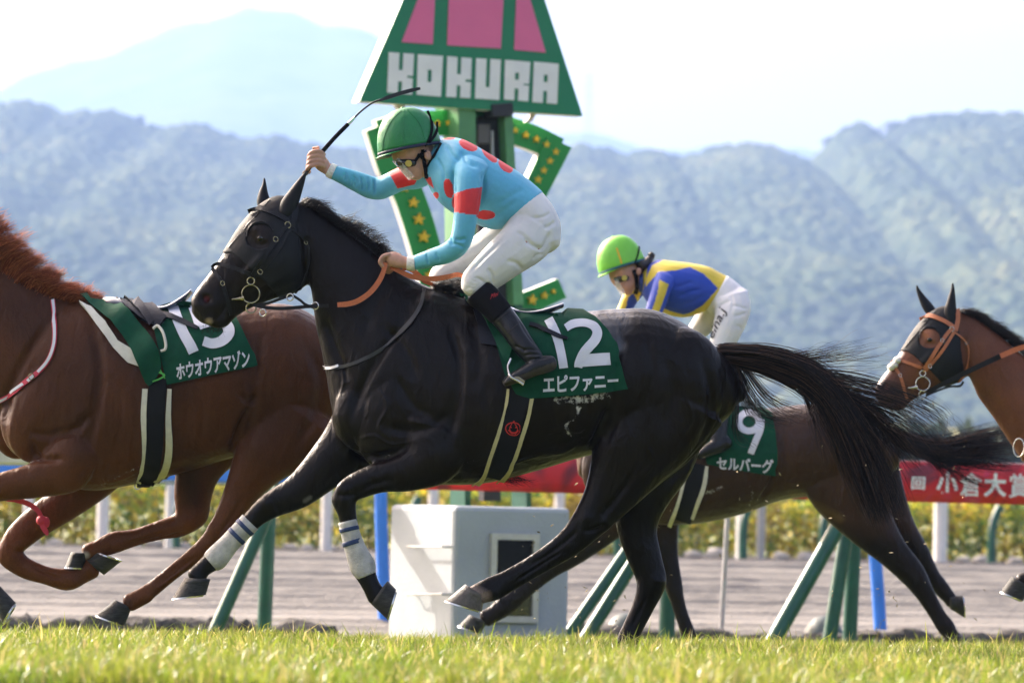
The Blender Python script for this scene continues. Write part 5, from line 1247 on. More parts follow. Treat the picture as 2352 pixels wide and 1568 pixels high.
M_limegreen = mat('lime print', (0.08, 0.40, 0.06), 0.6, 0.05, 10)
M_fleece = mat('white fleece', (0.80, 0.78, 0.72), 0.95, 0.1, 60, bump=0.8, bscale=120)
ZC = lambda l: [(1010.7 + a * .29714, 624.8 + b * .29714) for a, b in l]     # zoom of the number 12 flank
Z4 = lambda l: [(a * .3281, 496.1 + b * .3281) for a, b in l]
ZN = lambda l: [(1561.9 + a * .33594, 698.3 + b * .33594) for a, b in l]
Z1K = lambda l: [(992.3 + a * .1875, 624.8 + b * .1875) for a, b in l]
# ---- hood of 12
def hood(name, label, B, f, Y0, sc, parent_loc, ears):
    t = thing(name, label, 'hood', parent_loc)
    poly = [f(*p) for p in z8([(352, 800), (440, 800), (520, 850), (620, 950), (720, 1030), (820, 1140), (900, 1220), (1060, 1180), (1110, 1000), (1095, 880), (1075, 700), (1060, 480), (1030, 330), (900, 200), (760, 200), (600, 330), (470, 560), (380, 700)])]
    ex, ey = f(*z8([(706, 640)])[0]); d = B.qm - np.array([ex, ey]); eye = (d[:, 0] / (29 * sc)) ** 2 + (d[:, 1] / (27 * sc)) ** 2 < 1
    keep = inside(B.qm, poly) & ~eye
    submesh(B, keep, 0.005, 'mask', M_hood, t)
    for rows, dy, dark in ears:
        v, g = limb([tuple(f(r[0], r[1])) + (r[2] * sc,) + tuple(r[3:]) for r in rows], Y0, k=5, n=16, capf=.9, dy=dy); mesh_np('ear_sleeve', v, g, M_hood, t)
    S = B
    strap('seam', S, [f(*p) for p in z8([(800, 300), (700, 420), (600, 530), (500, 650), (420, 745)])], 2.0 * sc, t, M_blackleather, Y0, off=.006, thick=.002)
    strap('seam', S, [f(*p) for p in z8([(590, 640), (605, 570), (650, 520), (720, 500), (790, 520), (830, 580)])], 3.0 * sc, t, M_blackleather, Y0, off=.006, thick=.004)
    return t
EARN = [(654, 492, 17, .030), (664, 470, 20, .030), (678, 443, 15, .024), (692, 416, 8.5, .014), (701, 399, 3.2, .006)]
EARF = [(606, 480, 13, .028), (605, 460, 15, .028), (605, 440, 10, .02), (607, 424, 5, .012), (607, 411, 2.2, .006)]
I = lambda a, b: (a, b)
hood('ear_hood', 'black mesh hood with ear sleeves on the dark brown horse', B12, I, Y12, 1.0, tuple(P(650, 480, Y12)), [(EARN, -.055, 0), (EARF, .06, 1)])
EBN = [(655, 492, 17, .028), (657, 462, 18, .028), (661, 430, 12, .02), (664, 402, 6, .012), (664, 385, 2.5, .005)]
EBF = [(612, 478, 15, .028), (590, 450, 15, .026), (574, 424, 10, .018), (563, 402, 5, .010), (560, 391, 2.2, .005)]
hood('ear_hood', 'plain black hood with ear sleeves on the bay horse with the tan bridle', BB, FBAY, YBY, .79, tuple(P(2190, 730, YBY)), [(EBN, -.05, 0), (EBF, .06, 1)])
# ---- bridles
def bridle(name, label, B, f, Y0, sc, leather, metal, double=True):
    t = thing(name, label, 'bridle', tuple(P(*f(580, 650), Y0 - .1)))
    Z = lambda l: [f(*p) for p in z8(l)]
    strap('browband', B, Z([(600, 410), (650, 392), (720, 384), (800, 408), (900, 452), (1005, 525)]), 11 * sc, t, leather, Y0, off=.008, thick=.007, mirror=True)
    strap('cheekpiece', B, Z([(985, 520), (930, 570), (850, 682), (745, 845), (640, 1000)]), 10.5 * sc, t, leather, Y0, off=.007, thick=.005, mirror=True)
    strap('cheekpiece', B, Z([(1000, 560), (940, 660), (850, 800), (715, 960), (640, 1040)]), 9 * sc, t, leather, Y0, off=.005, thick=.004, mirror=True)
    strap('noseband', B, Z([(262, 930), (300, 898), (370, 905), (470, 935), (615, 985)]), 8.5 * sc, t, leather, Y0, off=.005, thick=.005, mirror=True)
    strap('noseband', B, Z([(268, 935), (310, 1000), (360, 1075), (395, 1190), (420, 1290), (440, 1370)]), 8.5 * sc, t, leather, Y0, off=.005, thick=.005, mirror=True)
    strap('throat_lash', B, Z([(1010, 575), (1080, 630), (1140, 690), (1172, 770), (1165, 900), (1110, 1060), (1040, 1160)]), 4.5 * sc, t, leather, Y0, off=.006, thick=.004, mirror=True)
    strap('headpiece', B, Z([(1010, 560), (1030, 470), (1040, 390), (1020, 310)]), 12 * sc, t, leather, Y0, off=.009, thick=.005, mirror=True)
    for a, b, r, o_ in ((628, 1050, 8.2, .012), (625, 1168, 20.5, .014), (618, 1285, 11.5, .016)):
        (p, n), = lay(B, [f(*z8([(a, b)])[0])], o_, Y0); s = p.y / FPX; ring3('bit_ring', p, r * sc * s, .0034, t, metal)
    (p, n), = lay(B, [f(*z8([(445, 1222)])[0])], .016, Y0); (q, n), = lay(B, [f(*z8([(560, 1205)])[0])], .016, Y0)
    MB().tube([p, p.lerp(q, .8), q], [.002, .009, .011], 10).build('bit_cheek', metal, t, smooth=True)
    for a, b, r in ((858, 670, 5), (715, 965, 5), (366, 1078, 4.5), (968, 535, 6), (1138, 695, 3.5)):
        buckle(B, *f(*z8([(a, b)])[0]), r * sc, t, Y0, metal, rot=.6)
    return t
b12 = bridle('racing_bridle', 'black leather bridle with brass rings on the dark brown horse', B12, I, Y12, 1.0, M_blackleather, M_brass)
bb = bridle('racing_bridle', 'tan leather bridle on the bay horse in the plain black hood', BB, FBAY, YBY, .79, M_tan, M_steel)
(pf, _), = lay(BB, [FBAY(*z8([(300, 930)])[0])], 0.0, YBY)
for a, b in ((292, 960), (330, 905), (262, 985)):
    (p, n), = lay(BB, [FBAY(*z8([(a, b)])[0])], .006, YBY); MB().ball(p, (.022, .04, .020), 14, 9).build('fleece_roll', M_fleece, bb, smooth=True)
# reins
zb1 = lambda l: [(404.3 + a * .2737, 367.5 + b * .2737) for a, b in l]
hk = [(a, b, Y12 - .13) for a, b in z8([(620, 1290)])]
def with_y(l, ys): return [(a, b, y) for (a, b), y in zip(l, np.interp(np.linspace(0, 1, len(l)), np.linspace(0, 1, len(ys)), ys))]
band3('rein', with_y(z8([(640, 1275), (760, 1300), (900, 1310), (1050, 1302), (1180, 1290), (1350, 1284)]), [Y12 - .10, Y12 - .12, Y12 - .15]), 8, b12, M_blackleather)
band3('chin_strap', with_y(z8([(680, 1280), (780, 1262), (900, 1220), (1010, 1182)]), [Y12 - .10, Y12 - .12]), 7, b12, M_blackleather)
band3('martingale', with_y(z8([(1010, 1185), (1080, 1230), (1130, 1270), (1200, 1300)]), [Y12 - .12, Y12 - .12]), 6, b12, M_blackleather)
for a, b, r in ((990, 1205, 8), (735, 1350, 8), (1225, 1285, 8)):
    ring3('martingale_ring', P(*z8([(a, b)])[0], Y12 - .14), r * Y12 / FPX, .003, b12, M_steel, V((-.4, -1, 0)))
orr = band3('rein_grip', with_y(zb1([(1355, 1215), (1440, 1208), (1520, 1185), (1620, 1120), (1695, 1030), (1740, 940), (1758, 860)]), [Y12 - .145, Y12 - .16, Y12 - .14]), [11, 12, 12, 12, 12, 11, 10], b12, M_orange, thick=.010)
band3('rein_grip', with_y(zb1([(1800, 900), (1870, 930), (1960, 972), (2060, 992), (2180, 996), (2290, 978), (2360, 962), (2410, 975)]), [Y12 - .12, Y12 - .12, Y12 - .10, Y12 - .14, Y12 - .12]), [9, 11, 12, 12, 12, 11, 11, 9], b12, M_orange, thick=.010)
band3('rein_grip', with_y(zb1([(1900, 910), (1960, 915), (2030, 960), (2090, 1020), (2190, 1052), (2260, 1046)]), [Y12 - .07, Y12 - .06, Y12 + .06]), [9, 11, 11, 8, 7], b12, M_orange, thick=.008)
fz7 = lambda l: [(1975.4 + a * .22855, 634 + b * .22855) for a, b in l]
band3('rein', with_y(fz7([(660, 1170), (780, 1110), (900, 1050), (1100, 950), (1300, 855), (1420, 800)]), [YBY - .09, YBY - .14, YBY - .16]), [9, 11, 12, 12, 12], bb, M_blackleather)
band3('rein_grip', with_y(fz7([(1410, 803), (1500, 765), (1600, 725), (1720, 700), (1900, 720)]), [YBY - .16, YBY - .15]), 12, bb, M_orange, thick=.009)
band3('chin_strap', with_y(fz7([(660, 1200), (780, 1150), (900, 1110), (1000, 1105), (1040, 1060)]), [YBY - .08, YBY - .08]), 5, bb, M_blackleather)
ring3('martingale_ring', P(*[1892.7 + 1660 * .2696, 882 + 540 * .2696], YBY - .14), 14 * YBY / FPX, .0035, bb, M_steel, V((-.7, -1, 0)), el=1.5)
# neck strap of 12 and red and white neck strap of 15
ns = thing('neck_strap', 'thin grey black strap around the neck of the dark brown horse', 'strap', tuple(P(860, 780, Y12)))
strap('strap', B12, [(974, 664), (968, 700), (940, 745), (890, 792), (830, 828), (780, 843), (748, 842)], 8, ns, M_greycord, Y12, off=.006, thick=.006, mirror=True)
strap('sleeve', B12, [(780, 840), (760, 845), (747, 842)], 6, ns, M_steel, Y12, off=.014, thick=.003)
ns5 = thing('neck_strap', 'white strap with red edges around the neck of the chestnut horse', 'strap', tuple(P(100, 800, Y15)))
zz = Z4([(368, 592), (378, 680), (386, 780), (380, 900), (340, 1010), (270, 1095), (180, 1165), (80, 1250), (-40, 1310)])
strap('strap', B15, zz, 10.5, ns5, M_redstrap, Y15, off=.006, thick=.004)
strap('facing', B15, zz[:6], 6.5, ns5, M_num, Y15, off=.011, thick=.002)
for a, b in (((60, 1262), (-10, 1300)), ((170, 1178), (80, 1240)), ((240, 1120), (200, 1160))): strap('facing', B15, Z4([a, b]), 6, ns5, M_num, Y15, off=.012, thick=.002)
buckle(B15, *Z4([(228, 1130)])[0], 6, ns5, Y15, M_brass, off=.016)
ZW = lambda l: [(a * .2226, 955.5 + b * .2226) for a, b in l]
lr = thing('loose_rein', 'knotted end of a red rein trailing between the forelegs of the chestnut horse', 'rein', tuple(P(60, 1160, Y15)))
band3('webbing', with_y(ZW([(-120, 800), (60, 848), (160, 862), (260, 890), (340, 930), (400, 985), (430, 1050)]), [Y15 - .05, Y15 - .05]), [9, 12, 12, 12, 11, 9], lr, M_redstrap, thick=.006)
MB().ball(P(*ZW([(430, 1075)])[0], Y15 - .055), (.026, .02, .024), 12, 8).build('knot', M_redstrap, lr, smooth=True)
MB().ball(P(*ZW([(480, 1095)])[0], Y15 - .055), (.016, .016, .026), 12, 8).build('knot', M_redstrap, lr, smooth=True)
band3('webbing', with_y(ZW([(430, 1080), (440, 1130), (475, 1190), (490, 1225)]), [Y15 - .06, Y15 - .06]), [10, 12, 12, 5], lr, M_redstrap, thick=.006)

# ---- saddle cloths
def cloth(label, B, Y0, main, flaps, loc, group=None):
    t = thing('saddle_cloth', label, 'saddle cloth', loc)
    wv = lambda a, b: .004 + .005 * noise.noise(V((a * .018, b * .03, 2))) + .003 * math.sin(a * .07 + b * .05)
    o, S = patch('cloth', B, main, t, M_cloth, Y0, off=.010, thick=.005, step=12, mirror=True, wave=wv, dense=0)
    for q in flaps: patch('flap', B, q, t, M_cloth, Y0, off=.022, thick=.005, step=10, wave=lambda a, b: .012 + .012 * math.sin((a + b) * .045), dense=3)
    return t, S
C12 = [(1150, 712), (1200, 718), (1236, 719), (1278, 718), (1340, 717), (1367, 734), (1397, 762), (1415, 791), (1427, 833), (1436, 874), (1442, 893), (1397, 900), (1308, 909), (1219, 915), (1185, 905), (1160, 860), (1140, 790)]
c12, S12 = cloth('green saddle cloth number 12 under the jockey in light blue', B12, Y12, C12,
    [Z1K([(340, 262), (440, 300), (560, 440), (700, 580), (830, 690), (940, 790), (985, 860), (1000, 940), (970, 1050), (930, 1160), (860, 1040), (800, 900), (700, 720), (560, 520), (400, 390)])], tuple(P(1300, 800, Y12 - .3)))
def digits(name, S, strokes, quads, t, Y0):
    b = MB
    n = 0
    xy, tr = [], []
    for path, w in strokes:
        a, f = stroke_tris(path, w); tr += [tuple(i + n for i in q) for q in f]; xy += a.tolist(); n = len(xy)
    for q in quads:
        k = len(q); xy += [list(p) for p in q]; tr += [(n, n + i, n + i + 1) for i in range(1, k - 1)]; n = len(xy)
    return decal(name, S, xy, tr, t, M_num, Y0, off=.006, maxe=9)
digits('number', S12, [(ZC([(838, 366), (872, 430), (905, 510), (932, 610), (948, 690), (956, 744)]), [21, 21, 21, 20, 20, 20])], [], c12, Y12)
digits('number', S12, [(ZC([(972, 436), (1020, 408), (1080, 396), (1140, 400), (1192, 424), (1215, 470), (1198, 525), (1150, 580), (1108, 630), (1078, 690), (1066, 736)]), [17, 19, 18, 18, 20, 22, 23, 22, 21, 20, 19])], [ZC([(1092, 636), (1310, 624), (1317, 718), (1036, 736), (1060, 690)])], c12, Y12)
text_on('lettering', S12, 'エピファニー', ZC([(797, 802), (1378, 776), (1380, 900), (797, 946)]), c12, M_num, Y12, bold=.03)
C15 = Z4([(1060, 645), (1190, 606), (1300, 598), (1560, 622), (1640, 690), (1720, 850), (1812, 1045), (1500, 1110), (1172, 1182), (1130, 1000), (1080, 800)])
c15, S15 = cloth('green saddle cloth number 15 on the riderless chestnut horse', B15, Y15, C15, [Z4([(560, 600), (700, 594), (850, 660), (1000, 790), (1100, 920), (1132, 1020), (1120, 1100), (1042, 1192), (980, 1060), (900, 900), (780, 760), (660, 660)])], tuple(P(480, 800, Y15 - .3)))
digits('number', S15, [(Z4([(1210, 640), (1240, 720), (1290, 830), (1330, 900), (1356, 956)]), [24, 24, 24, 24, 24])], [], c15, Y15)
digits('number', S15, [(Z4([(1392, 770), (1450, 748), (1530, 738), (1590, 770), (1602, 820), (1560, 872), (1490, 894), (1424, 876)]), [20, 22, 24, 26, 26, 24, 23, 22]), (Z4([(1348, 640), (1372, 700), (1396, 775)]), [20, 20, 20])], [Z4([(1330, 622), (1560, 640), (1565, 690), (1345, 690)])], c15, Y15)
text_on('lettering', S15, 'ホウオウアマゾン', Z4([(1230, 1030), (1745, 926), (1750, 1056), (1238, 1150)]), c15, M_num, Y15, bold=.03)
text_o, TT = patch('pad', B15, Z4([(556, 620), (640, 656), (740, 752), (830, 880), (930, 940), (976, 1056), (900, 1030), (800, 930), (700, 790), (620, 690)]), c15, M_girthw, Y15, off=.012, thick=.016, step=9)
C9 = ZN([(250, 690), (370, 690), (560, 715), (628, 762), (652, 880), (660, 1000), (655, 1172), (400, 1135), (182, 1092), (150, 950), (180, 820)])
c9, S9 = cloth('green saddle cloth number 9 on the dark bay horse', B9, Y9, C9, [], tuple(P(1730, 1000, Y9 - .3)))
th9 = np.linspace(.6, 6.9, 14)
digits('number', S9, [(ZN([(472 + 68 * math.cos(a), 806 - 62 * math.sin(a)) for a in th9]), [15] * 3), (ZN([(556, 790), (548, 860), (515, 940), (482, 1022)]), [15, 15, 15, 15])], [], c9, Y9)
text_on('lettering', S9, 'セルバーグ', ZN([(250, 1040), (640, 1060), (632, 1160), (252, 1130)]), c9, M_num, Y9, bold=.03)
# ---- saddles with girth and stirrups
def saddle(label, B, Y0, seat, girth, loc):
    t = thing('racing_saddle', label, 'saddle', loc)
    v, f = trunk(seat, Y0, k=5, n=20, capf=.4); mesh_np('seat', v, f, M_seat, t)
    for nm, pts, w, m, off in girth: strap(nm, B, pts, w, t, m, Y0, off=off, thick=.006, mirror=True)
    return t
G12 = [('girth', ZC([(640, 860), (610, 980), (580, 1100), (530, 1300), (470, 1470), (420, 1590)]), [46, 46, 45, 43, 40, 38], M_girthb, .008),
       ('girth_edge', ZC([(530, 905), (522, 1000), (500, 1080), (450, 1250), (385, 1440), (330, 1580), (250, 1640)]), [5, 7, 7, 8, 8, 8, 8], M_girthy, .012),
       ('girth_edge', ZC([(710, 972), (690, 1090), (660, 1200), (590, 1400), (520, 1545), (440, 1620)]), [8, 8, 8, 8, 8, 8], M_girthy, .012)]
s12 = saddle('dark racing saddle with raised grey cantle under the jockey in light blue', B12, Y12, [(1070, 676, 1072, 700, .10), (1110, 684, 1112, 712, .13), (1160, 700, 1162, 724, .14), (1200, 713, 1203, 728, .14), (1235, 712, 1238, 726, .14), (1270, 703, 1272, 715, .12), (1293, 695, 1294, 706, .07)], G12, tuple(P(1180, 715, Y12)))
strap('stirrup_leather', S12, ZC([(690, 410), (760, 430), (850, 470), (930, 505), (985, 518)]), [9, 9, 9, 9, 6], s12, M_saddle, Y12, off=.008, thick=.006)
o_, SP12 = patch('flap', B12, Z1K([(470, 470), (500, 480), (560, 640), (600, 880), (800, 915), (900, 900), (860, 700), (700, 560), (560, 460)]), s12, M_saddle, Y12, off=.012, thick=.005, step=10)
EM = ZC([(568, 1205)])[0]
SG = B12
def emblem():
    xy, tr = [], []
    def add(path, w):
        n = len(xy); a, f = stroke_tris(path, w, 6); xy.extend(a.tolist()); tr.extend([tuple(i + n for i in q) for q in f])
    a0 = np.linspace(0, 2 * math.pi, 24)
    add([(EM[0] + 16 * math.cos(a), EM[1] + 14 * math.sin(a)) for a in a0], 2.4)
    for s in (-1, 1): add([(EM[0] + s * 3, EM[1] - 12), (EM[0] + s * 8, EM[1]), (EM[0] + s * 3, EM[1] + 12)], 1.6)
    add([(EM[0] - 10, EM[1] + 2), (EM[0] - 4, EM[1] + 8), (EM[0] + 4, EM[1] + 8), (EM[0] + 10, EM[1] + 2)], 4.0)
    for s in (-1, 1):
        n = len(xy); xy.extend([[EM[0] + s * 3, EM[1] - 2], [EM[0] + s * 9, EM[1] - 2], [EM[0] + s * 6, EM[1] - 7]]); tr.append((n, n + 1, n + 2))
    add([(EM[0], EM[1] - 13), (EM[0] + 2, EM[1] - 18)], 3)
    decal('emblem', SG, xy, tr, s12, M_redp, Y12, off=.018, maxe=9)
emblem()
G15 = [('girth', [(364, 868), (362, 893), (358, 955), (354, 1033), (345, 1085), (332, 1108)], [40, 40, 40, 38, 36, 32], M_girthb, .010),
       ('girth_edge', [(334, 893), (331, 955), (333, 1022), (331, 1060), (318, 1105)], [12, 12, 12, 12, 10], M_girthw, .007),
       ('girth_edge', [(390, 893), (387, 955), (388, 1033), (377, 1080), (356, 1106)], [11, 12, 16, 16, 14], M_girthw, .007)]
s15 = saddle('empty dark racing saddle with pale raised cantle on the chestnut horse', B15, Y15, [(236, 682, 242, 712, .09), (262, 682, 268, 716, .13), (300, 690, 304, 722, .15), (345, 702, 350, 722, .15), (385, 700, 390, 716, .15), (420, 680, 424, 692, .12), (439, 664, 441, 674, .07)], G15, tuple(P(340, 705, Y15)))
patch('flap', B15, Z4([(760, 590), (900, 590), (1040, 640), (1110, 690), (1170, 740), (1120, 800), (1060, 790), (980, 740), (860, 660)]), s15, M_saddle, Y15, off=.026, thick=.02, step=9)
strap('stirrup_leather', B15, Z4([(840, 590), (930, 640), (1010, 710), (1070, 790)]), [14, 15, 15, 13], s15, M_saddle, Y15, off=.050, thick=.006)
strap('strap', S15, Z4([(1090, 690), (1170, 700), (1260, 735), (1385, 790)]), [9, 11, 11, 7], s15, M_saddle, Y15, off=.008, thick=.005)
q15 = lay(S15, Z4([(1075, 790), (1110, 790), (1140, 830), (1162, 900), (1160, 945), (1130, 958)]), .03, Y15)
MB().tube([V(x) for x in catmull([list(p) for p, n in q15], 5)], .0065, 8).build('stirrup_iron', M_girthw, s15, smooth=True)
xy, tr = stroke_tris(Z4([(1080, 1160), (1130, 1140), (1158, 1115), (1120, 1098)]), 3.5); decal('lime_print', B15, xy.tolist(), tr, s15, M_limegreen, Y15, off=.036)
xy, tr = stroke_tris(Z4([(1130, 1085), (1150, 1120), (1160, 1140)]), 2.5); decal('lime_print', B15, xy.tolist(), tr, s15, M_limegreen, Y15, off=.036)
MB().box(P(330, 1113, Y15 - .05), (.03, .02, .012)).build('buckle', M_blackleather, s15, bevel=.004)
ring3('ring', P(316, 1116, Y15 - .05), .014, .003, s15, M_steel)
G9 = [('girth', z3p((262, 150), (240, 250), (210, 380), (170, 510)), [44, 42, 40, 36], M_girthb, .010), ('girth_edge', z3p((195, 165), (170, 300), (130, 430), (85, 535)), [7, 8, 8, 9], M_girthw, .014), ('girth_edge', z3p((325, 165), (305, 290), (265, 400), (230, 492)), [8, 9, 9, 7], M_girthw, .014)]
s9 = saddle('racing saddle on the dark bay horse below the jockey in blue and yellow', B9, Y9, [(1560, 912, 1562, 935, .1), (1610, 918, 1612, 938, .14), (1660, 920, 1662, 938, .14), (1694, 908, 1696, 922, .10)], G9, tuple(P(1630, 925, Y9)))
# ---- bandages
def wrap(label, rows, bands, dy):
    t = thing('leg_bandage', label, 'bandage', tuple(P(rows[2][0], rows[2][1], Y12 + dy)))
    v, f = limb(rows, Y12, dy=dy, k=6, n=20, capf=.02); mesh_np('bandage', v, f, M_wrap, t)
    for r in bands: v, f = limb(r, Y12, dy=dy, k=3, n=20, capf=.02); mesh_np('tape', v, f, M_bluetape, t)
wrap('dirty white bandage with navy tape on the folded foreleg of the dark brown horse', [(798, 1196, 22, .037), (806, 1228, 22, .035), (817, 1262, 25, .037), (833, 1300, 30, .041), (842, 1322, 23, .038)], [[(801, 1210, 23, .039), (803, 1219, 23, .038)], [(808, 1240, 23.5, .038), (811, 1250, 24, .038)]], -.16)
wrap('dirty white bandage with navy tape on the outstretched foreleg of the dark brown horse', [(575, 1198, 25, .040), (530, 1244, 23.5, .036), (497, 1281, 28, .039), (484, 1292, 24, .037)], [[(566, 1207, 25.5, .041), (559, 1214, 25.5, .040)], [(547, 1227, 25, .039), (540, 1234, 25, .038)]], .15)
# ================================================================== JOCKEYS
M_skin = mat('skin', (0.46, 0.24, 0.17), 0.5, 0.12, 40, bump=0.15, bscale=200, attr=True)
M_silk = mat('racing silk', (0, 0, 0), 0.55, 0.05, 60, attr=True, bump=0.12, bscale=60, sheen=0.05)
M_breech = mat('white breeches', (0.62, 0.61, 0.58), 0.5, 0.06, 14, bump=0.35, bscale=22, bdist=0.01, attr=True)
M_boot = mat('black boot leather', (0.006, 0.0065, 0.009), 0.30, 0.3, 24, spec=0.35, bump=0.4, bscale=30, bdist=0.01)
M_sock = mat('black knit', (0.006, 0.006, 0.008), 0.9, 0.2, 100, spec=0.15)
M_lens = mat('smoked lens', (0.012, 0.011, 0.009), 0.1, 0.1, 10, coat=0.6)
M_gold = mat('gold disc', (0.55, 0.42, 0.08), 0.3, 0.05, 10, metal=0.4)
M_sole = mat('brown sole', (0.045, 0.036, 0.03), 0.7, 0.2, 30)
M_shaft = mat('whip cane', (0.012, 0.013, 0.016), 0.3, 0.1, 40)
M_hairb = mat('dark hair', (0.018, 0.012, 0.010), 0.45, 0.2, 60)
mv, tv, bv_ = nodes('clear visor'); bv_.inputs['Base Color'].default_value = (0.8, 0.82, 0.85, 1); bv_.inputs['Roughness'].default_value = 0.15; bv_.inputs['Alpha'].default_value = 0.28
def sc_rows(rows, Z, k):
    """rows in zoom coordinates (x, y, half, hw[, dy]) -> picture rows"""
    out = []
    for r in rows:
        a, b = Z([(r[0], r[1])])[0]; out.append((a, b, r[2] * k) + tuple(r[3:]))
    return out
def zblob(Z, k, x, y, rx, ry, rz, Y, rot=0.0):
    a, b = Z([(x, y)])[0]; return blob(a, b, rx * k, ry, rz * k, Y, rot)
class Jockey: pass
def helmet(root, Z, k, Y, c, half, hgt, hw, tilt, col, trim, name='helmet', brim=34):
    """dome with a peak: c centre of the rim in zoom px, half its half length, hgt its height"""
    ctr = P(*Z([c])[0], Y); s = Y / FPX * k; u = -(Rt * math.cos(tilt) + Up * math.sin(tilt)); w = Up * math.cos(tilt) - Rt * math.sin(tilt)   # u forward, w up
    vs, fs = [], []; nu, nv = 40, 16
    for i in range(nv + 1):
        th = (math.pi / 2) * i / nv; r = math.cos(th) ** 0.82; h = math.sin(th) ** 0.95
        for j in range(nu):
            a = 2 * math.pi * j / nu
            seam = 1 - 0.012 * max(0, 1 - abs(((a / (2 * math.pi) * 8) % 1) - .5) * 14 + 6.0 - 6.0)
            vs.append(ctr + u * (half * s * r * math.cos(a) * seam - 8 * s * (1 - math.cos(th))) + V((0, hw * r * math.sin(a) * seam, 0)) + w * (hgt * s * h))
    for i in range(nv):
        for j in range(nu): fs.append((i * nu + j, i * nu + (j + 1) % nu, (i + 1) * nu + (j + 1) % nu, (i + 1) * nu + j))
    fs.append(tuple(range(nu))[::-1])
    he = mesh_np(name, [tuple(v) for v in vs], fs, col, root)
    S = Surf([(vs, fs)])
    # peak
    pv_, pf = [], []; m = 22
    for i in range(m + 1):
        a = -1.35 + 2.7 * i / m; e = brim * s * math.cos(a * 1.12) ** .8 if abs(a) < 1.35 else 0
        d = u * math.cos(a) * half * s + V((0, hw * math.sin(a), 0)); dn = (u * math.cos(a) + V((0, math.sin(a), 0))).normalized()
        for q in (0, 1):
            p = ctr + d * .985 + dn * (e * q) - w * (4 * s + e * q * 0.55); pv_ += [p, p - w * (5 * s)]
    for i in range(m):
        o = i * 4; pf += [(o, o + 2, o + 6, o + 4), (o + 1, o + 5, o + 7, o + 3), (o + 2, o + 3, o + 7, o + 6), (o, o + 4, o + 5, o + 1)]
    pf += [(0, 1, 3, 2), (m * 4, m * 4 + 2, m * 4 + 3, m * 4 + 1)]
    MB().add(pv_, pf).build('peak', col, he, smooth=True)
    # rim band
    bv2, bf2 = [], []
    for j in range(nu):
        a = 2 * math.pi * j / nu; d = u * math.cos(a) * half * s * 1.012 + V((0, hw * 1.015 * math.sin(a), 0))
        bv2 += [ctr + d - w * (8 * s), ctr + d * 1.01 + w * (16 * s)]
    for j in range(nu): bf2.append((j * 2, (j * 2 + 2) % (nu * 2), (j * 2 + 3) % (nu * 2), j * 2 + 1))
    bo2 = MB().add(bv2, bf2).build('rim_band', trim, he, smooth=True); bo2.modifiers.new('t', 'SOLIDIFY').thickness = .004
    MB().ball(ctr + w * (hgt * s * 1.0) - u * 8 * s, (.010, .010, .006), 10, 6).build('button', col, he, smooth=True)
    return he, S
def colour(B, base, shapes):
    """shapes: (colour, 'poly'|'ell', data, mask)"""
    c = np.repeat(np.array([base], float), len(B.v), 0)
    for k, kind, d, m in shapes:
        if kind == 'poly': w = inside(B.q, d)
        else:
            x, y, rx, ry, rot = d; e = B.q - np.array([x, y]); cs, sn = math.cos(rot), math.sin(rot); w = ((e[:, 0] * cs + e[:, 1] * sn) / rx) ** 2 + ((-e[:, 0] * sn + e[:, 1] * cs) / ry) ** 2 < 1
        if m is not None: w = w & m(B)
        c[w] = k
    return c
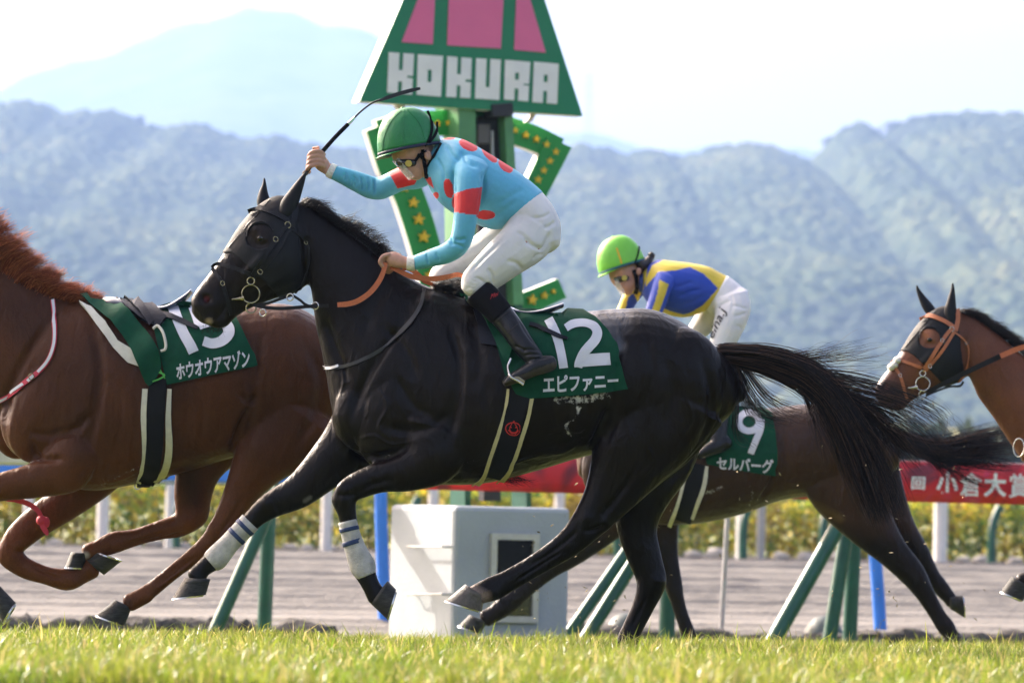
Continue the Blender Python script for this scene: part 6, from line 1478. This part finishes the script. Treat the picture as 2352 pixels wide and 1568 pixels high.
# ---------------------------------------------------------------- jockey in light blue
def jockey1():
    Y = Y12; k = .29714; Z = lambda l: [(643.1 + a * k, 165.4 + b * k) for a, b in l]; kb = .30464; ZB = lambda l: [(826.9 + a * kb, 238.9 + b * kb) for a, b in l]; kc = .1875
    root = thing('person', 'jockey in a light blue jacket with red spots raising a whip', 'person', tuple(P(1180, 700, Y)))
    near = [(1110 / 1, 0)][:0]
    na = [(1500, 690, 120, .07, -.13), (1465, 780, 118, .066, -.20), (1452, 900, 112, .062, -.235), (1448, 1010, 102, .056, -.25), (1430, 1150, 92, .050, -.26), (1408, 1270, 88, .047, -.26), (1370, 1345, 86, .045, -.255), (1290, 1400, 80, .042, -.235), (1190, 1432, 72, .038, -.205), (1100, 1460, 64, .034, -.175), (1035, 1478, 56, .031, -.155)]
    fa = [(1130, 760, 110, .06, .14), (1040, 810, 100, .056, .19), (940, 826, 92, .052, .225), (850, 868, 88, .050, .25), (770, 900, 88, .046, .265), (700, 892, 88, .044, .265), (600, 850, 80, .041, .255), (500, 808, 68, .036, .245), (430, 782, 58, .032, .24), (400, 770, 55, .030, .24)]
    tor = [(1015, 320, 972, 398, .062), (1036, 316, 984, 428, .125), (1066, 321, 1006, 462, .185), (1106, 342, 1044, 492, .188), (1150, 369, 1084, 511, .170), (1196, 398, 1120, 525, .155), (1228, 424, 1142, 527, .150), (1247, 441, 1156, 524, .148)]
    J = Body([trunk(tor, Y, n=28, capf=.25), limb(sc_rows(na, Z, k), Y), limb(sc_rows(fa, Z, k), Y)], .0045, 5); J.k = 1.7
    for l, w, d in (([(1350, 1290), (1400, 1300), (1440, 1280)], 14, .006), ([(1310, 1330), (1360, 1330), (1430, 1360)], 12, .005), ([(1270, 1250), (1310, 1290), (1330, 1330)], 12, .006), ([(1560, 760), (1575, 900), (1540, 1060)], 20, .008), ([(1340, 760), (1345, 880), (1350, 960)], 16, .008),
                    ([(1600, 1160), (1720, 1080), (1850, 980)], 22, .004), ([(1640, 1060), (1780, 960), (1900, 900)], 24, .003), ([(1280, 560), (1330, 640), (1420, 700)], 18, .005), ([(1400, 600), (1440, 690), (1540, 740)], 16, .005), ([(620, 800), (640, 860), (630, 930)], 10, .005), ([(680, 800), (690, 850), (680, 920)], 10, .005), ([(730, 820), (730, 880), (720, 960)], 10, .006), ([(560, 790), (590, 840), (580, 890)], 10, .004), ([(500, 770), (510, 800), (500, 850)], 8, .004), ([(1130, 1400), (1135, 1440), (1150, 1490)], 8, .004), ([(1200, 1390), (1220, 1430), (1230, 1470)], 9, .003), ([(1190, 640), (1250, 740), (1280, 860)], 14, .004), ([(1170, 840), (1200, 900), (1240, 1000)], 12, .004)):
        J.line(Z(l), w * k, d)
    J.k = 1.5
    for q in range(9):
        a = 520 + q * 26; J.line(Z([(a, 790 + q * 6), (a + 10, 850 + q * 6), (a + 4, 900 + q * 4)]), 5 * k, .002)
    J.upd()
    BL, RD = (0.105, 0.43, 0.62), (0.66, 0.022, 0.025)
    E = lambda x, y, rx, ry, rot: (Z([(x, y)])[0][0], Z([(x, y)])[0][1], rx * k, ry * k, rot)
    nearm = lambda B: B.v[:, 1] < Y - .02
    arm = lambda B: B.v[:, 1] < Y - .17
    col = colour(J, BL, [(RD, 'ell', E(1455, 565, 76, 40, .45), None), (RD, 'ell', E(1620, 640, 80, 32, .8), None), (RD, 'ell', E(1745, 725, 68, 40, .75), None), (RD, 'ell', E(1300, 512, 55, 12, 0), None), (RD, 'ell', E(1303, 900, 36, 76, -.2), nearm), (RD, 'poly', Z([(1110, 800), (1165, 815), (1190, 900), (1150, 870)]), None), (RD, 'ell', E(1205, 955, 24, 26, 0), None), (RD, 'ell', E(1588, 1105, 76, 36, 0), None), (RD, 'ell', E(1350, 1010, 22, 46, 0), nearm),
        (BL, 'poly', Z([(1330, 760), (1570, 740), (1580, 900), (1540, 1110), (1330, 1100), (1345, 940)]), arm), (RD, 'poly', Z([(1340, 945), (1450, 905), (1575, 888), (1560, 980), (1530, 1110), (1430, 1095), (1325, 1078)]), arm), (RD, 'poly', Z([(832, 765), (860, 740), (920, 715), (1060, 830), (1040, 870), (910, 902)]), lambda B: B.v[:, 1] > Y + .13)])
    mesh_np('jacket', J.v, J.f, M_silk, root, colors=col)
    # breeches
    th = [(1232, 515, 62, .115, -.06), (1205, 555, 58, .095, -.13), (1160, 592, 50, .082, -.175), (1118, 628, 43, .074, -.20), (1090, 652, 36, .068, -.215), (1082, 664, 28, .06, -.22)]
    tf = [(1210, 505, 58, .11, .06), (1165, 545, 52, .09, .13), (1110, 582, 45, .08, .175), (1050, 618, 40, .072, .20), (1015, 640, 34, .066, .215), (1005, 652, 27, .058, .22)]
    hip = [(1246, 441, 1152, 524, .150), (1272, 476, 1168, 545, .165), (1288, 515, 1195, 560, .165), (1288, 548, 1230, 580, .15)]
    K = Body([trunk(hip, Y, n=26, capf=.5), limb(th, Y), limb(tf, Y)], .005, 5); K.k = 1.6
    for l, w, d in (([(1060, 1040), (980, 1110), (900, 1190), (830, 1270)], 16, .004), ([(1250, 1000), (1300, 1060), (1400, 1110)], 16, .008), ([(1180, 960), (1240, 1000), (1270, 1080)], 14, .006), ([(1440, 960), (1400, 1060), (1350, 1120)], 16, .007), ([(960, 1230), (1000, 1300), (1000, 1370)], 14, .006), ([(1010, 1410), (990, 1370), (950, 1345)], 10, .007), ([(860, 1300), (920, 1330), (960, 1380)], 9, .004), ([(1480, 880), (1430, 920), (1380, 930)], 14, .005), ([(1290, 860), (1380, 850), (1440, 820)], 12, .004), ([(1100, 1180), (1180, 1200), (1230, 1260)], 16, .005), ([(1300, 1180), (1340, 1140), (1400, 1130)], 14, .005)):
        K.line(ZB(l), w * kb, d)
    for q in range(7): K.line(ZB([(790 + q * 8, 1400 - q * 14), (840 + q * 10, 1385 - q * 12), (880 + q * 8, 1400 - q * 10)]), 4 * kb, .003)
    K.upd(); wn = np.array([noise.noise(V(x) * 9) for x in K.v]); kc_ = np.repeat(np.array([[.70, .69, .66]]), len(K.v), 0) * (1 + .10 * wn)[:, None]
    mesh_np('breeches', K.v, K.f, M_breech, root, colors=kc_)
    # boots
    Zk = lambda l: [(992.3 + a * kc, 624.8 + b * kc) for a, b in l]
    for dy, dx, nm in ((0, 0, 'boot'), (1, -60, 'boot')):
        sgn = -1 if dy == 0 else 1
        cf = [(600, 270, 185, .056, .235), (740, 400, 168, .054, .25), (880, 560, 152, .052, .27), (1000, 720, 145, .050, .295), (1110, 880, 138, .047, .32), (1200, 990, 125, .044, .335), (1270, 1070, 110, .042, .345)]
        ft = [(1470, 1110, 96, .036, .35), (1380, 1130, 110, .040, .35), (1240, 1180, 100, .042, .355), (1090, 1255, 84, .043, .36), (970, 1310, 70, .042, .36), (895, 1360, 46, .034, .36)]
        rows = [tuple(Zk([(r[0], r[1])])[0]) + (r[2] * kc, r[3], sgn * r[4]) for r in cf]; rf = [tuple(Zk([(r[0], r[1])])[0]) + (r[2] * kc, r[3], sgn * r[4]) for r in ft]
        rows = [(r[0] + dx,) + r[1:] for r in rows]; rf = [(r[0] + dx,) + r[1:] for r in rf]
        O = Body([limb(rows, Y, capf=.2), limb(rf, Y)], .004, 4)
        if dy == 0:
            for l, w, d in (([(1100, 960), (1200, 940), (1300, 960)], 16, .007), ([(1120, 1020), (1230, 1000), (1360, 1010)], 14, .006), ([(1180, 1070), (1300, 1060), (1420, 1050)], 12, .005), ([(1000, 900), (1080, 930), (1150, 980)], 14, .005), ([(1040, 560), (1160, 760), (1260, 900)], 10, .003)): O.line(Zk(l), w * kc, d)
            O.upd()
        sole = ((O.q[:, 1] - Zk([(0, 1330)])[0][1]) > -(O.q[:, 0] - dx - Zk([(900, 0)])[0][0]) * .40)
        bo = mesh_np(nm, O.v, O.f, M_boot, root)
        bo.data.materials.append(M_sole); FF = np.asarray(O.f); mi = sole[FF].all(1).astype(np.int32); bo.data.polygons.foreach_set('material_index', mi)
        rk = [(560, 225, 178, .058, .232), (600, 270, 188, .058, .236), (740, 400, 172, .056, .251), (850, 525, 160, .0545, .266)]
        rr = [tuple(Zk([(r[0], r[1])])[0]) + (r[2] * kc, r[3], sgn * r[4]) for r in rk]; v, f = limb([(r[0] + dx,) + r[1:] for r in rr], Y, k=6, n=22, capf=.02); so = mesh_np('sock', v, f, M_sock, bo)
        if dy == 0:
            SS = Surf([(v, f)]); text_on('lettering', SS, 'Mei', Zk([(715, 275), (810, 240), (815, 285), (715, 335)]), bo, M_redp, Y, bold=0.0, off=.003, shear=.4)
            SB = Surf([(O.v, O.f)]); strap('stitching', SB, Zk([(770, 620), (860, 540), (970, 460)]), 0.9, bo, M_sole, Y, off=.002, thick=.002); strap('stitching', SB, Zk([(925, 745), (1020, 660), (1110, 585)]), 0.9, bo, M_sole, Y, off=.002, thick=.002)
    # skin: head, neck, hands
    hd = [zblob(Z, k, 1020, 600, 165, .074, 190, Y, .1), zblob(Z, k, 1040, 740, 92, .058, 92, Y), zblob(Z, k, 1050, 790, 58, .040, 48, Y), zblob(Z, k, 1052, 812, 34, .026, 26, Y), zblob(Z, k, 1008, 800, 22, .024, 22, Y),
          limb(sc_rows([(945, 690, 22, .014), (962, 740, 22, .013), (972, 778, 20, .014), (985, 790, 12, .010)], Z, k), Y), zblob(Z, k, 960, 690, 60, .062, 50, Y), zblob(Z, k, 1000, 760, 46, .05, 40, Y),
          zblob(Z, k, 1142, 645, 30, .012, 42, Y - .076, .3), zblob(Z, k, 1142, 645, 30, .012, 42, Y + .076, .3), limb(sc_rows([(1090, 690, 92, .055), (1165, 745, 90, .056), (1240, 800, 92, .06)], Z, k), Y)]
    def fist(w0, path_w, fingers, thumb, dyw, r):
        out = [limb(sc_rows(path_w, Z, k), Y)]
        for f in fingers: out.append(limb(sc_rows([(x, y, r, r * k * Y / FPX * .95, d) for x, y, d in f], Z, k), Y, k=4, n=10))
        out.append(limb(sc_rows([(x, y, r * 1.1, r * k * Y / FPX, d) for x, y, d in thumb], Z, k), Y, k=4, n=10)); return out
    hn = fist(0, [(1050, 1476, 46, .027, -.158), (985, 1474, 44, .025, -.148), (930, 1466, 52, .024, -.142), (880, 1452, 56, .022, -.14), (845, 1446, 50, .020, -.138)],
              [[(850, 1408 + 4 * j, -.150 + .016 * j), (795 + 9 * j, 1425 + 19 * j, -.158 + .017 * j), (772 + 13 * j, 1470 + 21 * j, -.156 + .019 * j), (800 + 13 * j, 1502 + 15 * j, -.146 + .02 * j), (840 + 10 * j, 1496 + 10 * j, -.136 + .02 * j)] for j in range(4)], [(930, 1420, -.125), (870, 1405, -.12), (815, 1435, -.122), (785, 1480, -.13)], 0, 17)
    hf = fist(0, [(420, 784, 46, .026, .242), (370, 752, 46, .024, .242), (330, 718, 56, .023, .242), (300, 680, 58, .022, .24)],
              [[(345, 640 + 30 * j, .222), (300 - 2 * j, 612 + 34 * j, .208), (245 - 5 * j, 622 + 36 * j, .206), (222 - 4 * j, 655 + 36 * j, .222), (245 - 4 * j, 680 + 32 * j, .24)] for j in range(4)], [(330, 690, .262), (290, 610, .262), (262, 592, .25), (300, 590, .235)], 0, 18)
    under = [limb([(r[0], r[1], r[2] * .62, r[3] * .62, r[4]) for r in sc_rows(na, Z, k)], Y), limb([(r[0], r[1], r[2] * .62, r[3] * .62, r[4]) for r in sc_rows(fa, Z, k)], Y), trunk([(a + (c - a) * .08, b + (d - b) * .08, c - (c - a) * .08, d - (d - b) * .08, h * .86) for a, b, c, d, h in tor], Y, capf=.2),
             trunk([(a + (c - a) * .1, b + (d - b) * .1, c - (c - a) * .1, d - (d - b) * .1, h * .85) for a, b, c, d, h in hip], Y, capf=.3), limb([(r[0], r[1], r[2] * .82, r[3] * .82, r[4]) for r in th], Y), limb([(r[0], r[1], r[2] * .82, r[3] * .82, r[4]) for r in tf], Y)]
    S = Body(hd + hn + hf + under, .0036, 3, None, .45)
    S.line(Z([(990, 806), (1005, 812), (1030, 808)]), 4 * k, .004, taper=False); S.line(Z([(1135, 620), (1150, 640), (1145, 668)]), 5 * k, .006); S.upd()
    sk = np.repeat(np.array([[.50, .27, .19]]), len(S.v), 0); d, _ = seg_dist(S.q, np.array(Z([(985, 806), (1025, 808)]))); sk[d < 2.2] = (.42, .12, .10)
    d = np.linalg.norm(S.q - np.array(Z([(1000, 800)])[0]), axis=1); 
    mesh_np('body', S.v, S.f, M_skin, root, colors=sk)
    MB().ball(P(*Z([(1010, 806)])[0], Y - .022), (.006, .004, .004), 8, 6).build('teeth', M_fleece, root, smooth=True)
    v, f = limb(sc_rows([(1170, 680, 104, .070), (1200, 700, 106, .072), (1232, 720, 112, .076)], Z, k), Y, capf=.02); mesh_np('collar', v, f, M_fleece, root)
    for rw in ([(1040, 1478, 60, .034, -.156), (1010, 1479, 58, .032, -.152), (980, 1478, 54, .030, -.148)], [(420, 776, 60, .034, .241), (398, 766, 60, .033, .241), (376, 754, 56, .031, .241)]):
        v, f = limb(sc_rows(rw, Z, k), Y, capf=.03); mesh_np('cuff', v, f, M_fleece, root)
    he, HS = helmet(root, Z, k, Y, (1003, 600), 248, 326, .108, .19, mat('green cap cover', (0.012, 0.19, 0.055), 0.42, 0.08, 30, bump=0.25, bscale=40), mat('navy band', (0.012, 0.014, 0.05), .6))
    strap('elastic', HS, Z([(1118, 590), (1160, 500), (1172, 420), (1160, 350), (1140, 300)]), 5.5, he, M_sock, Y, off=.003, thick=.003); strap('elastic', HS, Z([(1140, 560), (1180, 510), (1210, 450), (1216, 385)]), 5.5, he, M_sock, Y, off=.003, thick=.003)
    for l in ([(962, 292), (950, 430), (958, 540), (968, 632)], [(940, 296), (860, 380), (805, 500), (790, 612)], [(985, 292), (1080, 400), (1120, 520)]): strap('seam', HS, Z(l), 1.6, he, MATS['green cap cover'], Y, off=.0005, thick=.0018)
    gv, gf = limb(sc_rows([(905, 700, 26, .055), (945, 705, 44, .070), (1000, 708, 50, .076), (1045, 708, 44, .074)], Z, k), Y, capf=.5); go = mesh_np('goggles', gv, gf, M_lens, root)
    c = P(*Z([(994, 708)])[0], Y - .0775); MB().tube([c, c + V((0, -.006, 0))], .0145, 18).build('vent_disc', M_gold, go, smooth=True)
    a, b = P(*Z([(868, 688)])[0], Y), P(*Z([(992, 832)])[0], Y); dv = (b - a); nn_ = V((-dv.z, 0, dv.x)).normalized(); vs, fs = [], []
    for i in range(9):
        yv = -.07 + .14 * i / 8; bend = -nn_ * (.022 * (yv / .07) ** 2)
        for t in (0, .5, 1): vs.append(a + dv * t + V((0, yv, 0)) - bend * 0 + (V((1, 0, .3)).normalized() * .03 * (yv / .07) ** 2))
    for i in range(8):
        for j in range(2): fs.append((i * 3 + j, i * 3 + j + 1, i * 3 + j + 4, i * 3 + j + 3))
    vo = MB().add(vs, fs).build('visor', mv, go, smooth=True); vo.modifiers.new('t', 'SOLIDIFY').thickness = .002
    SH = Surf([(S.v, S.f)])
    for l, w in (([(1100, 600), (1110, 680), (1130, 760), (1140, 815)], 8), ([(1250, 560), (1200, 650), (1160, 700), (1130, 740)], 5), ([(1060, 640), (1100, 660), (1120, 700)], 8), ([(1040, 690), (1080, 640), (1130, 610)], 6)): strap('chin_strap', SH, Z(l), w, root, M_sock, Y, off=.004, thick=.006)
    MB().ball(P(*Z([(1140, 805)])[0], Y - .045), (.010, .02, .013), 10, 7).build('chin_cup', M_sock, root, smooth=True)
    # whip
    w = thing('racing_whip', 'bent black racing whip held up by the jockey in light blue', 'whip', tuple(P(720, 365, Y + .23)))
    pw = lambda l: [P(*q, Y + .225) for q in Z(l)]
    MB().tube([V(x) for x in catmull([list(p) for p in pw([(200, 778), (225, 742), (350, 590), (440, 490), (530, 400)])], 5)], .0095, 10).build('grip', M_sock, w, smooth=True)
    MB().ball(pw([(196, 782)])[0], (.014, .014, .012), 12, 8).build('pommel', M_sole, w, smooth=True)
    MB().tube(pw([(530, 400), (580, 350)]), [.0085, .006], 10).build('ferrule', M_steel, w, smooth=True)
    MB().tube([V(x) for x in catmull([list(p) for p in pw([(575, 355), (620, 310), (680, 262), (730, 232), (800, 208)])], 5)], .0045, 8).build('shaft', M_shaft, w, smooth=True)
    band3('flap', [(a, b, Y + .225) for a, b in Z([(770, 222), (830, 200), (920, 170), (1010, 145), (1085, 128)])], [5, 9, 9, 9, 6], w, M_shaft, .006)
    # stirrup under the near foot
    st = MB(); q = [P(*p, y) for p, y in zip(Zk([(965, 1060), (930, 1150), (940, 1230), (975, 1290), (1050, 1330), (1120, 1378)]), (Y - .34, Y - .36, Y - .39, Y - .405, Y - .41, Y - .41))]
    st.tube([V(x) for x in catmull([list(p) for p in q], 4)], .0055, 8); st.build('stirrup_iron', M_steel, s12, smooth=True)
    tr_ = [P(*p, Y - .41) for p in Zk([(980, 1290), (1055, 1272), (1142, 1330), (1120, 1390)])]; MB().prism(tr_, V((0, .11, 0))).build('stirrup_tread', M_brass, s12, bevel=.003)
    return root
jockey1()
# ---------------------------------------------------------------- jockey in blue and yellow
def jockey2():
    Y = Y9; k = .2109; Z = lambda l: [(1341.4 + a * k, 514.5 + b * k) for a, b in l]
    root = thing('person', 'crouching jockey in a blue and yellow jacket and lime cap', 'person', tuple(P(1600, 800, Y)))
    tz = [(700, 430, 610, 690, .06), (800, 388, 640, 780, .125), (950, 402, 710, 880, .185), (1150, 424, 845, 962, .185), (1350, 464, 1015, 1012, .165), (1480, 528, 1180, 1004, .15), (1570, 575, 1335, 935, .145)]
    tor = [tuple(Z([(a, b)])[0]) + tuple(Z([(c, d)])[0]) + (h,) for a, b, c, d, h in tz]
    na = [(900, 560, 110, .068, -.14), (862, 650, 112, .064, -.2), (820, 780, 105, .058, -.23), (770, 920, 98, .053, -.24), (725, 1040, 90, .05, -.245), (660, 1130, 86, .046, -.235), (560, 1170, 78, .042, -.2), (440, 1200, 66, .036, -.16), (380, 1210, 58, .033, -.15)]
    fa = [(640, 660, 105, .062, .14), (560, 730, 95, .058, .19), (490, 830, 88, .053, .21), (440, 940, 82, .05, .22), (380, 1050, 78, .046, .21), (330, 1130, 70, .04, .18), (280, 1170, 62, .035, .15)]
    J = Body([trunk(tor, Y, n=26, capf=.25), limb(sc_rows(na, Z, k), Y), limb(sc_rows(fa, Z, k), Y)], .006, 4)
    for l, w, d in (([(900, 640), (920, 760), (850, 900)], 22, .010), ([(1000, 800), (1150, 740), (1300, 700)], 22, .005), ([(980, 700), (1100, 660), (1200, 620)], 22, .005), ([(700, 700), (690, 800), (670, 900)], 18, .006), ([(1050, 900), (1200, 840), (1340, 760)], 22, .005)): J.line(Z(l), w * k, d)
    J.upd(); BL, YE = (0.010, 0.055, 0.43), (0.66, 0.50, 0.035)
    arm = lambda B: B.v[:, 1] < Y - .165
    col = colour(J, YE, [(BL, 'poly', Z([(640, 720), (760, 580), (880, 515), (1000, 505), (1150, 468), (1300, 540), (1400, 640), (1460, 700), (1300, 880), (1180, 955), (1090, 985), (980, 960), (850, 915), (780, 940), (640, 930), (600, 800)]), None), (BL, 'poly', Z([(655, 900), (690, 440), (800, 385), (860, 392), (740, 450), (690, 560), (650, 690)]), None),
        (BL, 'poly', Z([(450, 950), (480, 800), (540, 750), (580, 850), (560, 950), (520, 1100), (420, 1100)]), lambda B: B.v[:, 1] > Y + .1), (BL, 'poly', Z([(400, 300), (1000, 300), (1000, 1400), (300, 1400)]), arm),
        (YE, 'poly', Z([(820, 605), (925, 655), (880, 790), (820, 950), (760, 1100), (680, 1150), (740, 930), (800, 760)]), arm), (YE, 'poly', Z([(690, 650), (712, 655), (680, 800), (650, 960), (600, 1100), (540, 1100), (600, 920), (650, 740)]), arm)])
    mesh_np('jacket', J.v, J.f, M_silk, root, colors=col)
    hip = [tuple(Z([(a, b)])[0]) + tuple(Z([(c, d)])[0]) + (h,) for a, b, c, d, h in [(1570, 565, 1335, 940, .147), (1680, 650, 1380, 980, .165), (1780, 770, 1450, 1010, .168), (1815, 880, 1540, 1050, .155)]]
    th = sc_rows([(1580, 780, 215, .11, -.07), (1620, 930, 195, .10, -.14), (1575, 1110, 168, .088, -.18), (1510, 1280, 140, .078, -.2), (1450, 1420, 118, .068, -.215), (1420, 1490, 100, .06, -.22)], Z, k)
    tf = sc_rows([(1480, 800, 200, .11, .07), (1400, 940, 160, .095, .14), (1310, 1070, 128, .084, .18), (1220, 1190, 110, .074, .2), (1150, 1290, 100, .066, .21)], Z, k)
    K = Body([trunk(hip, Y, capf=.5), limb(th, Y), limb(tf, Y)], .006, 4)
    for l, w, d in (([(1400, 960), (1500, 870), (1600, 830)], 18, .010), ([(1600, 880), (1700, 900), (1790, 930)], 16, .007), ([(1620, 1000), (1700, 990), (1780, 960)], 16, .007), ([(1640, 1100), (1700, 1120), (1720, 1160)], 14, .006), ([(1600, 760), (1620, 860), (1590, 1000)], 12, .004)): K.line(Z(l), w * k, d)
    K.upd(); mesh_np('breeches', K.v, K.f, M_breech, root, colors=np.repeat(np.array([[.74, .73, .72]]), len(K.v), 0))
    SK = Surf([(K.v, K.f)]); text_on('lettering', SK, 'eina.J', Z([(1340, 1200), (1480, 900), (1590, 930), (1430, 1270)]), root, M_sock, Y, bold=0.004, off=.004, shear=.3)
    for sg in (-1, 1):
        rows = [(1640 + (sg > 0) * -40, 820, 25, .055, sg * .235), (1650, 880, 24, .053, sg * .26), (1652, 940, 22, .05, sg * .29), (1650, 995, 20, .045, sg * .32), (1650, 1020, 18, .042, sg * .33)]
        ft = [(1672, 1014, 15, .036, sg * .33), (1652, 1022, 18, .04, sg * .335), (1625, 1034, 15, .042, sg * .34), (1604, 1046, 10, .036, sg * .34)]
        O = Body([limb(rows, Y, capf=.2), limb(ft, Y)], .006, 4); mesh_np('boot', O.v, O.f, M_boot, root)
    hd = [zblob(Z, k, 440, 520, 175, .074, 200, Y, .1), zblob(Z, k, 470, 660, 96, .058, 96, Y), zblob(Z, k, 480, 730, 52, .036, 46, Y), limb(sc_rows([(370, 620, 24, .014), (378, 670, 24, .013), (382, 710, 20, .014)], Z, k), Y), zblob(Z, k, 430, 735, 22, .022, 20, Y), zblob(Z, k, 595, 515, 32, .012, 44, Y - .075), limb(sc_rows([(520, 610, 90, .055), (620, 620, 92, .056), (700, 620, 92, .06)], Z, k), Y)]
    un = [limb([(r[0], r[1], r[2] * .8, r[3] * .8, r[4]) for r in sc_rows(na, Z, k)], Y), limb([(r[0], r[1], r[2] * .8, r[3] * .8, r[4]) for r in sc_rows(fa, Z, k)], Y), trunk([(a + (c - a) * .08, b + (d - b) * .08, c - (c - a) * .08, d - (d - b) * .08, h * .86) for a, b, c, d, h in tor], Y, capf=.2), limb([(r[0], r[1], r[2] * .8, r[3] * .8, r[4]) for r in th], Y), limb([(r[0], r[1], r[2] * .8, r[3] * .8, r[4]) for r in tf], Y), trunk([(a + (c - a) * .1, b + (d - b) * .1, c - (c - a) * .1, d - (d - b) * .1, h * .85) for a, b, c, d, h in hip], Y, capf=.3)]
    for base, dd in (((380, 1210), -.15), ((280, 1170), .15)):
        un.append(limb(sc_rows([(base[0] + 20, base[1], 50, .028, dd), (base[0] - 40, base[1] + 8, 54, .026, dd), (base[0] - 90, base[1] + 14, 48, .022, dd)], Z, k), Y))
        for j in range(4): un.append(limb(sc_rows([(base[0] - 80, base[1] - 20 + j * 14, 17, .008, dd - .02 + .012 * j), (base[0] - 130 + j * 8, base[1] + j * 20, 16, .008, dd - .025 + .013 * j), (base[0] - 130 + j * 10, base[1] + 50 + j * 12, 15, .008, dd - .015 + .014 * j), (base[0] - 90 + j * 8, base[1] + 55 + j * 8, 14, .007, dd + .01 * j)], Z, k), Y, k=4, n=10))
        un.append(limb(sc_rows([(base[0] - 20, base[1] - 40, 18, .009, dd + .02), (base[0] - 80, base[1] - 50, 17, .009, dd + .02), (base[0] - 120, base[1] - 20, 15, .008, dd + .015)], Z, k), Y, k=4, n=10))
    S = Body(hd + un, .0055, 3, None, .45); mesh_np('body', S.v, S.f, M_skin, root, colors=np.repeat(np.array([[.50, .26, .19]]), len(S.v), 0))
    he, HS = helmet(root, Z, k, Y, (415, 470), 262, 348, .108, .31, mat('lime cap cover', (0.20, 0.62, 0.06), 0.4, 0.06, 30, bump=0.2), mat('teal band', (0.01, 0.10, 0.16), .6), brim=30)
    strap('elastic', HS, Z([(545, 440), (585, 330), (600, 240)]), 3, he, M_sock, Y, off=.003, thick=.003); strap('stripe', HS, Z([(355, 260), (385, 350), (410, 430)]), 4, he, M_yellow, Y, off=.001, thick=.001)
    gv, gf = limb(sc_rows([(330, 600, 34, .055), (380, 600, 56, .07), (440, 592, 58, .076), (480, 590, 46, .075)], Z, k), Y, capf=.5); go = mesh_np('goggles', gv, gf, M_lens, root)
    c = P(*Z([(441, 587)])[0], Y - .079); MB().tube([c, c + V((0, -.006, 0))], .016, 18).build('vent_disc', M_gold, go, smooth=True)
    a, b = P(*Z([(300, 610)])[0], Y), P(*Z([(395, 775)])[0], Y); dv = b - a; vs, fs = [], []
    for i in range(7):
        yv = -.07 + .14 * i / 6
        for t in (0, .5, 1): vs.append(a + dv * t + V((0, yv, 0)) + (V((1, 0, .3)).normalized() * .03 * (yv / .07) ** 2))
    for i in range(6):
        for j in range(2): fs.append((i * 3 + j, i * 3 + j + 1, i * 3 + j + 4, i * 3 + j + 3))
    vo = MB().add(vs, fs).build('visor', mv, go, smooth=True); vo.modifiers.new('t', 'SOLIDIFY').thickness = .002
    hb = lump(P(*Z([(735, 345)])[0], Y), (.020, .020, .020), 3, nu=14, nv=9); hb.build('hair_bun', M_hairb, root, smooth=True)
    v, f = limb(sc_rows([(600, 430, 70, .078), (640, 450, 80, .074), (690, 420, 60, .05), (720, 370, 36, .03)], Z, k), Y); mesh_np('hair', v, f, M_hairb, root)
    SH = Surf([(S.v, S.f)]); strap('chin_strap', SH, Z([(540, 500), (570, 600), (575, 700), (560, 760)]), 9, root, M_sock, Y, off=.004, thick=.008)
    v, f = limb(sc_rows([(600, 640, 100, .072), (640, 640, 112, .078)], Z, k), Y, capf=.02); mesh_np('collar', v, f, mat('navy collar', (0.008, 0.03, 0.16), .6), root)
    return root
jockey2()

# ---- bits of turf thrown up by the hooves
def turf_bits():
    rng = np.random.default_rng(77); b = MB()
    for i in range(150):
        c = [(1230, 1330, 90, 90), (1450, 1330, 150, 130), (2100, 1330, 100, 90), (1300, 1420, 120, 50), (1700, 1100, 120, 120), (2000, 1150, 160, 120)][rng.integers(0, 6)]
        p = P(c[0] + rng.normal() * c[2], c[1] + rng.normal() * c[3], rng.uniform(20.3, 25)); l = rng.uniform(.004, .014)
        if p.z < float(gz(p.x, p.y)) + .03: continue
        d = V(rng.normal(size=3)).normalized(); e_ = d.orthogonal().normalized()
        b.add([p - d * l, p + e_ * l * .35, p + d * l, p - e_ * l * .35 + V((0, .002, 0))], [(0, 1, 2), (0, 2, 3), (0, 3, 1), (1, 3, 2)])
    tag(b.build('flying_turf_bits', mat('dry turf crumb', (0.30, 0.24, 0.13), .9, .3, 30), None), 'crumbs of turf flying up around the galloping hooves', 'turf', kind='stuff')
turf_bits()
